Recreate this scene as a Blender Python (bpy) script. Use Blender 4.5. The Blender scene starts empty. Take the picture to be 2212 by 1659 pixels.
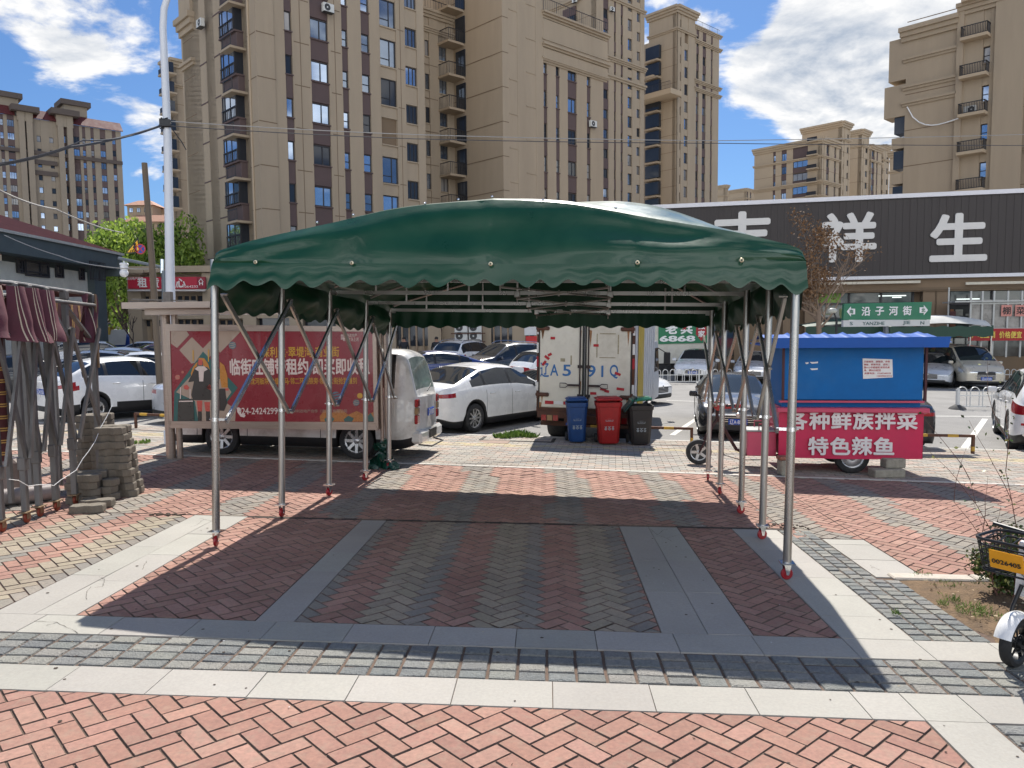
import bpy, bmesh, math, random
from mathutils import Vector as V, Matrix
random.seed(7)
rad=math.radians; sin=math.sin; cos=math.cos; pi=math.pi
SC=bpy.context.scene; COL=SC.collection
# ---------------------------------------------------------------- camera
F=1662.;CX=1106.;CY=829.5;HC=2.0            # focal length and centre in units of a 2212x1659 frame, eye height in metres
_th=math.atan(128/F);_ph=-.0099
_u0=V((0,sin(_th),cos(_th)));F0=V((0,cos(_th),-sin(_th)))
RX=V((1,0,0))*cos(_ph)+_u0*sin(_ph);UX=V((1,0,0))*-sin(_ph)+_u0*cos(_ph)
CAM=V((0,0,HC))
cd=bpy.data.cameras.new('camera');co=bpy.data.objects.new('camera',cd);COL.objects.link(co)
mw=Matrix((( RX.x,UX.x,-F0.x,0),(RX.y,UX.y,-F0.y,0),(RX.z,UX.z,-F0.z,HC),(0,0,0,1)))
co.matrix_world=mw;cd.sensor_width=36;cd.lens=36*F/2212;cd.clip_start=.05;cd.clip_end=3000;SC.camera=co
# ---------------------------------------------------------------- sky and sun
SUN_EL,SUN_AZ=rad(52),rad(6.4)
SC.view_settings.view_transform='Standard';SC.view_settings.look='None';SC.view_settings.gamma=1;SC.view_settings.exposure=0.60
sl=bpy.data.lights.new('sun','SUN');sl.energy=4.6;sl.angle=rad(.53);sl.color=(1,.95,.87)
so=bpy.data.objects.new('sun',sl);COL.objects.link(so)
sdir=V((sin(SUN_AZ)*cos(SUN_EL),cos(SUN_AZ)*cos(SUN_EL),sin(SUN_EL)))
so.rotation_euler=(-sdir).to_track_quat('-Z','Y').to_euler();so.location=(0,0,60)
W=bpy.data.worlds.new('World');SC.world=W;W.use_nodes=True
def build_world():
    nt=W.node_tree;N=nt.nodes;Lk=nt.links;N.clear()
    def nd(t,**k):
        n=N.new(t)
        for a,b in k.items():setattr(n,a,b)
        return n
    def mth(op,a,b=None,c=None,clamp=False):
        n=nd('ShaderNodeMath',operation=op,use_clamp=clamp)
        for i,x in enumerate((a,b,c)):
            if x is None:continue
            if isinstance(x,(int,float)):n.inputs[i].default_value=x
            else:Lk.new(x,n.inputs[i])
        return n.outputs[0]
    out=nd('ShaderNodeOutputWorld');bg=nd('ShaderNodeBackground');bg.inputs[1].default_value=.15
    sky=nd('ShaderNodeTexSky',sky_type='NISHITA',sun_disc=False,sun_elevation=SUN_EL,sun_rotation=SUN_AZ,air_density=1.0,dust_density=.6,ozone_density=2.5)
    tc=nd('ShaderNodeTexCoord')
    sep=nd('ShaderNodeSeparateXYZ');Lk.new(tc.outputs['Generated'],sep.inputs[0])
    zz=mth('ADD',mth('MAXIMUM',sep.outputs[2],0.0),.22)
    cx=mth('DIVIDE',sep.outputs[0],zz);cy=mth('DIVIDE',sep.outputs[1],zz)
    def dens(off):
        cmb=nd('ShaderNodeCombineXYZ');Lk.new(mth('ADD',cx,off[0]),cmb.inputs[0]);Lk.new(mth('ADD',cy,off[1]),cmb.inputs[1]);cmb.inputs[2].default_value=3.7
        n1=nd('ShaderNodeTexNoise');n1.inputs['Scale'].default_value=3.0;n1.inputs['Detail'].default_value=10;n1.inputs['Roughness'].default_value=.60;n1.inputs['Distortion'].default_value=.25
        Lk.new(cmb.outputs[0],n1.inputs['Vector']);return n1.outputs[0]
    d0=dens((.42,.0));d1=dens((.42+.012,.0+.045))
    # banks of cloud where the photograph has them: gaussian blobs round given directions
    acc=None
    def blob(px,py,w,amp):
        r=(RX*((px-CX)/F)+UX*((CY-py)/F)+F0).normalized()
        dp=nd('ShaderNodeVectorMath',operation='DOT_PRODUCT');Lk.new(tc.outputs['Generated'],dp.inputs[0]);dp.inputs[1].default_value=r
        e=mth('EXPONENT',mth('MULTIPLY',mth('SUBTRACT',dp.outputs['Value'],1.0),1.0/(w*w)))
        return mth('MULTIPLY',e,amp)
    for px,py,w,amp in ((60,160,.05,.13),(190,215,.045,.12),(120,30,.05,.12),(300,225,.03,.08),(480,20,.04,.13),(300,10,.05,.08),(1700,190,.06,.13),(1780,110,.06,.15),(1850,230,.07,.14),(1930,60,.07,.13),(1580,215,.03,.12),(1470,60,.05,.13),(1720,30,.04,.1),(310,345,.03,.14),(1590,400,.02,.16),(1720,285,.02,.12),
                        (20,90,.03,-.14),(250,120,.04,-.10),(60,290,.06,-.22),(200,330,.04,-.12),(240,270,.03,-.1),(1590,320,.045,-.22),(1660,350,.04,-.14),(1590,120,.03,-.14),(1640,20,.02,-.1)):
        b=blob(px,py,w,amp);acc=b if acc is None else mth('ADD',acc,b)
    back=mth('MULTIPLY',mth('MAXIMUM',mth('MULTIPLY',sep.outputs[1],-1.0),0.0),.12);acc=mth('ADD',acc,back)  # extra unseen cloud added behind the camera to brighten shaded fronts
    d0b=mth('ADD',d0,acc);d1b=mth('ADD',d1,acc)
    cov=nd('ShaderNodeMapRange',interpolation_type='SMOOTHSTEP');cov.inputs[1].default_value=.556;cov.inputs[2].default_value=.675;Lk.new(d0b,cov.inputs[0])
    thick=nd('ShaderNodeMapRange');thick.inputs[1].default_value=.58;thick.inputs[2].default_value=.80;Lk.new(d0b,thick.inputs[0])
    edge=mth('MULTIPLY',mth('SUBTRACT',d0b,d1b),5.0)
    shade=mth('SUBTRACT',mth('ADD',.93,edge),mth('MULTIPLY',thick.outputs[0],.42),clamp=True)
    ramp=nd('ShaderNodeMix',data_type='RGBA');Lk.new(shade,ramp.inputs[0]);ramp.inputs[6].default_value=(2.1,2.4,2.85,1);ramp.inputs[7].default_value=(4.7,4.65,4.55,1)
    tint=nd('ShaderNodeMix',data_type='RGBA',blend_type='MULTIPLY');tint.inputs[0].default_value=1;Lk.new(sky.outputs[0],tint.inputs[6]);tint.inputs[7].default_value=(.25,.355,.485,1)
    mx=nd('ShaderNodeMix',data_type='RGBA');Lk.new(mth('MULTIPLY',cov.outputs[0],.96),mx.inputs[0]);Lk.new(tint.outputs[2],mx.inputs[6]);back_fill=mth('ADD',1.0,mth('MULTIPLY',mth('MAXIMUM',mth('ADD',mth('MULTIPLY',sep.outputs[1],-1.0),.15),0.0),1.9))  # clouds out of view behind the camera brightened as added fill light
    vs_=nd('ShaderNodeVectorMath',operation='SCALE');Lk.new(ramp.outputs[2],vs_.inputs[0]);Lk.new(back_fill,vs_.inputs['Scale']);Lk.new(vs_.outputs[0],mx.inputs[7])
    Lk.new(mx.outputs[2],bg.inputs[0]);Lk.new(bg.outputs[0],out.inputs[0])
build_world()
# ---------------------------------------------------------------- pixel rays and ground planes
def ray(x,y):return RX*((x-CX)/F)+UX*((CY-y)/F)+F0
NP=(RX*(.0132*F)+UX*F-F0*(CY-745-.0132*(CX-1182))).normalized()   # normal of the sloping plaza
BX,BY=-NP.x/NP.z,-NP.y/NP.z
def P(x,y):
    d=ray(x,y);return CAM+d*(-HC/(d.z-BX*d.x-BY*d.y))
K0=P(0,909);K1=P(2212,972)                                          # kerb line
KD=(K1-K0).to_2d().normalized();KN=V((-KD.y,KD.x));KS=BX*KD.x+BY*KD.y
SA,SB=KS*KD.x,KS*KD.y;SCN=K0.z-.08-SA*K0.x-SB*K0.y
def PS(x,y):
    d=ray(x,y);return CAM+d*((SCN-HC)/(d.z-SA*d.x-SB*d.y))
def gz(X,Y):
    if (X-K0.x)*KN.x+(Y-K0.y)*KN.y<=0:return BX*X+BY*Y
    return SCN+SA*X+SB*Y
def AT(x,y,depth):
    d=ray(x,y);return CAM+d*(depth/d.y)
D2=ray(1182,745).normalized();D1=D2.cross(NP).normalized();O=P(1180,1360)
def ST(s,t,h=0):return O+D1*s+D2*t+NP*h
def toST(p):
    q=p-O;return q.dot(D1),q.dot(D2)
def proj(p):
    q=p-CAM;z=q.dot(F0)
    if z<.1:return None
    return CX+F*q.dot(RX)/z,CY-F*q.dot(UX)/z
# ---------------------------------------------------------------- materials
def srgb(r,g,b):
    f=lambda c:(c/255/12.92 if c/255<=.04045 else ((c/255+.055)/1.055)**2.4)
    return (f(r),f(g),f(b),1)
MATS={}
def mat(name,col,rough=.6,metal=0,var=.12,scale=6,bump=0,bscale=40,coat=0,spec=.5,attr=None,dirt=0,dcol=(.05,.04,.03,1),trans=0,alpha=1,stretch=None,emit=None,tint=None,macro=0):
    if name in MATS:return MATS[name]
    m=bpy.data.materials.new(name);m.use_nodes=True;nt=m.node_tree;N=nt.nodes;Lk=nt.links
    b=N['Principled BSDF'];b.inputs['Roughness'].default_value=rough;b.inputs['Metallic'].default_value=metal
    b.inputs['Coat Weight'].default_value=coat;b.inputs['Coat Roughness'].default_value=.04;b.inputs['Specular IOR Level'].default_value=spec
    if len(col)==3:col=(*col,1)
    tc=N.new('ShaderNodeTexCoord');vec=tc.outputs['Object']
    if stretch:
        mp=N.new('ShaderNodeMapping');mp.inputs['Scale'].default_value=stretch;Lk.new(vec,mp.inputs[0]);vec=mp.outputs[0]
    src=None
    if attr:
        a=N.new('ShaderNodeAttribute');a.attribute_name=attr;src=a.outputs['Color']
    if var>0 or attr:
        no=N.new('ShaderNodeTexNoise');no.inputs['Scale'].default_value=scale;no.inputs['Detail'].default_value=6;no.inputs['Roughness'].default_value=.65;Lk.new(vec,no.inputs['Vector'])
        mr=N.new('ShaderNodeMapRange');mr.inputs[1].default_value=.28;mr.inputs[2].default_value=.72;mr.inputs[3].default_value=1-var;mr.inputs[4].default_value=1+var;Lk.new(no.outputs[0],mr.inputs[0])
        mx=N.new('ShaderNodeMix');mx.data_type='RGBA';mx.blend_type='MULTIPLY';mx.inputs[0].default_value=1
        if src:Lk.new(src,mx.inputs[6])
        else:mx.inputs[6].default_value=col
        Lk.new(mr.outputs[0],mx.inputs[7]);src=mx.outputs[2]
        rr=N.new('ShaderNodeMapRange');rr.inputs[1].default_value=.3;rr.inputs[2].default_value=.7;rr.inputs[3].default_value=max(0,rough-.07);rr.inputs[4].default_value=min(1,rough+.07);Lk.new(no.outputs[0],rr.inputs[0]);Lk.new(rr.outputs[0],b.inputs['Roughness'])
    if macro>0:
        n5=N.new('ShaderNodeTexNoise');n5.inputs['Scale'].default_value=.9;n5.inputs['Detail'].default_value=7;n5.inputs['Roughness'].default_value=.6;Lk.new(vec,n5.inputs['Vector'])
        m5=N.new('ShaderNodeMapRange');m5.inputs[1].default_value=.3;m5.inputs[2].default_value=.7;m5.inputs[3].default_value=1-macro;m5.inputs[4].default_value=1+macro*.6;Lk.new(n5.outputs[0],m5.inputs[0])
        x5=N.new('ShaderNodeMix');x5.data_type='RGBA';x5.blend_type='MULTIPLY';x5.inputs[0].default_value=1;Lk.new(src,x5.inputs[6]);Lk.new(m5.outputs[0],x5.inputs[7]);src=x5.outputs[2]
    if dirt>0:
        n2=N.new('ShaderNodeTexNoise');n2.inputs['Scale'].default_value=scale*.35;n2.inputs['Detail'].default_value=9;n2.inputs['Roughness'].default_value=.72;Lk.new(vec,n2.inputs['Vector'])
        m2=N.new('ShaderNodeMapRange');m2.inputs[1].default_value=.5;m2.inputs[2].default_value=.72;m2.inputs[3].default_value=0;m2.inputs[4].default_value=dirt;Lk.new(n2.outputs[0],m2.inputs[0])
        mx2=N.new('ShaderNodeMix');mx2.data_type='RGBA';Lk.new(m2.outputs[0],mx2.inputs[0])
        if src:Lk.new(src,mx2.inputs[6])
        else:mx2.inputs[6].default_value=col
        mx2.inputs[7].default_value=dcol;src=mx2.outputs[2]
    if src:Lk.new(src,b.inputs['Base Color'])
    else:b.inputs['Base Color'].default_value=col
    if bump>0:
        n3=N.new('ShaderNodeTexNoise');n3.inputs['Scale'].default_value=bscale;n3.inputs['Detail'].default_value=5;Lk.new(vec,n3.inputs['Vector'])
        bp=N.new('ShaderNodeBump');bp.inputs['Strength'].default_value=bump;bp.inputs['Distance'].default_value=.02;Lk.new(n3.outputs[0],bp.inputs['Height']);Lk.new(bp.outputs[0],b.inputs['Normal'])
    if trans>0:b.inputs['Transmission Weight'].default_value=trans
    if alpha<1:b.inputs['Alpha'].default_value=alpha
    if emit:
        b.inputs['Emission Color'].default_value=emit[0];b.inputs['Emission Strength'].default_value=emit[1]
    MATS[name]=m;return m
# ---------------------------------------------------------------- mesh builder
class MB:
    def __init__(s):s.v=[];s.f=[];s.m=[];s.c=[]
    def add(s,vs,fs,mi=0,col=None):
        o=len(s.v);s.v+=[tuple(x) for x in vs]
        for f in fs:s.f.append(tuple(i+o for i in f));s.m.append(mi);s.c.append(col)
        return s
    def poly(s,vs,mi=0,col=None):return s.add(vs,[tuple(range(len(vs)))],mi,col)
    def box(s,c,sz,mi=0,ax=None,bev=0,col=None):
        # centre, full size, optional axes (x,y,z vectors), chamfer on all edges
        X,Y,Z=ax if ax else (V((1,0,0)),V((0,1,0)),V((0,0,1)));c=V(c);a,b,d=sz[0]/2,sz[1]/2,sz[2]/2
        if bev<=0:
            vs=[c+X*(i*a)+Y*(j*b)+Z*(k*d) for k in(-1,1) for j in(-1,1) for i in(-1,1)]
            return s.add(vs,[(0,2,3,1),(4,5,7,6),(0,1,5,4),(2,6,7,3),(0,4,6,2),(1,3,7,5)],mi,col)
        e=min(bev,a*.9,b*.9,d*.9)
        vs=[];ix={}
        for k in(-1,1):
            for j in(-1,1):
                for i in(-1,1):
                    for q in range(3):
                        p=[a,b,d];p=[p[w]-(0 if w==q else e) for w in range(3)]
                        ix[(i,j,k,q)]=len(vs);vs.append(c+X*(i*p[0])+Y*(j*p[1])+Z*(k*p[2]))
        fs=[]
        for g in(-1,1):
            o=[(-1,-1),(1,-1),(1,1),(-1,1)]
            if g<0:o=o[::-1]
            fs.append(tuple(ix[(g,p,q,0)] for p,q in o));fs.append(tuple(ix[(q,g,p,1)] for p,q in o));fs.append(tuple(ix[(p,q,g,2)] for p,q in o))
        for p in(-1,1):
            for q in(-1,1):
                fs.append((ix[(-1,p,q,1)],ix[(1,p,q,1)],ix[(1,p,q,2)],ix[(-1,p,q,2)]) if p*q<0 else (ix[(-1,p,q,2)],ix[(1,p,q,2)],ix[(1,p,q,1)],ix[(-1,p,q,1)]))
                fs.append((ix[(p,-1,q,2)],ix[(p,1,q,2)],ix[(p,1,q,0)],ix[(p,-1,q,0)]) if p*q<0 else (ix[(p,-1,q,0)],ix[(p,1,q,0)],ix[(p,1,q,2)],ix[(p,-1,q,2)]))
                fs.append((ix[(p,q,-1,0)],ix[(p,q,1,0)],ix[(p,q,1,1)],ix[(p,q,-1,1)]) if p*q<0 else (ix[(p,q,-1,1)],ix[(p,q,1,1)],ix[(p,q,1,0)],ix[(p,q,-1,0)]))
        for i in(-1,1):
            for j in(-1,1):
                for k in(-1,1):
                    t=(ix[(i,j,k,0)],ix[(i,j,k,1)],ix[(i,j,k,2)]);fs.append(t if i*j*k>0 else t[::-1])
        return s.add(vs,fs,mi,col)
    def prism(s,pts,dirv,mi=0,ms=None):
        # closed polygon pts (3D) extruded by dirv
        n=len(pts);d=V(dirv);vs=[V(p) for p in pts]+[V(p)+d for p in pts]
        s.add(vs,[tuple(range(n))[::-1],tuple(range(n,2*n))],mi)
        return s.add(vs,[(i,(i+1)%n,n+(i+1)%n,n+i) for i in range(n)],mi if ms is None else ms)
    def bar(s,p0,p1,w,h,mi=0,up=(0,0,1)):
        p0=V(p0);p1=V(p1);z=(p1-p0);L=z.length
        if L<1e-6:return s
        z/=L;u=V(up)
        if abs(z.dot(u))>.98:u=V((0,1,0))
        x=z.cross(u).normalized();y=x.cross(z)
        return s.box((p0+p1)/2,(w,h,L),mi,(x,y,z))
    def tube(s,pts,r,n=8,mi=0,cap=True,rads=None):
        pts=[V(p) for p in pts];k=len(pts);rings=[];prev=None
        for i in range(k):
            t=(pts[min(i+1,k-1)]-pts[max(i-1,0)]);t=t.normalized() if t.length>1e-9 else V((0,0,1))
            if prev is None:
                a=V((0,0,1)) if abs(t.z)<.9 else V((1,0,0));x=t.cross(a).normalized()
            else:
                x=prev-t*prev.dot(t);x=x.normalized() if x.length>1e-6 else t.orthogonal().normalized()
            prev=x;y=t.cross(x);rr=rads[i] if rads else r
            rings.append([pts[i]+x*(rr*cos(2*pi*j/n))+y*(rr*sin(2*pi*j/n)) for j in range(n)])
        vs=[p for q in rings for p in q];fs=[]
        for i in range(k-1):
            for j in range(n):fs.append((i*n+j,i*n+(j+1)%n,(i+1)*n+(j+1)%n,(i+1)*n+j))
        if cap:fs+=[tuple(range(n))[::-1],tuple((k-1)*n+j for j in range(n))]
        return s.add(vs,fs,mi)
    def lathe(s,prof,o=(0,0,0),ax=(0,0,1),n=20,mi=0,a0=0,a1=2*pi):
        # prof = (radius, height) along axis
        z=V(ax).normalized();x=z.orthogonal().normalized();y=z.cross(x);o=V(o);full=abs(a1-a0-2*pi)<1e-6;m=n if full else n+1
        vs=[o+z*h+(x*cos(a0+(a1-a0)*j/n)+y*sin(a0+(a1-a0)*j/n))*r for r,h in prof for j in range(m)]
        fs=[]
        for i in range(len(prof)-1):
            for j in range(n):
                k=(j+1)%m;fs.append((i*m+j,i*m+k,(i+1)*m+k,(i+1)*m+j))
        return s.add(vs,fs,mi)
    def grid(s,fn,nu,nv,mi=0,closeu=False):
        vs=[fn(i/nu,j/nv) for j in range(nv+1) for i in range(nu+(0 if closeu else 1))];m=nu if closeu else nu+1
        return s.add(vs,[(j*m+i,j*m+(i+1)%m,(j+1)*m+(i+1)%m,(j+1)*m+i) for j in range(nv) for i in range(nu)],mi)
    def ball(s,c,r,n=10,mi=0):
        c=V(c);rx,ry,rz=(r,r,r) if isinstance(r,(int,float)) else r;k=n//2
        return s.grid(lambda u,v:c+V((rx*cos(2*pi*u)*sin(pi*v),ry*sin(2*pi*u)*sin(pi*v),-rz*cos(pi*v))),n,k,mi,True)
    def mesh(s,name,mats,smooth=None,inv=None,nrm=False):
        me=bpy.data.meshes.new(name)
        vs=[inv@V(p) for p in s.v] if inv else s.v
        me.from_pydata(vs,[],s.f)
        for m in (mats if isinstance(mats,(list,tuple)) else [mats]):me.materials.append(m)
        me.polygons.foreach_set('material_index',s.m)
        if any(c is not None for c in s.c):
            at=me.color_attributes.new('col','FLOAT_COLOR','CORNER');buf=[]
            for p,c in zip(me.polygons,s.c):
                buf+=list(c if c else (1,1,1,1))*p.loop_total
            at.data.foreach_set('color',buf)
        if smooth is not None:
            me.polygons.foreach_set('use_smooth',[True]*len(me.polygons));me.update()
            me.set_sharp_from_angle(angle=rad(smooth))
        if nrm:
            bm=bmesh.new();bm.from_mesh(me);bmesh.ops.remove_doubles(bm,verts=bm.verts,dist=1e-5);bmesh.ops.recalc_face_normals(bm,faces=bm.faces);bm.to_mesh(me);bm.free()
        me.update();return me
    def build(s,name,mats,parent=None,smooth=None,nrm=False,world=True,**k):
        inv=WM[parent.name].inverted() if (parent and world) else None
        o=bpy.data.objects.new(name,s.mesh(name,mats,smooth,inv,nrm));COL.objects.link(o)
        if parent:o.parent=parent;WM[o.name]=WM[parent.name]
        else:WM[o.name]=Matrix()
        for a,b in k.items():o[a]=b
        return o
WM={}
def frame(loc,x,y,z):
    return Matrix(((x[0],y[0],z[0],loc[0]),(x[1],y[1],z[1],loc[1]),(x[2],y[2],z[2],loc[2]),(0,0,0,1)))
def thing(name,label,cat,loc=(0,0,0),rz=0,group=None,mtx=None,scale=1,kind=None):
    o=bpy.data.objects.new(name,None);COL.objects.link(o);o.empty_display_size=.2
    m=mtx if mtx else Matrix.Translation(V(loc))@Matrix.Rotation(rz,4,'Z')
    if scale!=1:m=m@Matrix.Scale(scale,4)
    o.matrix_world=m;WM[o.name]=m
    o['label']=label;o['category']=cat
    if group:o['group']=group
    if kind:o['kind']=kind
    return o
def tag(o,label,cat,group=None,kind=None):
    o['label']=label;o['category']=cat
    if group:o['group']=group
    if kind:o['kind']=kind
    return o
def tree_copy(o,parent=None,**k):
    c=o.copy();COL.objects.link(c)
    if parent:c.parent=parent;c.matrix_parent_inverse=o.matrix_parent_inverse.copy()
    for ch in o.children:tree_copy(ch,c)
    return c
_TX={}
def textmesh(body,size,ext=.002,bold=0,sx=1,spacing=1):
    key=(body,size,ext,bold,sx,spacing)
    if key in _TX:return _TX[key]
    c=bpy.data.curves.new('lettering','FONT');c.body=body;c.size=size;c.extrude=ext;c.align_x='CENTER';c.align_y='CENTER';c.space_character=spacing;c.resolution_u=3
    o=bpy.data.objects.new('lettering',c);COL.objects.link(o);dg=bpy.context.evaluated_depsgraph_get()
    me=bpy.data.meshes.new_from_object(o.evaluated_get(dg));bpy.data.objects.remove(o);bpy.data.curves.remove(c)
    if sx!=1:
        for v in me.vertices:v.co.x*=sx
    _TX[key]=me;return me
def text(body,size,m,pos,xd,up,parent,ext=.002,bold=.0,sx=1,name='lettering',width=None,spacing=1):
    me=textmesh(body,size,ext,bold,1,spacing).copy()
    xs=[v.co.x for v in me.vertices];ys=[v.co.y for v in me.vertices]
    cx,cy=(max(xs)+min(xs))/2,(max(ys)+min(ys))/2;k=width/(max(xs)-min(xs)) if width else sx
    x=V(xd).normalized();z=V(up);n=x.cross(z).normalized();y=n.cross(x)
    M=frame(pos,x,y,n)
    inv=WM[parent.name].inverted() if parent else Matrix()
    for v in me.vertices:v.co=inv@(M@V(((v.co.x-cx)*k,v.co.y-cy,v.co.z)))
    if bold>0:
        # heavier strokes: the same glyphs again, shifted a hair sideways and in depth
        bm=bmesh.new();bm.from_mesh(me);b=bold*size*.8;n0=list(bm.verts)+list(bm.edges)+list(bm.faces)
        for q,(dx,dy) in enumerate(((b,0),(-b,0),(0,b),(0,-b),(b*.7,b*.7),(-b*.7,-b*.7),(b*.7,-b*.7),(-b*.7,b*.7))):
            g=bmesh.ops.duplicate(bm,geom=n0);bv=[e for e in g['geom'] if isinstance(e,bmesh.types.BMVert)]
            sh=(inv.to_3x3()@(x*dx*k+y*dy+n*(-.0004*(q+1))))
            for e in bv:e.co+=sh
        bm.to_mesh(me);bm.free()
    me.materials.clear();me.materials.append(m);o=bpy.data.objects.new(name,me);COL.objects.link(o)
    if parent:o.parent=parent;WM[o.name]=WM[parent.name]
    return o
def clip(poly,a,b,c):
    # keep a*x+b*y<=c
    out=[]
    for i in range(len(poly)):
        p,q=poly[i],poly[(i+1)%len(poly)];dp=a*p[0]+b*p[1]-c;dq=a*q[0]+b*q[1]-c
        if dp<=0:out.append(p)
        if dp*dq<0:
            t=dp/(dp-dq);out.append((p[0]+(q[0]-p[0])*t,p[1]+(q[1]-p[1])*t))
    return out
def area(p):return abs(sum(p[i][0]*p[(i+1)%len(p)][1]-p[(i+1)%len(p)][0]*p[i][1] for i in range(len(p))))/2 if len(p)>2 else 0
def inset(poly,d):
    # inset a convex polygon by half-plane clipping
    n=len(poly);sg=sum(poly[i][0]*poly[(i+1)%n][1]-poly[(i+1)%n][0]*poly[i][1] for i in range(n));out=list(poly)
    for i in range(n):
        p,q=poly[i],poly[(i+1)%n];ex,ey=q[0]-p[0],q[1]-p[1];L=math.hypot(ex,ey)
        if L<1e-6:continue
        nx,ny=(ey/L,-ex/L) if sg>0 else (-ey/L,ex/L)
        out=clip(out,nx,ny,nx*p[0]+ny*p[1]-d)
        if len(out)<3:return []
    return out
def vis(p,mg=160):
    q=proj(p);return q is not None and -mg<q[0]<2212+mg and q[1]<1659+mg
# common materials
STEEL=mat('galvanised_steel',(.46,.44,.41),.30,.9,.07,3,stretch=(1,1,.2))
CHROME=mat('bright_steel',(.72,.73,.74),.16,1,.06,20)
BLACK=mat('black_plastic',(.018,.018,.02),.45,0,.2,10)
RUBBER=mat('tyre_rubber',(.022,.022,.023),.75,0,.25,20,dirt=.35,dcol=(.12,.11,.10,1))
WHITEP=mat('white_paint',(.80,.80,.79),.35,0,.05,5)
GLASS=mat('car_glass',(.016,.02,.024),.03,0,0,spec=.9)
# ================================================================ SETTING: paved plaza, street
RED=[srgb(161,121,106),srgb(165,125,110),srgb(157,117,102),srgb(170,131,116),srgb(153,114,100)]
BEI=[srgb(156,144,124),srgb(151,139,121),srgb(161,148,128)]
GRY=[srgb(138,131,121),srgb(131,126,118),srgb(144,136,125)]
DRK=[srgb(148,138,126),srgb(140,132,122)]
def jit(c,a=.08):
    k=1+random.uniform(-a,a);return (c[0]*k,c[1]*k*(1+random.uniform(-.02,.02)),c[2]*k,1)
def slab(mb,poly,h=0.,ch=.006,dz=.007,tilt=.0018,mi=0,col=None,fr=None,jc=None):
    # one paver: convex polygon in (s,t), chamfered top at height h, skirt down by dz
    a=inset(poly,ch)
    if len(a)<3:return
    f=fr or ST;tx,ty=random.uniform(-tilt,tilt)*6,random.uniform(-tilt,tilt)*6;cx=sum(p[0] for p in poly)/len(poly);cy=sum(p[1] for p in poly)/len(poly)
    hz=h+random.uniform(-tilt,tilt)*.5
    H=lambda p:hz+tx*(p[0]-cx)+ty*(p[1]-cy)
    top=[f(p[0],p[1],H(p)) for p in a];n=len(poly)
    mb.poly(top,mi,col)
    if len(a)==n:
        mb.add(top+[f(p[0],p[1],H(p)-dz) for p in poly],[(n+i,n+(i+1)%n,(i+1)%n,i) for i in range(n)],mi,jc or col)
BW=.1163   # width of a brick paver (length is double)
def herring(mb,planes,bb,zone,off=(0,0),edge=None):
    c45=cos(pi/4);w=BW;R=int(max(bb[1]-bb[0],bb[3]-bb[2])/w*1.1)+8;cx,cy=(bb[0]+bb[1])/2,(bb[2]+bb[3])/2
    ox=round((cx*c45+cy*c45)/w);oy=round((-cx*c45+cy*c45)/w)
    for i in range(-R,R):
        for j in range(-R,R):
            x,y=ox+i,oy+j;k=(x-y)%4
            if k==0:q=(x,y,2,1)
            elif k==3:q=(x,y,1,2)
            else:continue
            qs=[(q[0]*w,q[1]*w),((q[0]+q[2])*w,q[1]*w),((q[0]+q[2])*w,(q[1]+q[3])*w),(q[0]*w,(q[1]+q[3])*w)]
            pl=[(a*c45-b*c45,a*c45+b*c45) for a,b in qs]
            mx=sum(p[0] for p in pl)/4;my=sum(p[1] for p in pl)/4
            if mx<bb[0]-.3 or mx>bb[1]+.3 or my<bb[2]-.3 or my>bb[3]+.3:continue
            if not vis(ST(mx,my)):continue
            full=pl
            for (a,b,c) in planes:
                pl=clip(pl,a,b,c)
                if len(pl)<3:break
            if len(pl)<3 or area(pl)<.0005:continue
            col=zone(mx,my,random)
            pl=inset(pl,.0043)
            if len(pl)<3:continue
            hh=random.uniform(-.0015,.0015)
            if my>5.9 and random.random()<.12:hh-=.006
            slab(mb,pl,hh,.0028,.010,.0018,0,jit(random.choice(col),.06),jc=(.16,.115,.095,1))
def rect(s0,s1,t0,t1):return [(-1,0,-s0),(1,0,s1),(0,-1,-t0),(0,1,t1)],(s0,s1,t0,t1)
def z_red(s,t,r):return RED
def z_tri(s,t,r):
    u=((s+1.30)%.822)/.822
    return BEI if u<.36 else (GRY if u<.56 else RED)
def z_far(s,t,r):
    u=((s+2.55+.06*sin(t*2))%1.316)/1.316
    return (GRY+DRK) if u<.34 else RED
def z_left(s,t,r):
    if t>3.15:return z_far(s,t,r)
    u=((s+9.5)%.83)/.83
    return BEI if u<.42 else (GRY if u<.60 else RED)
EA,EB,EC=.0897,1.0,7.94-.0897*9.78     # edge strip: .0897 s + t = EC
TE=3.17
br=MB()
for pl_bb,zn in ((rect(-9,2.045,-3.4,-1.172),z_red),(rect(-3.40,-2.08,.002,TE),z_red),(rect(-1.80,.805,.002,TE),z_tri),(rect(1.44,2.04,.002,TE),z_red),
                 (rect(-12,-4.02,.002,TE+.06),z_left)):
    herring(br,*pl_bb,zn)
cut=(EA,EB,EC-.02)
for s0,s1,t0 in ((-14,-4.02,TE+.08),(-4.02,2.62,TE+.07),(2.62,3.33,2.83),(3.33,12.5,1.60)):
    pl,bb=rect(s0,s1,t0,9.5);herring(br,pl+[cut],bb,z_far)
BRICKM=mat('brick_paver',(.4,.2,.15),.85,0,.22,38,bump=.5,bscale=260,attr='col',dirt=.5,dcol=(.34,.27,.20,1),macro=.16)
o=br.build('brick_paving',BRICKM);o['kind']='structure'
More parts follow.
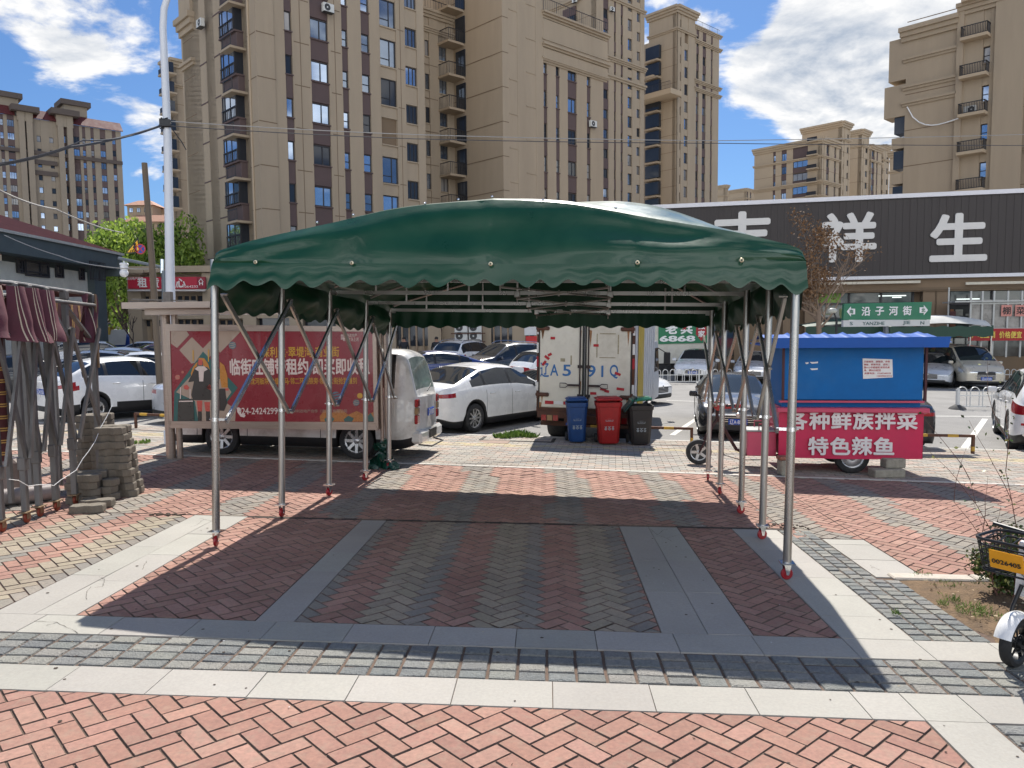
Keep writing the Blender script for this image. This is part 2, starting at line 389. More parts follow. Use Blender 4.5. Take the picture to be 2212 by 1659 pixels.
# bed of sand and joints under all paving
sb=MB();sb.poly([ST(-60,-9,-.009),ST(60,-9,-.009),ST(60,2.0,-.009),ST(-60,2.0,-.009)])
sb.poly([ST(-60,2.0,-.009),ST(60,2.0,-.009),ST(60,EC-EA*60+.05,-.009),ST(-60,EC+EA*60+.05,-.009)])
o=sb.build('ground',mat('joint_sand',srgb(100,82,70),.95,0,.35,30,bump=.4,bscale=200,dirt=.5,dcol=(.13,.11,.09,1)));o['kind']='structure'
# granite slabs
GRANM=mat('granite_slab',srgb(176,173,165),.72,0,.13,55,bump=.22,bscale=300,attr='col',dirt=.3,dcol=(.36,.32,.27,1),macro=.12)
gr=MB()
def granite(s0,s1,t0,t1,ls=None,lt=None,skew=0):
    ss=[s0]
    if ls:
        while ss[-1]<s1-.12:ss.append(min(s1,ss[-1]+ls*random.uniform(.96,1.04)))
    if ss[-1]<s1-1e-6:
        if ls and len(ss)>1 and s1-ss[-1]<.15:ss[-1]=s1
        else:ss.append(s1)
    tt=[t0]
    if lt:
        while tt[-1]<t1-.12:tt.append(min(t1,tt[-1]+lt*random.uniform(.95,1.05)))
    if tt[-1]<t1-1e-6:
        if lt and len(tt)>1 and t1-tt[-1]<.15:tt[-1]=t1
        else:tt.append(t1)
    for i in range(len(ss)-1):
        for j in range(len(tt)-1):
            pl=[(ss[i],tt[j]),(ss[i+1],tt[j]),(ss[i+1],tt[j+1]),(ss[i],tt[j+1])]
            cx,cy=(ss[i]+ss[i+1])/2,(tt[j]+tt[j+1])/2
            if not(vis(ST(cx,cy),500)):continue
            slab(gr,inset(pl,.0012),.0012,.0018,.010,.0008,0,jit(srgb(159,155,147),.06))
random.seed(21)
granite(-9.2,2.05,-1.17,-.835,.58);granite(2.05,2.38,-1.17,-.835,.5);granite(2.38,6,-1.17,-.835,.55)
granite(2.05,2.38,-3.4,-1.17,None,.55)
granite(-9.2,2.04,-.335,0,.56);granite(2.04,6,-.335,-.0,.5)
granite(-4.02,-3.71,0,TE+.05,None,.95);granite(-3.71,-3.40,0,TE+.05,None,.8)
granite(-2.08,-1.80,0,TE,None,.62)
granite(.805,1.125,0,TE,None,.9);granite(1.125,1.44,0,TE,None,.9)
granite(2.04,2.53,0,TE,None,.46)
granite(2.89,3.32,1.48,2.81,None,.55)
o=gr.build('granite_paving',GRANM);o['kind']='structure'
# rough dark cobbles
cb=MB()
def cobbles(s0,s1,t0,t1,ns,nt):
    ds,dt=(s1-s0)/ns,(t1-t0)/nt
    for i in range(ns):
        for j in range(nt):
            cx,cy=s0+(i+.5)*ds,t0+(j+.5)*dt
            if not vis(ST(cx,cy),250):continue
            r=lambda a:random.uniform(-a,a)
            g=.0045
            pl=[(cx-ds/2+g+abs(r(.005)),cy-dt/2+g+abs(r(.006))),(cx+ds/2-g-abs(r(.005)),cy-dt/2+g+abs(r(.006))),(cx+ds/2-g-abs(r(.005)),cy+dt/2-g-abs(r(.006))),(cx-ds/2+g+abs(r(.005)),cy+dt/2-g-abs(r(.006)))]
            c=jit(random.choice([srgb(120,121,118),srgb(129,129,124),srgb(112,115,114),srgb(137,135,128)]),.1)
            h=random.uniform(-.002,.003)
            n=4;b=[ST(p[0],p[1],-.012) for p in pl];a=[ST(p[0]+(cx-p[0])*.07,p[1]+(cy-p[1])*.09,h+r(.0025)) for p in pl]
            # slightly domed split top
            m=[ST(p[0]+(cx-p[0])*.35+r(.01),p[1]+(cy-p[1])*.35+r(.01),h+.0015+r(.003)) for p in pl]
            cb.add(b+a+m,[(k,(k+1)%n,n+(k+1)%n,n+k) for k in range(n)]+[(n+k,n+(k+1)%n,2*n+(k+1)%n,2*n+k) for k in range(n)]+[(8,9,10,11)],0,c)
cobbles(-9.2,5.96,-.828,-.342,84,4)
cobbles(2.535,3.06,.005,1.42,4,13);cobbles(2.535,2.885,1.42,2.80,3,12);cobbles(2.535,2.885,2.8,TE,3,3)
cobbles(2.39,4.4,-3.4,-1.18,11,20)
o=cb.build('cobble_paving',mat('split_slate',(.2,.2,.2),.78,0,.3,45,bump=.9,bscale=90,attr='col',dirt=.25,dcol=(.36,.33,.27,1)));o['kind']='structure'
# pale edge strip, then grey sidewalk pavers to the kerb
KT=lambda u,v,h=0:V((K0.x+KD.x*u+KN.x*v,K0.y+KD.y*u+KN.y*v,BX*(K0.x+KD.x*u+KN.x*v)+BY*(K0.y+KD.y*u+KN.y*v)+h))
def toKT(p):
    q=(p-K0).to_2d();return q.dot(KD),q.dot(KN)
es=MB();s=-14.
while s<12:
    t=lambda q:EC-EA*q
    pl=[(s,t(s)),(s+.6,t(s+.6)),(s+.6,t(s+.6)+.085),(s,t(s)+.085)]
    if vis(ST(s+.3,t(s+.3)),300):slab(es,inset(pl,.002),.002,.002,.012,.0006,0,jit(srgb(196,192,182),.05))
    s+=.6
o=es.build('edge_strip',mat('pale_edging',srgb(196,192,182),.8,0,.1,40,attr='col',dirt=.3,dcol=(.35,.32,.27,1)));o['kind']='structure'
u_a,v_a=toKT(ST(-14,EC+EA*14+.085));u_b,v_b=toKT(ST(12,EC-EA*12+.085))
sa=(v_b-v_a)/(u_b-u_a)
sp=MB();ng=.115;nl=.23
SG=[srgb(158,152,142),srgb(150,146,138),srgb(166,158,146),srgb(160,148,136),srgb(170,150,136)]
YL=[srgb(182,166,130),srgb(174,160,126),srgb(172,160,136)]
for j in range(0,48):
    v1=-.16-j*ng
    for i in range(-20,140):
        u=-2+i*nl+(nl/2 if j%2 else 0)
        pl=[(u,v1-ng),(u+nl,v1-ng),(u+nl,v1),(u,v1)]
        pl=clip(pl,sa,-1,sa*u_a-v_a)
        if len(pl)<3:continue
        c=KT(u,v1)
        if not vis(c,120) or area(pl)<.003:continue
        col=jit(random.choice(YL if 11<=j<=14 and random.random()<.8 else SG),.08)
        slab(sp,inset(pl,.002),random.uniform(-.002,.002),.003,.008,.0015,0,col,KT,(.16,.14,.12,1))
o=sp.build('sidewalk',mat('sidewalk_paver',(.3,.3,.3),.85,0,.2,34,bump=.4,bscale=200,attr='col',dirt=.35,dcol=(.30,.27,.23,1),macro=.15));o['kind']='structure'
kb=MB()
for i in range(-5,32):
    a,b=i*1.0,i*1.0+.992
    q=[KT(a,-.15,.002),KT(b,-.15,.002),KT(b,0,.002),KT(a,0,.002)]
    d=V((0,0,-.2));kb.add(q+[p+d for p in q],[(0,1,2,3),(2,1,5,6),(3,2,6,7),(0,3,7,4),(1,0,4,5)],0,jit(srgb(178,174,166),.06))
o=kb.build('kerb',mat('kerb_stone',(.4,.4,.38),.8,0,.15,30,bump=.3,bscale=150,attr='col',dirt=.3,dcol=(.25,.23,.2,1)));o['kind']='structure'
sg=MB();sg.poly([KT(-60,.0,-.02),KT(90,0,-.02),ST(60,EC-EA*60,-.02),ST(-60,EC+EA*60,-.02)])
o=sg.build('sidewalk_bed',MATS['joint_sand']);o['kind']='structure'
# the street: one sheet to the horizon
def SP(u,v,h=0):
    X,Y=K0.x+KD.x*u+KN.x*v,K0.y+KD.y*u+KN.y*v;return V((X,Y,SCN+SA*X+SB*Y+h))
rd=MB();US=[-700,-60,-20,0,20,40,60,100,800];VS=[0,3,6,10,15,25,60,200,1500]
rd.add([SP(u,v) for v in VS for u in US],[(j*9+i,j*9+i+1,(j+1)*9+i+1,(j+1)*9+i) for j in range(8) for i in range(8)])
ASPH=mat('asphalt',srgb(140,138,135),.9,0,.12,90,bump=.5,bscale=400,dirt=.5,dcol=srgb(112,110,108),macro=.16)
o=rd.build('street',ASPH);o['kind']='structure'
mk=MB();h=.004
def strip(a,b,w):
    a=V(a);b=V(b);d=(b-a).to_2d().normalized();n=V((-d.y,d.x))*w/2
    mk.poly([V((p.x+e*n.x,p.y+e*n.y,SCN+SA*(p.x+e*n.x)+SB*(p.y+e*n.y)+h)) for p,e in((a,-1),(b,-1),(b,1),(a,1))])
strip(PS(2083,968),PS(2128,905),.14)
strip(PS(2000,899),PS(2400,901),.12);strip(PS(1440,865),PS(2000,885),.10)
for px in (1452,1700):strip(PS(px,940),PS(px+70,893),.13)
strip(PS(380,905),PS(450,880),.13)
o=mk.build('road_markings',mat('road_paint',srgb(205,203,196),.8,0,.2,30,dirt=.6,dcol=srgb(150,148,144)));o['kind']='structure'
# soil bed at the right with stone edging
so_=MB();rs=random.Random(3)
hh={}
def soil_h(s,t):
    return .012+.018*sin(s*3.1+1)*sin(t*4.3)+rs.uniform(-.008,.010)
NS,NT=70,26
def sp_(i,j):
    u,v=i/NS,j/NT;t=-.0+v*1.46+(0 if 0<v<1 else 0);e=3.07-.08*v*1.4+.05*sin(v*9)+.03*sin(v*23);s=e+u*(7.4-e)
    ed=min(u*8,(1-v)*8,v*10,1);return ST(s,t,-.008+max(0,ed)*(soil_h(s,t)+.012))
so_.add([sp_(i,j) for j in range(NT+1) for i in range(NS+1)],[(j*(NS+1)+i,j*(NS+1)+i+1,(j+1)*(NS+1)+i+1,(j+1)*(NS+1)+i) for j in range(NT) for i in range(NS)])
for k in range(420):
    s,t=rs.uniform(3.15,6.5),rs.uniform(.05,1.4);r=rs.uniform(.004,.016);so_.ball(ST(s,t,.02),(r,r*rs.uniform(.7,1.3),r*.6),5,0 if rs.random()<.8 else 1)
o=so_.build('soil_bed',[mat('bare_soil',srgb(112,91,68),.97,0,.35,9,bump=1,bscale=60,dirt=.7,dcol=srgb(78,62,47)),mat('dry_litter',srgb(190,172,140),.9)],smooth=50);o['kind']='structure'
eg=MB()
for s0,s1 in ((3.02,3.72),(3.74,4.7),(4.72,5.7),(5.72,7)):
    c=(s0+s1)/2;eg.box(ST(c,1.505+.02*random.uniform(-1,1),-.03),(s1-s0,.16,.10),0,(D1,D2,NP),.012,jit(srgb(186,178,164),.06))
o=eg.build('planter_edging',mat('edging_stone',(.45,.42,.38),.8,0,.15,25,bump=.3,bscale=120,attr='col',dirt=.4,dcol=srgb(150,135,110)));o['kind']='structure'
# weeds: blades too many to count
def tuft(mb,c,r,n,h,rnd,broad=0):
    for k in range(n):
        a=rnd.uniform(0,2*pi);q=rnd.random()**.6*r;b=V(c)+V((cos(a)*q,sin(a)*q,0));d=V((rnd.uniform(-1,1),rnd.uniform(-1,1),rnd.uniform(.6,1.6))).normalized();L=h*rnd.uniform(.5,1.2);w=(.004+broad*rnd.uniform(.5,1))
        sd=d.cross(V((rnd.uniform(-1,1),rnd.uniform(-1,1),.1))).normalized()*w
        mb.poly([b-sd*.4,b+sd*.4,b+d*L*.6+sd,b+d*L],rnd.randint(0,1));
        if broad:mb.poly([b+d*L*.2-sd,b+d*L*.5-sd*2,b+d*L*1.1,b+d*L*.5+sd*1.4],rnd.randint(0,1))
GRM=[mat('weed_green',srgb(126,152,66),.7,0,.3,20),mat('weed_dark',srgb(88,118,48),.7,0,.3,20)]
gw=MB();rg=random.Random(9)
for px,py,r,n,h in ((2105,1325,.14,150,.07),(2060,1300,.06,50,.06),(2035,1308,.05,40,.05),(1935,1330,.03,30,.06),(2060,1268,.12,50,.04),(1990,1245,.1,40,.04),(2170,1340,.08,60,.05),(2150,1255,.12,50,.05)):
    tuft(gw,P(px,py)+V((0,0,.01)),r,n,h,rg)
for k in range(70):
    q=ST(rg.uniform(3.2,5.5),rg.uniform(.05,1.4),.012);tuft(gw,q,.03,5,.03,rg)
tag(gw.build('grass',GRM),'small green weed tufts growing in the bare soil bed','grass',kind='stuff')
gp=MB()
for px,py,r,n,h in ((1090,945,.22,220,.10),(1115,942,.25,260,.13),(1145,944,.18,160,.10),(405,930,.14,120,.12),(385,925,.1,60,.1),(235,960,.3,80,.06),(305,957,.2,60,.07)):
    tuft(gp,P(px,py),r,n,h,rg,.012)
tag(gp.build('weeds',GRM),'leafy green weeds filling the little tree pits beside the kerb','weeds',kind='stuff')
ls_=MB()
for k in range(60):
    s,t=rg.uniform(-3.9,3),rg.uniform(-2.2,3.3)
    if vis(ST(s,t),0):
        a=rg.uniform(0,6.28);x=V((cos(a),sin(a),0));y=V((-sin(a),cos(a),0));z=V((0,0,1));r=rg.uniform(.004,.012);c=ST(s,t,.004);ls_.poly([c-x*r,c-y*r*.5,c+x*r+z*.004,c+y*r*.5],rg.choice((0,0,1,2)))
for k in range(110):
    s,t=rg.uniform(-4,3),rg.uniform(-2.3,3.2)
    if vis(ST(s,t),0):
        q=rg.uniform(.006,.014);ls_.poly([ST(s+q*cos(j*.9)*rg.uniform(.8,1.1),t+q*sin(j*.9)*rg.uniform(.8,1.1),.0045) for j in range(7)],1)
for k in range(45):
    c=ST(rg.uniform(2.4,2.9),TE+.12+rg.uniform(-.05,.15),.006);r=rg.uniform(.005,.02);ls_.ball(c,(r,r,r*.6),6,1)
for k in range(35):
    c=ST(-4.35+rg.uniform(-.2,.2),TE+.02+rg.uniform(-.04,.06),.006);r=rg.uniform(.005,.02);ls_.ball(c,(r*1.5,r,r*.6),6,1)
tag(ls_.build('litter',[MATS['dry_litter'],mat('leaf_crumbs',srgb(66,54,44),.9),mat('white_scrap',(.7,.7,.7),.8)]),'crumbs of soil, dry leaves and paper scraps strewn over the paving','litter',kind='stuff')

# dark crumbling joint where the two pavings meet, and cracks in the granite
jg=MB();r=random.Random(77);s_=-4.0;prev=None
while s_<2.62:
    a=(s_,TE+r.uniform(-.012,.02));b=(s_+r.uniform(-.02,.02),TE+.07+r.uniform(-.02,.035))
    if prev and not(-2.10<s_<-1.8) and not(.8<s_<1.45):
        if r.random()<.8:jg.poly([ST(prev[0][0],prev[0][1],-.0015),ST(a[0],a[1],-.0015),ST(b[0],b[1],-.0015),ST(prev[1][0],prev[1][1],-.0015)])
    prev=(a,b);s_+=r.uniform(.05,.13)
o=jg.build('paving_gap',mat('gap_soil',srgb(58,50,44),.95,0,.4,30));o['kind']='structure'
ck=MB()
def crack(px,w=.0035):
    q=[P(*p) for p in px];pts=[]
    for a,b in zip(q,q[1:]):
        for k in range(6):pts.append(a.lerp(b,k/6)+V((r.uniform(-.006,.006),r.uniform(-.006,.006),0)))
    pts.append(q[-1]);prev=None
    for i,p in enumerate(pts):
        d=(pts[min(i+1,len(pts)-1)]-pts[max(0,i-1)]).normalized();n_=V((-d.y,d.x,0))*w*.5*r.uniform(.4,1.3);e=NP*.0032;c=(p+n_+e,p-n_+e)
        if prev:ck.poly([prev[0],prev[1],c[1],c[0]])
        prev=c
for px in ([(74,1342),(123,1345),(168,1369)],[(123,1345),(100,1352)],[(197,1267),(185,1284),(188,1296)],[(216,1246),(226,1253),(221,1267),(205,1270)],[(318,1212),(312,1220),(308,1231)],[(1405,1143),(1420,1156),(1440,1163),(1462,1157)],[(1420,1156),(1432,1146),(1450,1141)],[(1440,1163),(1452,1170)],[(430,1120),(470,1128)],[(440,1122),(425,1135),(410,1139)],[(1880,1222),(1900,1232)],[(760,1135),(800,1130)]):crack(px)
o=ck.build('paving_cracks',MATS['gap_soil']);o['kind']='structure'
# ================================================================ green sliding canopy
def hgt(B,y,n=NP):
    lo,hi=-.5,6
    for _ in range(40):
        m=(lo+hi)/2
        if proj(B+n*m)[1]>y:lo=m
        else:hi=m
    return lo
def offs(p,e,x,n=None):return p+e*x
LB=[P(*q) for q in ((467,1180),(609,1117),(711,1071),(789,1038),(840,1013))]
RB=[P(*q) for q in ((1699,1252),(1646,1165),(1600,1110),(1555,1068),(1529,1038))]
ROWE=[(r-l).normalized() for l,r in zip(LB,RB)]
LM=[hgt(b+e*.08,y) for b,e,y in zip(LB,ROWE,(636,648,669,684,700))];RM=[hgt(b-e*.08,y) for b,e,y in zip(RB,ROWE,(640,684,704,717,726))]
LCo=[hgt(b+e*.03,y) for b,e,y in zip(LB,ROWE,(906,886,872,863,857))];RCo=[hgt(b-e*.03,y) for b,e,y in zip(RB,ROWE,(927,900,884,873,863))]
EAV=[2.79,2.76,2.70,2.63,2.56]
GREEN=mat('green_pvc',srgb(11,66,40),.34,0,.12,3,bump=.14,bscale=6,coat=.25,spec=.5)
REDW=mat('red_caster',srgb(150,16,30),.35,0,.15,30,coat=.3)
tent=thing('market_canopy','large dark green sliding canopy with scalloped valance on ten steel legs with red casters','canopy',(LB[0]+RB[0])/2)
def leg(B,e,top,colh,sgn,ang):
    m=MB();m.tube([B+NP*.15,B+NP*top],.036,16);lg=m.build('leg',STEEL,tent,40)
    # plate, fork and red wheel
    m=MB();m.box(B+NP*.148,(.12,.12,.012),0,(e,NP.cross(e),NP));f=(e*cos(ang)+NP.cross(e)*sin(ang)).normalized();sd=NP.cross(f)
    for k in(-1,1):
        m.prism([B+NP*.142+f*.03+sd*(k*.022),B+NP*.142-f*.035+sd*(k*.022),B+NP*.045-f*.012+sd*(k*.022),B+NP*.045+f*.012+sd*(k*.022)],sd*(k*.004))
    m.box(B+NP*.138,(.075,.05,.012),0,(f,sd,NP));m.tube([B+NP*.052-sd*.028,B+NP*.052+sd*.028],.009,8)
    cs=m.build('caster',CHROME,lg,30)
    m=MB();m.lathe([(.012,-.017),(.030,-.017),(.034,-.013),(.046,-.014),(.052,-.008),(.052,.008),(.046,.014),(.034,.013),(.030,.017),(.012,.017)],B+NP*.054,sd,24);m.build('caster_wheel',REDW,lg,40)
    m=MB();c=B+NP*colh;m.lathe([(.037,-.018),(.043,-.018),(.043,.018),(.037,.018)],c,NP,16)
    m.box(c+e*(sgn*.075),(.10,.012,.024),0,(e,NP.cross(e),NP));m.tube([c+e*(sgn*.13),c-e*(sgn*.06)],.006,6)
    m.build('collar',CHROME,lg,40)
    m=MB();c=B+NP*(top-.05);m.box(c+e*(sgn*.06),(.07,.03,.05),0,(e,NP.cross(e),NP));m.build('bracket',STEEL,lg)
    return lg
LEGS=[]
for i in range(5):
    LEGS.append(leg(LB[i],ROWE[i],EAV[i]-.02,LCo[i],1,(1.75,1.5,1.2,1.0,1.3)[i]));LEGS.append(leg(RB[i],ROWE[i],EAV[i]-.02,RCo[i],-1,(.25,.35,.5,1.1,1.5)[i]))
# scissor bars on both long sides
DKB=mat('dark_zinc_tube',(.46,.48,.52),.22,.95,.08,6)
for B,Mh,Ch,sg in((LB,LM,LCo,1),(RB,RM,RCo,-1)):
    for i in range(4):
        e0,e1=ROWE[i]*sg,ROWE[i+1]*sg
        a=B[i]+e0*.085+NP*(Mh[i]);b=B[i+1]+e1*.085+NP*(Ch[i+1]-.02);c=B[i]+e0*.115+NP*(Ch[i]-.02);d=B[i+1]+e1*.115+NP*(Mh[i+1])
        m=MB();m.bar(a,b,.05,.026,up=e0);m.tube([a-e0*.02,a+e0*.05],.011,6);m.tube([b-e0*.02,b+e0*.05],.011,6);m.build('scissor_bar',STEEL,tent)
        m=MB();m.bar(c,d,.05,.026,up=e0);m.tube([(c+d)/2-e0*.05,(c+d)/2+e0*.02],.012,6);m.build('scissor_bar',STEEL if sg<0 else DKB,tent)
# cross beams and centre scissors
def rowp(i,a,h):return LB[i]+(RB[i]-LB[i])*a+NP*h
BH=[None,None]
BEAM=[hgt((LB[0]+RB[0])/2,590)]
for i in range(1,5):
    hb=hgt((LB[i]+RB[i])/2,(590,606,633,656,672)[i]);BEAM.append(hb)
    m=MB();m.bar(rowp(i,.0,hb),rowp(i,1,hb),.03,.045,up=NP)
    for a in (.47,.69):m.box(rowp(i,a,hb-.015),(.07,.05,.075),0,(ROWE[i],NP.cross(ROWE[i]),NP),.006);m.tube([rowp(i,a,hb-.05),rowp(i,a,hb-.11)],.010,6)
    m.build('cross_beam',STEEL,tent)
for i in range(1,4):
    m=MB()
    for a,b in((.47,.69),(.69,.47)):m.bar(rowp(i,a,BEAM[i]-.07),rowp(i+1,b,BEAM[i+1]-.07+(.02 if a<b else 0)),.035,.018,up=NP)
    c=(rowp(i,.58,BEAM[i]-.07)+rowp(i+1,.58,BEAM[i+1]-.07))/2;m.tube([c-NP*.03,c+NP*.04],.012,6);m.build('centre_scissor',STEEL,tent)
# ---- canopy skin. front outline measured, swept back over five arches
E0=ROWE[0];W0=(RB[0]-LB[0]).length;FB=D2-NP*D2.dot(NP)
FB=(FB-E0*FB.dot(E0)).normalized()          # backwards, square to the front row
def onfront(px,py,d=0):
    r=ray(px,py);q=LB[0]+FB*(d-.075);t=(q-CAM).dot(FB)/r.dot(FB);return CAM+r*t
outl=[(459,571),(461,556),(466,548),(476,541),(533,525),(606,506),(685,486),(763,469),(830,457),(918,444),(990,435),(1063,429),(1120,432),(1173,437),(1230,442),(1330,455),(1409,469),(1508,489),(1607,507),(1702,526),(1725,534),(1737,545),(1741,560)]
front=[]
for px,py in outl:
    u=(px-459)/(1741-459);d=.02+.33*sin(pi*min(1,max(0,u)))**.8;p=onfront(px,py,d);q=p-LB[0];front.append((q.dot(E0)/W0,q.dot(NP),d))
def fint(a):
    for k in range(len(front)-1):
        if front[k][0]<=a<=front[k+1][0] or k==len(front)-2:
            f=(a-front[k][0])/max(1e-6,front[k+1][0]-front[k][0]);f=min(1,max(0,f));return front[k][1]+(front[k+1][1]-front[k][1])*f,front[k][2]+(front[k+1][2]-front[k][2])*f
A0,A1=front[0][0],front[-1][0]
H0=front[0][1]
NA=120
def aof(i):
    x=i/NA;return A0+(A1-A0)*(x+ .0*sin(2*pi*x)) if True else 0
# denser samples near the ends
AU=[A0+(A1-A0)*(.5-.5*cos(pi*i/NA))*.35+(A1-A0)*(i/NA)*.65 for i in range(NA+1)]
ROWV=[0,1,2,3,4]
def base(v):
    k=min(3,int(v));f=v-k;return LB[k].lerp(LB[k+1],f),RB[k].lerp(RB[k+1],f)
def eav(v):
    k=min(3,int(v));f=v-k;return EAV[k]+(EAV[k+1]-EAV[k])*f
def roof(a,v):
    h,d=fint(a);l,r=base(v);u=(a-A0)/(A1-A0)
    k=(eav(v)-H0+ (h-H0)*(1+.10*min(1,v*1.3)))if v>0 else 0
    hh=H0+(h-H0) if v==0 else eav(v)+(H0-EAV[0])+(h-H0)*(1.04-.01*v)
    bul=min(1,v/.5)*(.205*max(0,sin(pi*min(1,max(0,(u-.53)/.46))))**.9+.02*sin(pi*u))
    sag=-.035*abs(sin(pi*v))*sin(pi*u)
    p=l+(r-l)*a+NP*(hh+bul+sag+.012*sin(a*23+v*5)*sin(v*3+1))
    return p+FB*((d-.075)*max(0,1-v*1.4))
skin=MB();VR=[0,.05,.12,.22,.35,.5,.75,1,1.25,1.5,1.75,2,2.25,2.5,2.75,3,3.25,3.5,3.75,4]
vs=[roof(a,v) for v in VR for a in AU];n=NA+1
skin.add(vs,[(j*n+i,j*n+i+1,(j+1)*n+i+1,(j+1)*n+i) for j in range(len(VR)-1) for i in range(NA)])
# front end panel: arch down to the eyelet line, then the valance down to the scallops
GL=lambda px:567+3*sin((px-459)/1282*pi)-(4*max(0,(px-1380)/360))
def gpt(a):
    lo=onfront(459,567);px=459+(1741-459)*(a-A0)/(A1-A0)
    p=onfront(px,GL(px),0);return p
ep=MB();M_=14
pl=[]
for j in range(M_+1):
    f=j/M_
    for a in AU:
        u=(a-A0)/(A1-A0);t=roof(a,0);g=gpt(a);p=t.lerp(g,f)
        w=sin(pi*f)*sin(pi*u)**.5
        wr=.020*w*sin(u*6.3+f*2.2)+.010*w*sin(u*17-f*5)-.03*f**4*sum(math.exp(-((u-e_)/.022)**2) for e_ in (.0725,.235,.469,.716,.892))+.012*f*sin(f*30+u*2)*max(0,abs(u-.5)*2-.5)-.006*max(0,1-abs(u-.237)/.006)-.006*max(0,1-abs(u-.47)/.006)-.006*max(0,1-abs(u-.72)/.006)+.016*sin(pi*f)*sin(u*41+f*9)*max(0,abs(u-.5)*2-.35)+ .02*w*sin(f*7+u*3)
        p=p-FB*(wr+.05*w)
        pl.append(p)
ep.add(pl,[(j*n+i,j*n+i+1,(j+1)*n+i+1,(j+1)*n+i) for j in range(M_) for i in range(NA)])
skin_front=ep
# valance (front): scalloped strip
def strip_val(mb,top,bot,N,M=8,wav=None):
    vs=[]
    for j in range(M+1):
        f=j/M
        for i in range(N+1):
            x=i/N;p=top(x).lerp(bot(x),f)
            if wav:p=p+wav(x,f)
            vs.append(p)
    k=N+1;mb.add(vs,[(j*k+i,j*k+i+1,(j+1)*k+i+1,(j+1)*k+i) for j in range(M) for i in range(N)])
scal=lambda t:abs(cos(pi*t))**.75      # 1 at the points between arches
def fbot(x):
    px=459+1282*x;nx=(px-459)/64.0+.12*sin(px*.011)
    y=608+20*(.82+.25*sin(nx*2.3+1)*sin(nx*.7))*(0.5+0.5*cos(2*pi*(nx-.62)))**.8
    y+=-4*sin(pi*x)+(14*max(0,(x-.90)/.1))+(12*max(0,(.05-x)/.05))
    return onfront(px,y,.0)
val=MB()
strip_val(val,lambda x:gpt(A0+(A1-A0)*x),fbot,260,8,lambda x,f:-FB*(f*(gpt(A0+(A1-A0)*x)-fbot(x)).dot(NP)*(.34+.05*sin(x*19+1)))-FB*(.008*sin(pi*f)*sin(f*9+x*5)*abs(x-.5)*2))
# side curtains, slack between the legs, with folds
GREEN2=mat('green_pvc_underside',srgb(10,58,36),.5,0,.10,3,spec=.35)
def side(B,sg,botpx,pts=48):
    val=MB()
    hb=[hgt(b,y) for b,y in zip(B,botpx)]
    def top(x):
        v=x*4;l,r=base(v);a=A0 if sg>0 else A1;return roof(a,v)
    def bot(x):
        v=x*4;k=min(3,int(v));f=v-k;l,r=base(v);p=(l if sg>0 else r)
        h=hb[k]+(hb[k+1]-hb[k])*f
        e=ROWE[k]
        return p-e*(sg*.05)+NP*(h-.03*sin(pi*f)+.018*cos(2*pi*f*4))
    def wav(x,f):
        v=x*4;k=min(3,int(v));q=v-k;e=ROWE[k]*sg
        s=abs(sin(pi*q))
        fold=(.22*s*(.35+.65*f) if sg>0 else .08*s)*sin(pi*min(1,f*1.15+.05))
        cr=.030*sin(q*9+f*5+k*2)*s*sin(pi*f)+.012*sin(q*19-f*7+k)*s*f
        return e*(fold+cr)
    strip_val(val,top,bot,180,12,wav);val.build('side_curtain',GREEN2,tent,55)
side(LB,1,(668,679,694,712,722));side(RB,-1,(672,686,702,716,727))
# back end: panel and scalloped valance
def backbot(x):
    p=rowp(4,x,0)+FB*.03;y=704+5*(.5+.5*cos(2*pi*x*680/36.5));return p+NP*hgt(p,y)
bkv=MB()
strip_val(bkv,lambda x:roof(A0+(A1-A0)*x,4),backbot,220,8,lambda x,f:FB*(.05*sin(pi*f)*sin(x*9)+.015*sin(x*120)*f))
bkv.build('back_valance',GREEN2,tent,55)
sk=MB()
for q in (skin,ep,val):sk.add(q.v,q.f)
can=sk.build('canopy_cover',GREEN,tent,55)
# brass eyelets on the front
for px,py in ((552,566),(760,568),(1060,570),(1377,567),(1602,562)):
    c=onfront(px,py,-.03);m=MB();m.lathe([(.006,.006),(.010,.011),(.018,.008),(.021,0)],c,-FB,16);m.build('eyelet',mat('eyelet_metal',srgb(205,195,170),.3,.8,0),can,40)
m=MB()
for px,py in ((1063,428),(990,434),(918,442),(763,467),(685,483),(1173,435),(1330,452)):
    m.ball(onfront(px,py,.3)+NP*.012,.013,8)
m.build('ridge_bolt',CHROME,can,60)
# arch tubes and struts under the skin
for i in range(5):
    m=MB();v=float(i) if i else .3
    m.tube([roof(a,v)-NP*(.05 if i else .09) for a in AU[2:-2:3]],.018,6)
    for a in ((.12,.30,.47,.69,.86) if i else ()):
        t=LB[i].lerp(RB[i],a);hh=fint(A0+(A1-A0)*a)[0]*.98;m.bar(rowp(i,a,BEAM[i]),rowp(i,a,max(BEAM[i]+.05,hh-.1)),.022,.022)
    m.build('roof_arch',STEEL,tent,40)
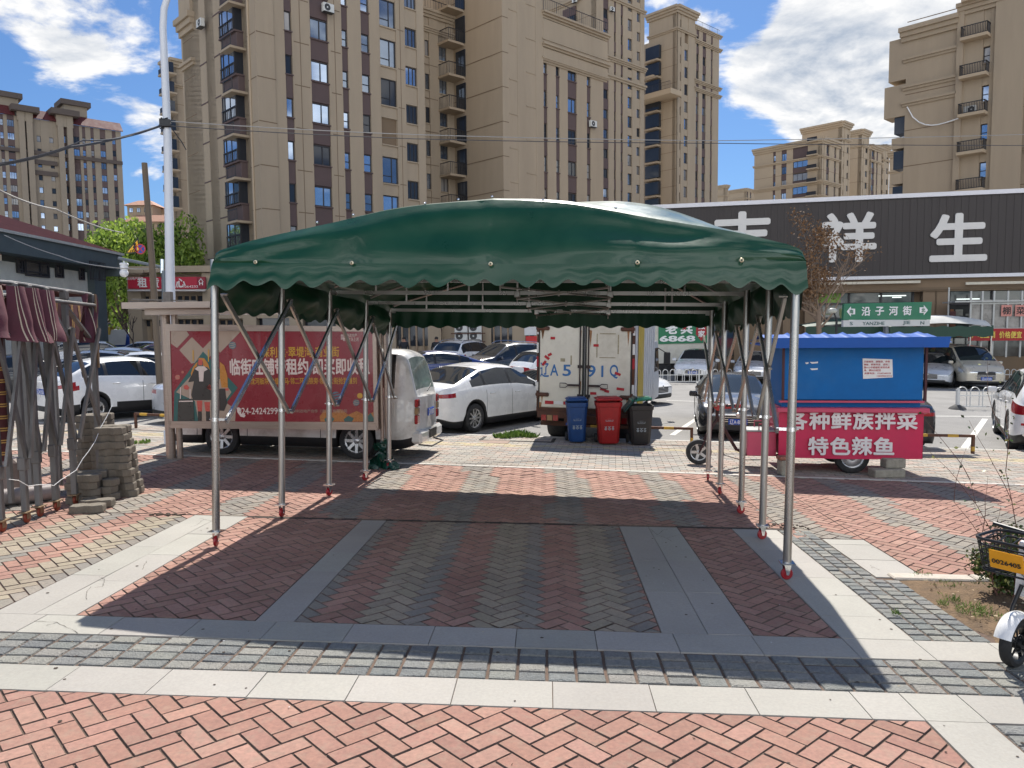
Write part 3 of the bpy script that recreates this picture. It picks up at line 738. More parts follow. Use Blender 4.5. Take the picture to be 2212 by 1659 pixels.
# green cloth bundled round the rear left legs
bd=MB();c=P(828,1012);rb=random.Random(5)
for k in range(26):
    a=rb.uniform(0,6.28);h=rb.uniform(.02,.42);r=.16*(1-h*1.3)+.03
    p=[c+V((cos(a+q*.7)*r*rb.uniform(.6,1.25)-.12*(1-h*2)*q*.4,sin(a+q*.7)*r*.7,max(.005,h+rb.uniform(-.12,.12)))) for q in range(4)]
    bd.poly(p[:3]);bd.poly([p[0],p[2],p[3]])
bd.grid(lambda u,v:c+V((-.22+.5*u,-.12+.2*sin(u*5)*.3+.1*v,.012+.12*v*(1-abs(u-.6))+.03*sin(u*21+v*9))),14,5)
tag(bd.build('bundled_tarp',mat('green_tarp_cloth',srgb(14,62,48),.35,0,.3,12,coat=.2)),'crumpled green tarpaulin bundled round the foot of the rear left canopy leg','tarpaulin')
# ================================================================ folded maroon canopy at the left
MAR=mat('maroon_cloth',srgb(96,50,60),.75,0,.14,5,bump=.25,bscale=14,dirt=.2,dcol=srgb(120,84,84))
MARD=mat('maroon_cloth_dark',srgb(84,40,42),.8,0,.16,5,bump=.25,bscale=14)
CRM=mat('cream_stripe',srgb(205,190,168),.8,0,.1,10);GLD=mat('ochre_stripe',srgb(186,146,84),.8,0,.1,10)
OLDS=mat('weathered_tube',(.20,.195,.19),.5,.6,.25,9,dirt=.35,dcol=srgb(96,74,60),stretch=(1,1,.25))
mq=[(4,1150),(57,1130),(86,1117),(122,1104),(163,1090),(218,1062)];MBs=[P(*q) for q in mq]
mt=thing('folded_canopy','folded maroon striped sliding canopy with closely pushed steel legs at left','canopy',MBs[0])
topy=[612,616,620,626,632,640]
MH=[hgt(b,y) for b,y in zip(MBs,topy)]
def lerpm(x):
    k=min(4,max(0,int(x)));f=x-k;return MBs[k].lerp(MBs[k+1],f),MH[k]+(MH[k+1]-MH[k])*f
MDIR=(MBs[5]-MBs[0]).normalized();MOUT=V((MDIR.y,-MDIR.x,0)).normalized()   # outward, towards the open plaza
Z=V((0,0,1))
colY=[1000,1135-140,1017-20,985,970,920]
for i,b in enumerate(MBs):
    m=MB();m.box(b+Z*(.13+(MH[i]-.13)/2),(.062,.062,MH[i]-.13),0,(MDIR,MOUT,Z),.006)
    lg=m.build('leg',OLDS,mt)
    ch=hgt(b,(1010,972+52,1002+18,980+10,970+22,970)[i]) if False else .62+.03*i
    m=MB();m.box(b+Z*ch,(.085,.085,.14),0,(MDIR,MOUT,Z),.008);m.build('collar',OLDS,lg);m=MB();m.box(b+Z*(MH[i]-.03),(.08,.08,.1),0,(MDIR,MOUT,Z),.006);m.build('top_joint',OLDS,lg)
    m=MB();m.box(b+Z*.125,(.15,.1,.012),0,(MDIR,MOUT,Z))
    for k in(-1,1):m.box(b+Z*.085+MOUT*(k*.025)+MDIR*.01,(.06,.005,.075),0,(MDIR,MOUT,Z))
    m.build('caster_plate',mat('rusty_zinc',srgb(150,128,100),.6,.4,.35,20,dirt=.6,dcol=srgb(110,66,40)),lg)
    m=MB();m.lathe([(.008,-.02),(.04,-.02),(.055,-.012),(.058,0),(.055,.012),(.04,.02),(.008,.02)],b+Z*.058+MDIR*.02,MOUT,18);m.build('caster_wheel',mat('worn_orange_caster',srgb(138,62,40),.6,0,.3,20,dirt=.4),lg,40)
for i in range(6):
    q=MBs[i]+(MDIR*.22)-MOUT*.62;m=MB();m.box(q+Z*(.06+(MH[i]-.1)/2),(.055,.055,MH[i]-.1),0,(MDIR,MOUT,Z),.006);m.build('leg',OLDS,mt)
for i in range(5):
    a,b=MBs[i],MBs[i+1];h0,h1=MH[i],MH[i+1]
    for (p,q,o) in ((a+Z*(h0-.42),b+Z*(.70+.03*i),.05),(a+Z*(.68+.03*i),b+Z*(h1-.42),.085)):
        m=MB();m.bar(p+MOUT*o,q+MOUT*o,.05,.03,up=MOUT);m.build('scissor_bar',OLDS,mt)
m=MB()
for o,dz in ((.0,0.02),(-.04,-.12)):
    m.tube([lerpm(x/4)[0]+Z*(lerpm(x/4)[1]+dz)-MOUT*o for x in range(-4,21)],.022,8)
m.bar(lerpm(3)[0]+Z*(MH[3]-.18)+MOUT*.05,lerpm(4)[0]+Z*(MH[4]-.62)+MOUT*.05,.05,.03);m.bar(lerpm(4)[0]+Z*(MH[4]-.15),lerpm(5)[0]+Z*(MH[5]-.6),.05,.03)
m.build('top_rail',OLDS,mt,40)
# hanging lobes of cloth
def lobe(x0,x1,drop,seed,nst=2):
    r=random.Random(seed);p0,h0=lerpm(x0);p1,h1=lerpm(x1);m=MB();mid=(p0+p1)/2
    def fn(u,v):
        p=p0.lerp(p1,u+(.35*(u-.5)*v))+Z*(h0+(h1-h0)*u-.02-drop*v-.03*sin(pi*u)*v)
        out=.07+.16*sin(pi*u)*(.4+.6*v)+.03*sin(u*9+seed+v*3)*v+(.12*max(0,v-.62)*sin(v*5+seed)*(.3+u))
        return p+MOUT*out+MDIR*(.05*v*sin(seed))
    m.grid(fn,16,16)
    for a in (.22,.30,.80,.87)[:2+2*(nst>1)]:
        m.grid(lambda u,v:fn(a+.022*u,v*.985)+MOUT*.006,1,16,1)
    m.build('cloth_fold',[MAR,CRM],mt,60)
lobe(-.9,.30,.50,1);lobe(.45,1.35,.56,2);lobe(1.42,2.2,.57,3);lobe(2.3,3.15,.55,4,1)
m=MB()
def back(u,v):
    x=-1+7.7*u;p,h=lerpm(min(5,max(0,x)));p=p+(MBs[1]-MBs[0])*min(0,x)+(MBs[5]-MBs[4])*max(0,x-5);return p+Z*(h-.05-.50*v)-MOUT*(.55+.04*sin(u*25)*v)
m.grid(back,90,6)
for k in range(25):
    u=.02+k*.038
    for d in(0,.006):m.grid(lambda a,b:back(u+d+.003*a,b*.98)+MOUT*.008,1,6,1)
m.grid(lambda u,v:lerpm(5*u)[0]+Z*(lerpm(5*u)[1]+.01+.02*sin(u*30))-MOUT*(.02+.5*v),40,3)
m.build('back_curtain',[MARD,GLD],mt,60)
m=MB()
def hang(u,v):
    p,h=lerpm(.5+u*1.9);return p-MOUT*(.35+.12*sin(u*8))+Z*(h-.35-1.55*v)
m.grid(hang,26,10)
for k in range(9):
    for d in (0,.016):m.grid(lambda a,b:hang(a,.22+k*.085+d+.009*b)+MOUT*.008+Z*(-.05*sin(a*3)),26,1,1)
m.build('hanging_cloth',[MARD,GLD],mt,60)
m=MB()
p5,h5=MBs[5],MH[5]
m.grid(lambda u,v:p5+Z*(h5+.02-.62*v)+MOUT*(.06*sin(u*7+v*3))+MDIR*(-.28+.36*u-.06*v),8,10);
for a in(.3,.42,.72):m.grid(lambda u,v:p5+Z*(h5+.02-.60*v)+MOUT*(.07*sin((a+.02*u)*7+v*3)+.004)+MDIR*(-.28+.36*(a+.03*u)-.06*v),1,10,1)
m.box(p5+Z*(h5-.45)+MOUT*.04+MDIR*.03,(.035,.02,.95),2,(MDIR,MOUT,Z))
m.build('end_flap',[MAR,CRM,mat('wood_lath',srgb(120,96,72),.8)],mt,60)
# cable and string on the frame
m=MB();a=P(0,1150)+Z*.55;b=MBs[5]+Z*1.15+MOUT*.08
m.tube([a.lerp(b,k/14)-Z*(.45*sin(pi*k/14))+MOUT*.12+V((0,0,.02*sin(k*2.2))) for k in range(15)],.004,5)
tag(m.build('white_cord',WHITEP),'thin white cord strung across the legs of the folded maroon canopy','cord')
# rolled grey sheet lying behind those legs
m=MB();c0,c1=P(-40,1098),P(126,1078);m.tube([c0+Z*.10,c1+Z*.10],.10,14);tag(m.build('sheet_roll',mat('grey_vinyl',srgb(150,140,136),.4,0,.15,6,coat=.2),None,50),'long roll of grey vinyl lying on bricks behind folded canopy legs','roll')
m=MB();c=P(14,1085);m.box(c+V((-.05,.15,.27)),(.34,.28,.5),0,None,.05);tag(m.build('covered_box',mat('grey_wrap',srgb(128,112,104),.5,0,.2,5,bump=.4,bscale=10),None,30),'bulky grey-brown wrapped box standing at the left picture edge','box')
# ---- interlocking paving blocks: piles
BLK=mat('concrete_block',srgb(122,114,102),.92,0,.22,22,bump=.6,bscale=120,dirt=.35,dcol=srgb(104,96,84))
def blockmesh():
    m=MB();L,Wd,H=.36,.20,.085;pts=[]
    n=4
    for i in range(n+1):pts.append((-L/2+L*i/n,-Wd/2+(.036 if i%2==0 else -.004)))
    for i in range(n+1):pts.append((L/2-L*i/n,Wd/2-(.036 if i%2==0 else -.004)))
    k=len(pts);vs=[]
    for z,s_ in((0,.97),(.007,1),(H-.012,1),(H,.95)):vs+=[(x*s_,y*s_,z) for x,y in pts]
    m.add(vs,[(j*k+i,j*k+(i+1)%k,(j+1)*k+(i+1)%k,(j+1)*k+i) for j in range(3) for i in range(k)]+[tuple(range(k))[::-1],tuple(3*k+i for i in range(k))])
    return m.mesh('paving_block',[BLK])
BME=blockmesh();rbk=random.Random(11)
def block(p,rz,label,grp,rx=0):
    o=bpy.data.objects.new('paving_block',BME);COL.objects.link(o);o.location=p;o.rotation_euler=(rx,0,rz);tag(o,label,'block',grp);return o
ordn=['lowest','second','third','fourth','fifth','sixth','seventh','eighth','ninth','tenth','eleventh']
def pile(base,n,lean,desc,grp,a0,pair=True):
    p=V(base)
    for k in range(n):
        z=k*.089
        for q in ((-1,1) if pair else (0,)):
            dx=V((rbk.uniform(-.02,.02)+lean[0]*k,rbk.uniform(-.02,.02)+lean[1]*k,z+.002))
            ang=a0+rbk.uniform(-.12,.12);o=V((cos(a0+pi/2),sin(a0+pi/2),0))*(.105*q)
            lv='topmost' if k==n-1 else ordn[k]
            block(p+dx+o,ang,'%s zigzag block in %s%s'%(lv,desc,'' if not pair else (', near row' if q<0 else ', far row')),grp)
pile(P(272,1068),10,(-.016,.0),'the tall leaning stack','blocks in the leaning stack',.15)
pile(P(213,1048),11,(.0,.0),'the tall stack round the canopy leg','blocks stacked round the canopy leg',.1)
pile(P(186,1082),4,(.01,.0),'the low heap left of them','blocks in the low heap',.25)
pile(P(226,1078),3,(.0,.0),'the short heap against the leaning stack','blocks in the short heap',-.3,False)
block(P(190,1106)+V((0,0,.002)),.2,'single grey zigzag paving block lying alone in front of the heap, nearer one','loose blocks');block(P(196,1098)+V((.03,.1,.002)),.12,'single grey zigzag paving block lying behind the loose front one','loose blocks')
m=MB();m.ball(P(243,1073)+V((0,0,.07)),(.07,.06,.08),10);tag(m.build('red_bag',mat('red_plastic_bag',srgb(150,30,50),.4,0,.4,25,bump=.6,bscale=40),None,30),'small crumpled red plastic bag between the stacks of paving blocks','bag')
# ================================================================ light-box billboard
bl0,br0=P(372,992),P(822,1003);BD=(br0-bl0).normalized();BD.z=0;BD.normalize();BNn=V((BD.y,-BD.x,0))
def BP(px,py,o=0):
    r=ray(px,py);t=(bl0+BNn*o-CAM).dot(BNn)/r.dot(BNn);return CAM+r*t
bb=thing('billboard','stainless steel framed advertising light box with red poster and flat roof','billboard',bl0)
STL=mat('brushed_stainless',srgb(172,156,144),.34,.7,.1,8,stretch=(.3,.3,6),bump=.03)
def bpoly(mb,pts,o,mi=0,th=.004):mb.prism([BP(x,y)+BNn*o for x,y in pts],BNn*th,mi)
m=MB()
def fr(x0,y0,x1,y1,dep,o):m.prism([BP(x0,y0)-BNn*o,BP(x1,y0)-BNn*o,BP(x1,y1)-BNn*o,BP(x0,y1)-BNn*o],BNn*dep)
m.prism([BP(357,700),BP(812,706),BP(806,716),BP(367,715)],-BNn*.28);m.prism([BP(366,910),BP(808,912),BP(816,929),BP(368,925)],-BNn*.28)
m.prism([BP(357,700.3),BP(367,715),BP(372,910),BP(366,924.8)],-BNn*.275);m.prism([BP(804.5,716),BP(812,706.2),BP(817,928.8),BP(807.5,912)],-BNn*.275)
m.build('frame',STL,bb)
m=MB();m.prism([BP(366,714),BP(806,714),BP(808,913),BP(371,911)],-BNn*.06);m.build('light_box',mat('box_back',(.25,.24,.24),.5),bb) if False else None
for pxs,ybot in (((351,371),993),((374,387),988),((819,827),1003),((829,838),1003)):
    m=MB();c=BP(sum(pxs)/2,ybot,0)-BNn*.14;w=(BP(pxs[1],900)-BP(pxs[0],900)).length;zt=BP(pxs[0],672).z
    m.tube([V((c.x,c.y,gz(c.x,c.y)-.02)),V((c.x,c.y,zt))],w/2,14);m.build('post',STL,bb,40)
m=MB();a,b=BP(306,668),BP(845,672);zz=a.z-.02;
def slabp(x,o,z):q=BP(x,800);return V((q.x,q.y,0))+BNn*o+Z*z
for (x0,x1,o0,o1,z0,z1) in ((305,848,.48,-.75,a.z,a.z+.10),(338,836,.28,-.55,a.z-.10,a.z-.001)):
    q=[slabp(x0,o0,z0),slabp(x1,o0,z0),slabp(x1,o1,z0),slabp(x0,o1,z0)];m.prism(q,Z*(z1-z0))
m.build('roof',STL,bb)
m=MB();m.bar(slabp(306,.2,a.z+.16),slabp(420,-.2,a.z+.13),.05,.02);m.bar(slabp(310,.3,a.z+.12),slabp(345,.0,a.z+.14),.04,.02);m.box(slabp(370,0,a.z+.2),(.12,.12,.16));m.build('roof_clutter',mat('scrap_metal',srgb(110,104,98),.5,.3,.3,20),bb)
PR=mat('poster_red',srgb(138,34,46),.28,0,.08,2,coat=.6);PB=mat('poster_beige',srgb(172,150,132),.3,0,.05,3,coat=.6);PTe=mat('poster_teal',srgb(40,96,92),.3,0,.05,3,coat=.6)
PY=mat('poster_yellow',srgb(206,158,56),.3,0,.05,3,coat=.5);PW=mat('poster_white',srgb(226,206,196),.3,0,.04,3,coat=.5);PD=mat('poster_dark',srgb(50,46,44),.3,0,.1,5,coat=.5);PO=mat('poster_orange',srgb(196,128,48),.3,0,.06,4,coat=.5);PS_=mat('poster_coral',srgb(196,84,72),.3,0,.06,4,coat=.5)
PLb=mat('poster_grey_blue',srgb(86,110,124),.3,0,.1,5,coat=.5)
m=MB();bpoly(m,[(366.5,714.5),(806,714.5),(808.5,913),(371,911)],-.035,0,.02);pst=m.build('poster',PR,bb)
def art(name,pts,o,mt_):
    m=MB()
    for q in (pts if isinstance(pts[0][0],(tuple,list)) else [pts]):bpoly(m,q,o,0,.0015)
    return m.build(name,mt_,pst)
r2=lambda L:[(320+.193*x,698.5+.193*y) for x,y in L]
art('poster_shape',[r2([(248,88),(425,88),(455,130),(318,275),(250,225)]),r2([(485,155),(610,280),(715,170),(715,88),(1035,88),(800,330),(770,290),(640,420),(480,450),(345,300)])],-.0145,PB)
art('poster_shape',[r2([(610,315),(1000,720),(880,880),(960,1095),(278,1095),(290,760)])],-.0125,PTe)
art('poster_shape',[r2([(310,770),(490,570),(700,640),(820,620),(930,770),(850,880),(980,960),(970,1095),(560,1095),(520,870)])],-.0105,PB)
art('poster_figure_coat',[r2([(505,520),(530,480),(640,480),(690,530),(715,660),(720,860),(500,860),(480,800),(510,650),(445,660)]),],-.0085,PD)
art('poster_figure_coat',[r2([(800,430),(850,470),(885,590),(890,720),(820,720),(800,600)])],-.0085,PO)
art('poster_figure_shirt',[r2([(560,480),(625,480),(615,650),(570,650)]),r2([(520,510),(560,478),(575,545)]),r2([(625,478),(665,515),(615,545)])],-.0065,PW)
art('poster_figure_skin',[r2([(555,420),(570,405),(600,405),(608,425),(604,470),(560,470)]),r2([(395,700),(430,685),(460,720),(440,745),(400,735)]),r2([(640,720),(690,680),(712,720),(700,750)]),r2([(845,730),(900,725),(895,755),(850,750)]),r2([(540,865),(605,865),(600,985),(555,985)]),r2([(625,880),(690,880),(688,985),(640,985)])],-.0085,PS_)
art('poster_figure_hair',[r2([(545,410),(575,385),(625,390),(668,450),(690,520),(660,490),(615,480),(612,430),(600,405),(560,405)]),r2([(552,430),(545,480),(520,500),(480,590),(475,560),(500,490),(530,450)])],-.0075,PO)
art('poster_figure_boots',[r2([(556,985),(598,985),(600,1093),(556,1093)]),r2([(645,985),(690,985),(690,1093),(648,1093)]),r2([(810,730),(860,730),(880,900),(850,980),(700,970),(715,760)])],-.0055,PD)
art('poster_suitcase',[r2([(335,850),(505,845),(515,1090),(328,1092)])],-.0045,mat('poster_charcoal',srgb(62,60,56),.3,0,.1,5,coat=.5));art('poster_suitcase',[r2([(356,715),(366,715),(366,845),(356,845)]),r2([(464,735),(474,735),(474,845),(464,845)]),r2([(345,868),(498,864),(500,876),(345,880)])],-.0035,PW)
art('poster_stroke',[r2([(496,300),(508,300),(508,425),(498,425)]),r2([(667,295),(680,295),(680,428),(669,428)])],-.0045,PY)
def disc(cx,cy,r,o,mt_,stripes=None):
    q=[(cx+r*cos(2*pi*k/20),cy+r*sin(2*pi*k/20)) for k in range(20)];art('poster_ball',[q],o,mt_)
    if stripes:
        for k in(-.55,0,.55):
            hw=r*math.sqrt(1-k*k);art('poster_ball_stripe',[[(cx-hw*.9,cy+k*r-r*.1+hw*.2),(cx+hw*.9,cy+k*r-r*.1-hw*.2),(cx+hw*.9,cy+k*r+r*.1-hw*.2),(cx-hw*.9,cy+k*r+r*.1+hw*.2)]],o+.002,stripes)
disc(501.5,746,8,-.0105,PLb,PB);disc(383,815,5.5,-.0105,PS_,PB);disc(394,804,3,-.0105,PS_,PB);disc(725,857,11,-.0135,PLb,PR);disc(777,855,6,-.0125,PY);disc(769,870,7,-.0125,PLb,PB)
art('poster_shape',[[(690,900),(700,886),(716,892),(735,884),(752,896),(770,888),(790,898),(806,890),(808,911),(692,911)]],-.0135,mat('poster_gold',srgb(178,112,52),.3,0,.25,40,coat=.5));art('poster_shape',[[(700,905),(712,897),(722,905),(718,911),(702,911)],[(742,906),(752,898),(764,904),(760,911),(744,911)],[(790,904),(800,892),(807,903),(807,911),(792,911)]],-.0115,PTe)
mid=lambda x,y,o=-.011:BP(x,y)+BNn*o
def ptext(body,cx,cy,pxh,mt_,wpx=None,bold=.02,o=-.0105):
    k=(BP(cx+50,cy)-BP(cx,cy)).length/50;return text(body,pxh*k*1.08,mt_,mid(cx,cy,o),BD,Z,pst,.001,bold,1,'poster_lettering',wpx*k if wpx else None)
ptext('保利达·翠堤湾 商业街',648,760,22,PY,168,.02);ptext('临街旺铺带租约 即买即收租',646,792,34,PW,302,.035);ptext('东沈河板块·价值亚马·邻二环地铁旁·领铺大街抢到赚到',650,823,14,PY,240,.012)
ptext('024-24242999',560,888,18,PW,94,.012);ptext('保利达地产合作（沈阳）有限公司',690,888,7,PB,118,.005);ptext('保利达地产\n翠堤主场上河',757,729,8,PW,34,.005)
art('poster_phone',[[(511,881),(516,880),(519,886),(517,889),(522,895),(526,893),(530,898),(527,902),(519,900),(512,890)]],-.0105,PW)
art('poster_shape',[[(736,723),(747,723),(747,733),(736,733),(736,731),(744.5,731),(744.5,729),(736,729),(736,727),(744.5,727),(744.5,725),(736,725)]],-.0105,PW)
m=MB();m.prism([BP(367,715)-BNn*.002,BP(805.5,716)-BNn*.002,BP(808,912)-BNn*.002,BP(372,910)-BNn*.002],BNn*.0015)
gl=mat('poster_glazing',(1,1,1),.04,0,0,trans=1,spec=.5)
# ---- low rusty rail barriers along the kerb
RAIL=mat('rusty_rail',srgb(92,64,52),.6,.5,.4,12,dirt=.5,dcol=srgb(120,96,60))
YEL=mat('worn_yellow',srgb(190,150,50),.6,0,.3,14)
def barrier(pa,pb,h,label,bend=True):
    a,b=pa,pb;o=thing('rail_barrier',label,'barrier',a,0,'low rail barriers along the kerb');m=MB()
    m.bar(a+Z*h,b+Z*h,.05,.05)
    for q in(a,b):m.bar(q,q+Z*(h+.025),.05,.05)
    m.build('rail',RAIL,o)
    m=MB();
    for f in(.15,.5,.8):
        c=a.lerp(b,f);d=(b-a).normalized()*.1;m.bar(c+Z*h-d,c+Z*h+d,.053,.053)
    m.bar(b+Z*.05,b+Z*.14,.053,.053);m.build('yellow_band',YEL,o)
def hb(px,yb,yt):
    q=P(px,yb);return q,hgt(q,yt,Z)
q,h=hb(294,925,894);barrier(q,P(420,932),h,'low rusty rail barrier beside the left billboard post')
q,h=hb(1494,960,926);barrier(P(1250,953),q,h,'low dark rail barrier to the right of the black bin')
q,h=hb(2101,980,942);barrier(P(1880,975),q,h,'low rusty rail barrier to the right of the food cart')
# ================================================================ BUILDINGS
PHI=rad(43);E1=V((cos(PHI),sin(PHI),0));E2=V((-sin(PHI),cos(PHI),0))
TAN=mat('tan_render',srgb(164,148,127),.9,0,.08,.8,bump=.15,bscale=30,dirt=.28,dcol=srgb(136,119,99),stretch=(1,1,.14))
TAN2=mat('tan_render_pale',srgb(176,158,134),.9,0,.06,.3,dirt=.1,dcol=srgb(150,134,112))
GROOVE=mat('render_joint',srgb(120,102,82),.9,0,0)
BRN=mat('brown_panel',srgb(92,76,74),.8,0,.08,1.5)
WFR=mat('window_frame',srgb(50,48,50),.5,0,.1,5)
def glassmat(n,c,r,met):return mat(n,c,r,met,.25,.22)
PANES=[glassmat('window_glass_sky',(.42,.50,.62),.02,.85),glassmat('window_glass_mid',(.20,.24,.30),.03,.8),glassmat('window_glass_dark',(.035,.04,.05),.04,.2),glassmat('window_glass_curtain',(.36,.34,.32),.12,.35)]
RAILM=mat('dark_railing',(.03,.03,.035),.5,.3,.1,5)
ACM=mat('ac_white',srgb(205,205,200),.5,0,.06,4);ACG=mat('ac_grille',(.05,.05,.05),.6)
class Fac:
    def __init__(s,A,e,nrm):s.A=V(A);s.e=V(e);s.n=V(nrm)
    def hit(s,px,py):
        r=ray(px,py);t=(s.A-CAM).dot(s.n)/r.dot(s.n);return CAM+r*t
    def u(s,px,py):return (s.hit(px,py)-s.A).dot(s.e)
    def z(s,px,py):return s.hit(px,py).z
    def pt(s,u,z,o=0):q=s.A+s.e*u+s.n*o;return V((q.x,q.y,z))
_WM={}
def winmesh(w,h,style):
    key=(round(w,1),round(h,1),style)
    if key in _WM:return _WM[key]
    w,h=key[0],key[1];m=MB();t=.07 if w>1 else .055
    m.box((t/2,0,h/2),(t,.07,h));m.box((w-t/2,0,h/2),(t,.07,h));m.box((w/2,0,t/2),(w-2*t,.07,t));m.box((w/2,0,h-t/2),(w-2*t,.07,t))
    if style=='3':m.box((w*.62,0,h/2),(t,.06,h-2*t));m.box((w*.31,0,h*.28),(w*.62-t*1.5,.06,t*.8))
    elif style=='2':m.box((w*.55,0,h/2),(t,.06,h-2*t))
    elif style=='4':
        m.box((w*.36,0,h/2),(t,.06,h-2*t));m.box((w*.70,0,h/2),(t,.06,h-2*t))
    elif style=='h':m.box((w/2,0,h*.45),(w-2*t,.06,t))
    f=m.mesh('window',[WFR]);ps=[]
    for pm in PANES:
        g=MB();g.poly([(t*.5,.01,t*.5),(w-t*.5,.01,t*.5),(w-t*.5,.01,h-t*.5),(t*.5,.01,h-t*.5)]);ps.append(g.mesh('pane',[pm]))
    _WM[key]=(f,ps,w,h);return _WM[key]
rwin=random.Random(17)
def window(T,fc,u0,z0,w,h,style,off,pane=None,panes=True):
    f,ps,w2,h2=winmesh(w,h,style)
    M=frame(fc.pt(u0+(w-w2)/2,z0,off),fc.e,-fc.n,Z)
    a=rwin.uniform(-.012,.012);b=rwin.uniform(-.012,.012)
    o=bpy.data.objects.new('window',f);COL.objects.link(o);o.parent=T;o.matrix_basis=WM[T.name].inverted()@M
    if pane is None:pane=rwin.choices((0,1,2,3),(.40,.26,.20,.14))[0]
    p=bpy.data.objects.new('pane',ps[pane]);COL.objects.link(p);p.parent=o
    p.matrix_basis=Matrix.Translation((w2/2,0,h2/2))@Matrix.Rotation(a,4,'Z')@Matrix.Rotation(b,4,'X')@Matrix.Translation((-w2/2,0,-h2/2))
def facade(T,wall,span,fc,L,z0,z1,cols,dep=.22,thick=.6,sill=True):
    # cols: (pxl,pxr,refy,ytop,ybot,kind,style,kmin,kmax,voids)   kind b brown spandrel, t plain
    bx=lambda u0,u1,za,zb,o0,o1,mi,mb:mb.box(fc.pt((u0+u1)/2,(za+zb)/2,(o0+o1)/2),(u1-u0,o1-o0,zb-za),mi,(fc.e,fc.n,Z))
    bx(0,L,z0,z1,-dep-thick,-dep,0,wall)
    cs=[]
    for c in cols:
        u0,u1=fc.u(c[0],c[2]),fc.u(c[1],c[2]);pm=(c[0]+c[1])/2
        zt,zb=fc.z(pm,c[3]),fc.z(pm,c[4]);cs.append((u0,u1,zb,zt-zb)+tuple(c[5:]))
    cs.sort();prev=0
    for c in cs:
        if c[0]-prev>.02:bx(prev,c[0],z0,z1,-dep,0,0,wall)
        prev=c[1]
    if L-prev>.02:bx(prev,L,z0,z1,-dep,0,0,wall)
    for (u0,u1,zb,h,kind,style,k0,k1,voids,sp) in cs:
        last=z0
        if kind=='b':
            span=MB();bx(u0+.01,u1-.01,z0,z1,-dep,-dep+.02,0,span)
        for k in range(k0,k1+1):
            a=zb+k*sp;b=a+h
            if b>z1-.2:break
            mb,mi=(span,0) if kind=='b' else (wall,0)
            if a-.05>last:bx(u0+.01,u1-.01,last,a-.05,-dep,-.07,mi,mb)
            if sill:bx(u0-.04 if kind=='b' else u0+.01,u1+.04 if kind=='b' else u1-.01,a-.10,a-.01,-dep,.03,mi,mb)
            if k in voids:
                bx(u0+.01,u1-.01,a,b,-dep-.02,-dep+.004,1,wall)
            else:window(T,fc,u0+.01,a,u1-u0-.02,h,style,-dep+.05)
            last=b+.03
        mb=span if kind=='b' else wall
        if z1>last:bx(u0+.01,u1-.01,last,z1,-dep,-.07,0,mb)
        if kind=='b':span.build('spandrel',BRN,T)
def grooves(wall,fc,L,zs,o=.004,u0=0):
    for z in zs:wall.box(fc.pt((u0+L)/2,z,o),(L-u0,.012,.07),1,(fc.e,fc.n,Z))
def cornice(mb,fc,u0,u1,z,h,o,mi=0,steps=3):
    for k in range(steps):
        hh=h/steps;mb.box(fc.pt((u0+u1)/2,z+hh*(k+.5),o*(k+1)/steps/2),(u1-u0+.1*k,o*(k+1)/steps,hh-.006),mi,(fc.e,fc.n,Z))
def railing(T,fc,u0,u1,z,h,o,name='railing',step=.22):
    m=MB();m.bar(fc.pt(u0,z+h,o),fc.pt(u1,z+h,o),.05,.05);m.bar(fc.pt(u0,z+.08,o),fc.pt(u1,z+.08,o),.04,.04)
    n=max(1,int((u1-u0)/step))
    for k in range(n+1):
        u=u0+(u1-u0)*k/n;m.bar(fc.pt(u,z,o),fc.pt(u,z+h,o),.02 if k%6 else .05,.02 if k%6 else .05)
    return m.build(name,RAILM,T)
def acunit(T,fc,u,z,o,s=1):
    m=MB();c=fc.pt(u,z+.3*s,o);m.box(c,(.85*s,.32*s,.6*s),0,(fc.e,fc.n,Z),.02)
    q=fc.pt(u-.12*s,z+.3*s,o+.163*s);m.lathe([(.01,0),(.24*s,0)],q,fc.n,18,1);m.lathe([(.24*s,0),(.25*s,.01),(.26*s,0)],q,fc.n,18,0);m.lathe([(0,.004),(.06*s,.004)],q,fc.n,10,0)
    m.box(fc.pt(u,z-.02,o),(.8*s,.4*s,.03),1,(fc.e,fc.n,Z));return m.build('air_conditioner',[ACM,ACG],T)
def mass(mb,corners,z0,z1,mi=0):mb.prism([V((p[0],p[1],z0)) for p in corners],(0,0,z1-z0),mi)
FL=2.95
def corner(px,depth):r=ray(px,500);return V((r.x/r.y*depth,depth,0))
# ---- main apartment block, near wing
C1=corner(569,53.7);SPC=FL
b1=thing('apartment_building','tall tan apartment block with brown window strips and dark bay windows, left of centre','apartment block',C1)
fF=Fac(C1,E1,-E2);fL=Fac(C1,-E2*-1,-E1)
L1=fF.u(921,400);LL=fL.u(399,200)
wall=MB();span=MB()
Z1=46
facade(b1,wall,span,fF,L1,-1,Z1,[(622.5,638.5,333,305,345,'b','1',-2,8,(),FL),(677.6,716,333,313,356.6,'b','2',-2,8,(),FL),(744.6,757.5,333,330,365,'b','h',-2,8,(),FL),(786,804,333,334,371.6,'b','h',-2,8,(),FL),
    (826,860.5,333,340,396,'t','3',-2,8,(1,),FL),(879.5,904.6,333,310,349,'t','4',-2,8,(),FL)])
bay0,bay1=fL.u(535,330),fL.u(500,330)
facade(b1,wall,span,fL,LL,-1,Z1,[(487.6,472.6,363,343,382,'b','2',-2,4,(),FL),(455.3,442,372,353,392,'b','2',-2,4,(),FL),(533,503,330,303,354,'b','4',-2,5,(),FL)])
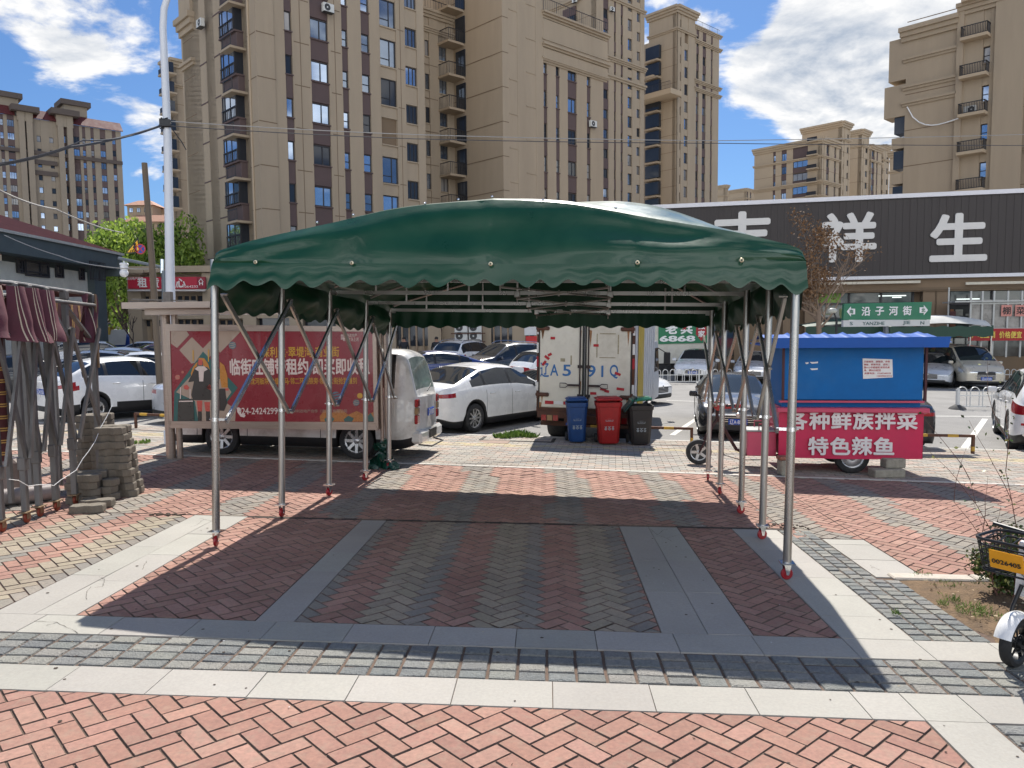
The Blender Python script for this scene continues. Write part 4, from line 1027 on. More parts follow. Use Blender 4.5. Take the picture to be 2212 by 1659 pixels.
# corner pilaster and grooves
zg=fF.z(569,356.7)
wall.box(fF.pt(.55,Z1/2-.5,.03),(1.3,.12,Z1+1),0,(E1,-E2,Z));wall.box(fL.pt(.7,Z1/2-.5,.02),(1.35,.10,Z1+1),0,(E2,-E1,Z))
grooves(wall,fF,1.25,[zg+k*FL for k in range(-3,9)],.094,-.1);grooves(wall,fL,1.38,[zg+k*FL for k in range(-3,9)],.074)
for a,b in((639,677),(718,744),(861.5,879)):
    u0,u1=fF.u(a,333)+.1,fF.u(b,333)-.1;grooves(wall,fF,u1,[zg+k*FL for k in range(-3,9)],.003,u0)
    wall.box(fF.pt(u0+(u1-u0)*.42,Z1/2,.004),(.05,.012,Z1),1,(E1,-E2,Z))
uL=fL.u(430,370);grooves(wall,fL,LL-.05,[zg-.3+k*FL for k in range(-3,6)],.003,uL)
zc=fL.z(430,40);cornice(wall,fL,fL.u(560,60)*0+uL-.2,LL+.35,zc-.5,1.3,.55);cornice(wall,fL,uL,LL+.2,zc-3.1,.5,.3,0,2);wall.box(fL.pt((uL+LL)/2,zc+2.2,.1),(LL-uL,.25,2.6),0,(E2,-E1,Z))
wall.prism([fF.pt(0,-1,-.3),fF.pt(L1,-1,-.3),fF.pt(L1,-1,-.3)+E2*LL,fF.pt(0,-1,-.3)+E2*LL],(0,0,Z1+.9))
wall.build('wall',[TAN,GROOVE],b1);None
# bay windows, ledges with rails down the left side
zb0=fL.z(519,354)
for k in range(-2,5):
    z=zb0+k*FL;m=MB();ub=(bay0+bay1)/2;w=abs(bay1-bay0)*.86
    m.box(fL.pt(ub,z+.85,.28),(w,.66,1.75),0,(E2,-E1,Z));m.box(fL.pt(ub,z-.75,.22),(w+.25,.5,1.3),1,(E2,-E1,Z),.02);m.box(fL.pt(ub,z-.05,.30),(w+.35,.72,.12),1,(E2,-E1,Z))
    m.box(fL.pt(ub-.9,z-1.35,.55),(1.7,1.25,.16),2,(E2,-E1,Z));m.box(fL.pt(ub,z+1.78,.3),(w+.1,.7,.1),1,(E2,-E1,Z))
    for q in (-.5,-.08,.32,.5):m.box(fL.pt(ub+w*q*.98,z+.85,.62),(.07,.05,1.7),3,(E2,-E1,Z))
    m.box(fL.pt(ub,z+.8,.625),(w,.05,.06),3,(E2,-E1,Z))
    by=m.build('bay_window',[PANES[2],BRN,TAN,WFR],b1)
    g=MB();
    for q,wd in ((.12,.36),(.42,.15),(-.3,.4)):
        if rwin.random()<.8:g.poly([fL.pt(ub+w*q*.9-w*wd/2*.8,z+.1,.615),fL.pt(ub+w*q*.9+w*wd/2*.8,z+.1,.615),fL.pt(ub+w*q*.9+w*wd/2*.8,z+1.6,.615),fL.pt(ub+w*q*.9-w*wd/2*.8,z+1.6,.615)])
    if g.v:g.build('pane',PANES[0],by)
    rl=railing(b1,fL,ub-1.7,ub-.15,z-1.25,.75,1.1);rl2=railing(b1,fL,ub-w*.5,ub+w*.5,z,.75,.68)
m=MB();q=fL.pt(fL.u(548,300),0,.12);m.tube([V((q.x,q.y,0)),V((q.x,q.y,Z1))],.07,8);m.build('drain_pipe',TAN2,b1)
acunit(b1,fL,fL.u(446,58),fL.z(446,63),.45);acunit(b1,fF,fF.u(703,22),fF.z(703,30),.35)
# ---- recessed link with balconies
G0=corner(921,71)-E1*1.5
lk=thing('apartment_building','narrow recessed tan wing with dark balconies in the gap between two apartment blocks','apartment block',G0)
fG=Fac(G0,E1,-E2);wall=MB();span=MB();zG=fG.z(960,42);
facade(lk,wall,span,fG,9,-1,zG,[(921.3,931,330,304,337,'t','1',-3,6,(),FL),(951.5,968,330,309,344,'t','2',-3,6,(),FL)])
cornice(wall,fG,0,9,zG-1.6,.5,.25);cornice(wall,fG,0,9,zG-.3,.7,.4)
grooves(wall,fG,fG.u(948,330),[fG.z(935,340)-.7+k*FL for k in range(-3,7)],.003,0)
mass(wall,[G0+E2*.9,G0+E1*9+E2*.9,G0+E1*9+E2*12,G0+E2*12],-1,zG)
m=MB();c=corner(965,86);tw=MB();mass(tw,[corner(966,80),corner(966,80)+E1*1.5,corner(966,80)+E1*1.5+E2*4,corner(966,80)+E2*4],zG-1,zG+9);tw.build('roof_house',TAN2,lk)
wall.build('wall',[TAN,GROOVE],lk);railing(lk,fG,.2,8.5,zG+.4,1.1,-.3,step=.3)
# ---- middle block
C2=corner(1089,68.5);mb_=thing('apartment_building','tan apartment block with broad blank side wall and roof terrace, at picture centre','apartment block',C2)
fM=Fac(C2,E1,-E2);fN=Fac(C2,E2,-E1);uT=fM.u(1174,200);uE=fM.u(1307,200)
wall=MB();span=MB()
facade(mb_,wall,span,fM,uT,-1,48,[(1101.3,1119.2,300,286,319,'t','4',-4,8,(),FL),(1138,1159,350,328,374,'t','3',-3,8,(1,5),FL)])
fM2=Fac(fM.pt(uT,0,-.25),E1,-E2);zt=fM2.z(1175,37);z2=fM2.z(1175,106);z2b=fM2.z(1175,131)
facade(mb_,wall,span,fM2,uE-uT,-1,zt,[(1175.6,1183,350,337,371,'b','h',-3,5,(),FL),(1201.8,1209.6,360,346,373,'b','h',-3,5,(),FL),(1227.2,1246.2,365,349,380,'b','2',-3,5,(),FL),(1268.3,1276,370,355,386,'b','h',-3,5,(),FL)])
w2=uE-uT
for z0_,h_,o_ in ((zt-.15,.55,.6),(zt-2.4,.45,.35),(z2b-.2,.45,.35),(z2-.1,.55,.55)):cornice(wall,fM2,-.05,w2+.5,z0_,h_,o_)
wall.box(fM2.pt(w2/2+.2,zt-1.25,.12),(w2+.4,.3,2.0),0,(E1,-E2,Z));wall.box(fM2.pt(w2/2+.2,(z2+z2b)/2,.12),(w2+.4,.3,abs(z2-z2b)),0,(E1,-E2,Z))
zM=fN.z(1060,343)
grooves(wall,fN,9,[zM+k*FL for k in range(-4,8)],.004,0);grooves(wall,fM,fM.u(1100,340),[zM+k*FL for k in range(-4,8)],.004,0)
mass(wall,[C2+E2*.02+E1*.02,fM.pt(uT,0,-.02),fM.pt(uT,0,-.02)+E2*9,C2+E2*9],-1,48)
mass(wall,[fM2.pt(0,0,-.8),fM2.pt(w2,0,-.8),fM2.pt(w2,0,-12),fM2.pt(0,0,-12)],-1,zt-.1)
wall.build('wall',[TAN,GROOVE],mb_);None
railing(mb_,fM2,0,w2+.3,zt+.4,1.15,.3,step=.28);acunit(mb_,fM2,fM2.u(1276,268),fM2.z(1276,276),.3)
# balconies hung on the blank wall towards the gap
fBk=Fac(C2+E2*5.4,E2,-E1)
for k in range(-4,3):
    z=fN.z(1000,127)+1.2-FL*1+FL*(k+0)
    m=MB();m.box(fBk.pt(.9,z,.9),(2.4,1.9,.2),0,(E2,-E1,Z));m.box(fBk.pt(.2,z+1.3,.06),(1.3,.1,2.4),1,(E2,-E1,Z));bl=m.build('balcony',[TAN,PANES[2]],mb_)
    m=MB();
    for q in range(9):m.bar(fBk.pt(-.2,z,.1+q*.2),fBk.pt(-.2,z+1.15,.1+q*.2),.025,.025)
    for q in range(11):m.bar(fBk.pt(-.2+q*.2,z,1.75),fBk.pt(-.2+q*.2,z+1.15,1.75),.025,.025)
    m.bar(fBk.pt(-.2,z+1.15,.05),fBk.pt(-.2,z+1.15,1.75),.06,.06);m.bar(fBk.pt(-.2,z+1.15,1.75),fBk.pt(1.9,z+1.15,1.75),.06,.06)
    m.build('balcony_railing',RAILM,bl)
# ---- towers farther back
def tower(name_label,pc,dep,pl,pr,ytop,cols,ytopL=None,belts=(),rec=True,left_cols=None,sp=FL,refy=400,matw=None):
    C=corner(pc,dep);T=thing('apartment_building',name_label,'apartment block',C);f=Fac(C,E1,-E2);g=Fac(C,E2,-E1)
    L=f.u(pr,refy);G=g.u(pl,refy);zt=f.z(pc,ytop);wall=MB();span=MB()
    facade(T,wall,span,f,L,-1,zt,cols,sill=False,dep=.3)
    if left_cols:facade(T,wall,span,g,G,-1,zt,left_cols,sill=False,dep=.3)
    else:mass(wall,[C+E1*.9+E2*.0,C+E1*.9+E2*G,C+E2*G,C],-1,zt)
    mass(wall,[C+E1*.95+E2*.95,f.pt(L,0,-.95),f.pt(L,0,-.95)+E2*(G-1),C+E1*.95+E2*G],-1,zt)
    for F_,LL_ in((f,L),(g,G)):
        cornice(wall,F_,-.3,LL_+.3,zt-.3,1.2,.8);cornice(wall,F_,-.2,LL_+.2,zt-3.2,.5,.35,0,2)
        for by in belts:
            z=f.z(pc,by);cornice(wall,F_,-.1,LL_+.2,z,.7,.5);cornice(wall,F_,-.1,LL_+.2,z-2.6,.6,.4,0,2)
    if not left_cols:grooves(wall,g,G,[zt-6-k*FL*1 for k in range(0,14)],.004,0)
    wall.build('wall',[matw or TAN,GROOVE],T)
    return T,f,g,L,G,zt
def col(a,b,y,yt,yb,kind,st,k0,k1,v=(),sp=FL):return (a,b,y,yt,yb,kind,st,k0,k1,v,sp)
T2,f2,g2,L2,G2,zt2=tower('tall tan tower with narrow brown window strips rising behind the roof terrace',1288,118,1174,1391,-62,
    [col(1288.8,1294.5,400,322,341,'b','h',-3,10),col(1303.5,1314.6,400,322,341,'b','2',-3,10),col(1326.5,1330.6,400,326,345,'b','h',-3,10),col(1340.8,1345.5,400,330,349,'b','h',-3,10),col(1355.7,1365.3,400,334,358,'t','3',-3,10),col(1375.1,1382.5,400,318,336,'t','2',-4,10)],belts=(122,),refy=420)
m=MB()
for k in range(3):
    z=f2.z(1288,30)-k*FL;u=g2.u(1232,30);m.box(g2.pt(u,z,.3),(2.6,.5,1.6),1,(E2,-E1,Z));m.box(g2.pt(u-2,z-1.1,.5),(1.6,1,.2),0,(E2,-E1,Z));m.box(g2.pt(u,z+1.6,.2),(2.6,.3,1.3),2,(E2,-E1,Z))
m.build('bay_window',[TAN,PANES[2],BRN],T2);acunit(T2,g2,g2.u(1247,5),g2.z(1247,8),.6);acunit(T2,f2,f2.u(1318,20),f2.z(1318,26),.4)
T3,f3,g3,L3,G3,zt3=tower('tan tower with blank left wall standing apart at right of centre, joined by a bridge',1460,137,1401,1500,22,
    [col(1463.4,1470.8,280,267,285,'t','2',-6,6),col(1477.7,1485.7,280,256.5,279,'t','3',-6,6,(5,))],refy=280)
C3b=f3.pt(L3,0,-.3);f3b=Fac(C3b,E1,-E2);Lb=f3b.u(1551.5,300);wall=MB();span=MB();ztb=f3b.z(1502,60)
facade(T3,wall,span,f3b,Lb,-1,ztb,[col(1503,1508.7,280,262,282,'b','h',-6,5),col(1516.5,1524,280,268,285,'b','2',-6,5),col(1534.4,1538.2,280,272,290,'b','h',-6,5)],sill=False,dep=.3)
for z_ in (ztb-.2,ztb-2.6,f3b.z(1520,186),f3b.z(1520,203)):cornice(wall,f3b,0,Lb+.4,z_,.6,.5)
mass(wall,[f3b.pt(.1,0,-.95),f3b.pt(Lb,0,-.95),f3b.pt(Lb,0,-14),f3b.pt(.1,0,-14)],-1,ztb-.1)
wall.build('side_wall',[TAN,GROOVE],T3);None;railing(T3,f3b,0,Lb,ztb+.3,1.1,.1,step=.4)
m=MB();zb=g3.z(1430,214);m.box(g3.pt(6,zb,1.6),(14,3.2,.9),0,(E2,-E1,Z));m.box(g3.pt(5.5,zb+4,.6),(2.6,1.2,.5),0,(E2,-E1,Z));br_=m.build('bridge',TAN2,T3);railing(T3,g3,-.8,13,zb+.45,1.2,3.1,step=.3)
m=MB()
for k in range(4,16):m.box(g3.pt(G3-1.2,zt3-3-k*FL+3*FL,.3),(3,.6,2.2),0,(E2,-E1,Z));m.box(g3.pt(G3-1.2,zt3-4.5-k*FL+3*FL,.6),(3,1.2,.3),1,(E2,-E1,Z))
m.build('bay_window',[PANES[2],TAN],T3)
# ---- block beyond the shop at the right
CR=corner(2172,60.5);rb_=thing('apartment_building','large tan apartment block with small railed balconies at the right picture edge','apartment block',CR)
fR=Fac(CR,E2,-E1);fR.n=-E1;LR=fR.u(1953,300);wall=MB();span=MB();zR=fR.z(2160,4);zR2=fR.z(1960,40)
facade(rb_,wall,span,fR,LR,-1,zR,[col(2132.3,2116.5,290,268,301,'t','h',-2,5)],dep=.3)
grooves(wall,fR,LR,[fR.z(2040,107)+k*FL for k in range(-5,6)],.004,fR.u(2066,200))
ur=fR.u(2066,200)
for ua,ub in((fR.u(2150,300)-1.8,fR.u(2143,300)),(fR.u(2076,300),fR.u(2062,300))):wall.box(fR.pt((ua+ub)/2,zR/2,.12),(abs(ub-ua),.26,zR+1),0,(E2,-E1,Z))
cornice(wall,fR,ur,LR+.4,zR-1.2,1.1,.6);cornice(wall,fR,ur,LR+.2,zR-2.9,.4,.25,0,2);cornice(wall,fR,-1.2,ur,zR-.3,.9,.5)
zB=fR.z(2000,187);cornice(wall,fR,ur,LR+.2,zB,.4,.25,0,2);cornice(wall,fR,ur,LR+.2,zB-1.3,.4,.25,0,2)
mass(wall,[CR+E1*.9,CR+E1*14,CR+E1*14+E2*LR,CR+E1*.9+E2*LR],-1,zR-.2)
for zz,hh,oo in((zR-4.2,3.4,1.4),(zB-2.0,2.6,1.7)):wall.box(fR.pt(LR+oo/2,zz+hh/2,-.9),(oo,1.8,hh),0,(E2,-E1,Z))
fRr=Fac(CR+E1*.2,-E2,-E1);q=fRr;LRr=12;zRt=fRr.z(2195,70)
mass(wall,[CR+E1*.9-E2*.02,CR+E1*.9-E2*LRr,CR+E1*14-E2*LRr,CR+E1*14-E2*.02],-1,zRt)
cornice(wall,Fac(CR+E1*.9,-E2,-E1),0,LRr,zRt-.2,.8,.4);cornice(wall,Fac(CR+E1*.9,-E2,-E1),0,LRr,zRt-2.4,.5,.3);cornice(wall,Fac(CR+E1*.9,-E2,-E1),0,LRr,zRt-9,.5,.3);
grooves(wall,Fac(CR+E1*.9,-E2,-E1),LRr,[zRt-5.5-k*FL for k in range(6)],.004,0)
wall.build('wall',[TAN,GROOVE],rb_)
railing(rb_,Fac(CR+E1*.9,-E2,-E1),0,LRr,zRt+.6,1.6,.1,step=.3)
for k in range(-2,5):
    z=fR.z(2100,329)+FL*k;ua,ub=fR.u(2130,320),fR.u(2075,320);m=MB();m.box(fR.pt((ua+ub)/2,z-.12,.45),(abs(ub-ua)+.1,.9,.24),0,(E2,-E1,Z));bl=m.build('balcony',TAN2,rb_)
    rl=MB();n=16
    for q in range(n+1):u=ua+(ub-ua)*q/n;rl.bar(fR.pt(u,z,.82),fR.pt(u,z+.8,.82),.03,.03)
    for w in(ua,ub):
        for q in range(5):rl.bar(fR.pt(w,z,.1+.18*q),fR.pt(w,z+.8,.1+.18*q),.03,.03)
        rl.bar(fR.pt(w,z+.8,0),fR.pt(w,z+.8,.84),.06,.06)
    rl.bar(fR.pt(ua,z+.8,.82),fR.pt(ub,z+.8,.82),.06,.06);rl.bar(fR.pt(ua,z+.05,.82),fR.pt(ub,z+.05,.82),.05,.05);rl.build('balcony_railing',RAILM,bl)
    if k==1:acunit(rb_,fR,ub-.7,z,.35)
m=MB()
for k in range(8):
    z=fR.z(1950,420)+k*FL
    if z>zR-5:continue
    m.box(fR.pt(LR+.45,z,-.9),(.9,1.4,1.5),0,(E2,-E1,Z));m.box(fR.pt(LR+.5,z+1.4,-.9),(1.1,1.6,.9),1,(E2,-E1,Z))
m.build('bay_window',[PANES[2],TAN],rb_)
m=MB();a=fR.pt(LR-.2,fR.z(1956,232),.1);b=fR.pt(fR.u(2075,258),fR.z(2075,258),.5);m.tube([a.lerp(b,k/8)-Z*(1.1*sin(pi*(k/8)**.7)) for k in range(9)],.05,5);m.build('hose',WHITEP,rb_,60)
# ---- stepped blocks far right
def simpleblock(T,pc,dep,pl,pr,ytop,fcols,lcols=(),belt=None,matw=None,refy=400,wall=None,span=None):
    C=corner(pc,dep);f=Fac(C,E1,-E2);g=Fac(C,E2,-E1);L=f.u(pr,refy);G=g.u(pl,refy);zt=f.z(pc,ytop)
    facade(T,wall,span,f,L,-1,zt,fcols,sill=False,dep=.3);facade(T,wall,span,g,G,-1,zt,lcols,sill=False,dep=.3)
    mass(wall,[C+E1*.95+E2*.95,f.pt(L,0,-.95),f.pt(L,0,-.95)+E2*(G-1),C+E1*.95+E2*G],-1,zt)
    for F_,LL_ in((f,L),(g,G)):
        cornice(wall,F_,-.2,LL_+.2,zt-.4,1.3,.8);cornice(wall,F_,-.2,LL_+.2,zt-3.4,.5,.4,0,2)
        if belt:
            z=f.z(pc,belt);cornice(wall,F_,-.1,LL_+.2,z,.8,.6);cornice(wall,F_,-.1,LL_+.2,z-3,.6,.4)
        grooves(wall,F_,LL_,[zt-6-k*FL*2 for k in range(5)],.004,0)
    return f,g
m1=thing('apartment_building','group of stepped tan apartment blocks above the dark shop sign, in the distance','apartment block',corner(1772,172))
wall=MB();span=MB()
fa,ga=simpleblock(m1,1772,172,1629,1812,304,[col(1776,1780,360,315,331,'b','h',-4,2),col(1785,1791,360,316,331,'b','2',-4,2),col(1802,1806,360,317,333,'b','h',-4,2)],
  [col(1675,1669.5,380,365,376,'b','h',-2,1),col(1698.5,1687.5,380,361,376,'b','2',-2,1),col(1744,1712,380,345,361,'b','4',-2,1)],belt=396,wall=wall,span=span,refy=380)
simpleblock(m1,1814,182,1732,1836,268,[col(1818,1823,360,326,337,'t','2',-4,3),col(1829,1833,360,318,330,'t','2',-4,3)],wall=wall,span=span,refy=330)
simpleblock(m1,1857,196,1833,1877,285,[col(1861,1865,360,330,341,'t','2',-4,2),col(1869,1874,360,318,330,'t','2',-4,2)],wall=wall,span=span,refy=330)
simpleblock(m1,1876,205,1870,1904,318,[col(1883,1889,360,350,363,'b','2',-3,1),col(1893,1896,360,350,363,'b','h',-3,1)],wall=wall,span=span,refy=350)
simpleblock(m1,1905,214,1900,1921,318,[col(1908,1912,360,340,352,'t','2',-3,1),col(1915,1919,360,340,352,'t','2',-3,1)],wall=wall,span=span,refy=350)
wall.build('wall',[TAN2,GROOVE],m1);None
for k in range(-2,3):
    m=MB();z=ga.z(1728,361)+k*FL;u=ga.u(1757,361);m.box(ga.pt(u,z-.9,.5),(2.4,1.1,.25),0,(E2,-E1,Z));m.box(ga.pt(u,z-.4,.9),(2.2,.1,.8),1,(E2,-E1,Z));m.build('balcony',[TAN2,RAILM],m1);acunit(m1,ga,ga.u(1756,362),ga.z(1756,366),.7)
mid_=thing('apartment_building','plain tan block corner peeking out left of the right-hand apartment block','apartment block',corner(1944,150));wall=MB();span=MB()
simpleblock(mid_,1960,150,1921,1975,329,[],[],wall=wall,span=span,refy=380);wall.build('wall',[TAN2,GROOVE],mid_)
for i,(pc,dp,pl,pr,yt,lb,fc_) in enumerate(((1566,300,1540,1573,404,'small distant tan block beside the right edge of the tall tower',[col(1568,1571,430,415,422,'b','2',-3,0)]),(1610,320,1573,1640,411,'small distant flat-roofed tan block low between the towers',[col(1613,1616,430,420,427,'b','2',-3,0),col(1620,1623,430,420,427,'b','2',-3,0)]))):
    T=thing('apartment_building',lb,'apartment block',corner(pc,dp));wall=MB();span=MB();simpleblock(T,pc,dp,pl,pr,yt,fc_,[],wall=wall,span=span,refy=430,matw=TAN2);wall.build('wall',[TAN2,GROOVE],T);None
# ---- slim block behind the lamp post
T=thing('apartment_building','slim tan block with a row of small balconies just right of the white lamp post','apartment block',corner(383,125));wall=MB();span=MB()
simpleblock(T,383,125,360,418,142,[],[],wall=wall,span=span,refy=300);wall.build('wall',[TAN,GROOVE],T)
g=Fac(corner(383,125),E2,-E1)
for k in range(8):
    m=MB();z=g.z(375,440)+k*FL;u=g.u(376,330);m.box(g.pt(u,z,.5),(2.6,1,1.7),0,(E2,-E1,Z));m.box(g.pt(u-1,z-1.2,.9),(3,1.8,.25),1,(E2,-E1,Z));m.box(g.pt(u-1,z-.7,1.7),(2.8,.1,.8),2,(E2,-E1,Z));m.build('balcony',[PANES[2],TAN,RAILM],T)
# ---- long block far left
TAN3=mat('grey_tan_render',srgb(146,134,118),.9,0,.06,.3);CL=corner(271,196);lb=thing('apartment_building','distant brown and tan apartment block with dark red roof edge at upper left','apartment block',CL)
fl=Fac(CL,-E1,-E2);LLl=fl.u(-40,350);wall=MB();span=MB();red=MB();dark=MB();zl=fl.z(250,283)
K=lambda a,b,yt,yb,kind,st,k0,k1,v=():col(a,b,400,yt,yb,kind,st,k0,k1,v)
facade(lb,wall,span,fl,LLl,-1,zl,[K(255,247,378,390,'b','h',-4,3),K(233,221,379,392,'b','2',-4,3),K(208,201,378,390,'b','h',-4,3),K(190,183,378,390,'b','h',-4,3),K(177,160,376,391,'b','4',-4,3,(1,)),K(152,136,375,390,'b','2',-4,4),
   K(121,112,380,391,'t','1',-4,3),K(94,85,377,389,'t','1',-4,3),K(68,48,373,389,'b','2',-4,5),K(38,23,372,386,'b','4',-4,4),K(15,7,371,384,'b','h',-4,4)],sill=False,dep=.35)
mass(wall,[fl.pt(0,0,-.95),fl.pt(LLl,0,-.95),fl.pt(LLl,0,-14),fl.pt(0,0,-14)],-1,zl-.2)
for (a,b) in ((265,158),(126,72),(34,-30)):
    ua,ub=fl.u(a,300),fl.u(b,300);red.prism([fl.pt(ua,zl,.7),fl.pt(ub,zl,.7),fl.pt(ub,zl+2.4,-1.5),fl.pt(ua,zl+2.4,-1.5)],-E2*-.6)
for (a,b,yt) in ((158,122,246),(72,38,238)):
    ua,ub=fl.u(a,300),fl.u(b,300);z_=fl.z((a+b)/2,yt)
    mass(wall,[fl.pt(ua,0,.8),fl.pt(ub,0,.8),fl.pt(ub,0,-6),fl.pt(ua,0,-6)],zl-1,z_);dark.box(fl.pt((ua+ub)/2,z_,-2),(abs(ub-ua)+2.4,8,1.3),0,(E1,E2,Z))
    ux=fl.u(a-2 if a>100 else b+6,300);dark.box(fl.pt((ua+ub)/2+(-3 if a>100 else 3.2),z_+3.2,-4),(6.5,6.5,1.2),0,(E1,E2,Z));wall.box(fl.pt((ua+ub)/2+(-3 if a>100 else 3.2),z_+1.6,-4),(5,5,2.6),0,(E1,E2,Z))
    for q in (ua,ub):wall.box(fl.pt(q+(-.8 if q==max(ua,ub) else .8),zl/2,.4),(1.2,1.0,zl+4),0,(E1,E2,Z))
zbl=fl.z(200,345);dark.box(fl.pt(LLl/2,zbl,.2),(LLl,.6,.8),0,(E1,E2,Z))
ua,ub=fl.u(127,420),fl.u(72,420)
for zz in (fl.z(100,352),fl.z(100,375)):dark.box(fl.pt((ua+ub)/2,zz,.1),(abs(ub-ua),.5,1),0,(E1,E2,Z))
wall.build('wall',[TAN3,GROOVE],lb);None;red.build('roof',mat('dark_red_roof',srgb(88,36,36),.7,0,.1,1),lb);dark.build('cornice',mat('dark_cornice',srgb(88,78,72),.8,0,.1,1),lb)
pn=MB();pn.poly([fl.pt(ua+.4,0,.01),fl.pt(ub-.4,0,.01),fl.pt(ub-.4,zl,.01),fl.pt(ua+.4,zl,.01)]);
# ---- villa with tiled roof beyond the trees
C=corner(330,230);T=thing('villa','pale villa with low tiled hip roof beyond the trees, left of the lamp post','villa',C);m=MB();r=MB()
for (a,b,yt,yw,d) in ((277,332,430,444,0),(322,400,445,452,6),(270,400,462,480,-6)):
    p=corner(a,230+d);q=corner(b,230+d);z=AT(a,yt,230+d).z;zw=AT(a,yw,230+d).z
    m.prism([V((p.x,p.y,0)),V((q.x,q.y,0)),V((q.x,q.y+8,0)),V((p.x,p.y+8,0))],(0,0,zw));e=.9
    A=[V((p.x-e,p.y-e,zw)),V((q.x+e,p.y-e,zw)),V((q.x+e,p.y+9,zw)),V((p.x-e,p.y+9,zw))];B=[V((p.x+2,p.y+3,z)),V((q.x-2,p.y+3,z)),V((q.x-2,p.y+5,z)),V((p.x+2,p.y+5,z))]
    r.add(A+B,[(0,1,5,4),(1,2,6,5),(2,3,7,6),(3,0,4,7),(4,5,6,7),(0,3,2,1)])
    for k in range(int((q.x-p.x)/2.2)):
        f=Fac(p,V((1,0,0)),V((0,-1,0)));window(T,f,.6+k*2.2,zw-2.0,1.1,1.3,'2',.05)
m.build('wall',TAN2,T);r.build('roof',mat('clay_tile',srgb(168,126,104),.8,0,.15,2),T)
# ================================================================ low house at the left
h0=V((-21.2,31,0));hx=V((-.05,1,0)).normalized();hn=V((1,0,0)).cross(Z);hn=V((hx.y,-hx.x,0))
hs=thing('house','old two-storey house with dark red tiled roof and stained white walls at left edge','house',h0)
fh=Fac(h0,hx,hn);ue=fh.u(207,560);ze=fh.z(150,570)
m=MB();m.prism([fh.pt(-6,-1,0),fh.pt(ue-1,-1,0),fh.pt(ue-1,-1,-9),fh.pt(-6,-1,-9)],(0,0,ze+.7));m.build('wall',mat('stained_whitewash',srgb(214,208,192),.9,0,.2,.8,dirt=.4,dcol=srgb(150,132,106)),hs)
m=MB();m.add([fh.pt(-8,ze+.82,1.0),fh.pt(ue+1.2,ze+.82,1.0),fh.pt(ue+1.2,ze+.82,-11),fh.pt(-8,ze+.82,-11),fh.pt(-8,ze+3.05,-5),fh.pt(ue-4,ze+3.05,-5)],[(0,1,5,4),(1,2,5),(2,3,4,5),(3,0,4),(0,3,2,1)]);
m.build('roof',mat('dull_red_tile',srgb(152,96,84),.9,0,.2,2.5,spec=.08,bump=.5,bscale=12),hs)
m=MB();m.box(fh.pt((ue-6)/2+.5,ze+.36,.55),(ue+7,.72,.85),0,(hx,hn,Z));m.box(fh.pt(ue+.6,ze+.2,-2),(.4,6,1.2),0,(hx,hn,Z));m.box(fh.pt(ue-.4,ze/2,.1),(1.2,.5,ze),0,(hx,hn,Z));m.build('fascia',mat('dark_slate_paint',srgb(94,102,102),.8,0,.12,2,spec=.1),hs)
m=MB();m.box(fh.pt((ue-6)/2+.5,ze+.77,1.0),(ue+7,.06,.12),0,(hx,hn,Z));m.build('gutter',mat('pale_gutter',srgb(190,186,176),.6),hs)
for a,b,ya,yb in((33,50,550,590),(52,102,552,598),(116,134,562,600),(168,178,575,605)):
    u0,u1=fh.u(a,570),fh.u(b,570);z0,z1=fh.z((a+b)/2,yb),fh.z((a+b)/2,ya);z1=min(z1,ze-.1)
    if z1-z0>.3:window(hs,fh,u0,z0,u1-u0,z1-z0,'3',.06,2)
railing(hs,fh,fh.u(140,590),fh.u(175,590),fh.z(150,606),.9,1.2,step=.15)
# ================================================================ ground-floor shops of the main block
DS=44.;fS=Fac(V((0,DS,0)),V((1,0,0)),V((0,-1,0)));uS=lambda px:fS.u(px,650);zS=lambda px,py:fS.z(px,py)
x0,x1=uS(278),uS(1172)
sh=thing('shop_row','ground-floor tan shop row with red letting-office sign and glass doors, behind billboard and van','shop building',V(((x0+x1)/2,DS,0)))
m=MB();ztop=zS(370,590);m.prism([fS.pt(x0,-1,-.4),fS.pt(x1,-1,-.4),fS.pt(x1,-1,-7),fS.pt(x0,-1,-7)],(0,0,ztop+1))
for px in(294,455,540,640,740,840,938,1046,1120,1168):m.box(fS.pt(uS(px),ztop/2-.5,-.1),(.75,.6,ztop+1),0)
m.box(fS.pt((x0+x1)/2,zS(600,670),-.15),(x1-x0,.5,.9),0);m.box(fS.pt((x0+x1)/2,ztop+.2,0),(x1-x0+.6,.8,.35),0);m.box(fS.pt(uS(294),zS(294,590),.1),(1.25,.8,.22),0);m.box(fS.pt(uS(294),zS(294,588),.15),(1.5,.9,.16),0)
for k in range(10):m.box(fS.pt((x0+x1)/2,zS(600,668)-.16*k*0+(.3*(k%2)),.105),(x1-x0,.02,.03),1)
m.build('wall',[TAN,GROOVE],sh)
m=MB()
for a,b,yt,yb in((305,450,640,705),(468,530,678,745),(552,630,678,745),(652,730,678,745),(752,830,678,745),(850,928,676,748),(1050,1112,676,748),(1126,1160,676,748)):
    m=MB();m.prism([fS.pt(uS(a),zS(a,yb),-.38),fS.pt(uS(b),zS(a,yb),-.38),fS.pt(uS(b),zS(a,yt),-.38),fS.pt(uS(a),zS(a,yt),-.38)],(0,-.02,0));m.build('shop_window',PANES[2],sh)
m=MB();rr=random.Random(4)
for a,b in((305,450),(850,928),(1050,1112),(1126,1160),(468,530),(752,830)):
    n=max(2,int((b-a)/14));m=MB()
    for k in range(n+1):m.box(fS.pt(uS(a+(b-a)*k/n),zS(a,700),-.3),(.09,.1,3.2),0)
    m.box(fS.pt((uS(a)+uS(b))/2,zS(a,690),-.3),(uS(b)-uS(a),.08,.1),0);m.build('door_frame',mat('tan_door_frame',srgb(150,128,104),.6,0,.1,4),sh)
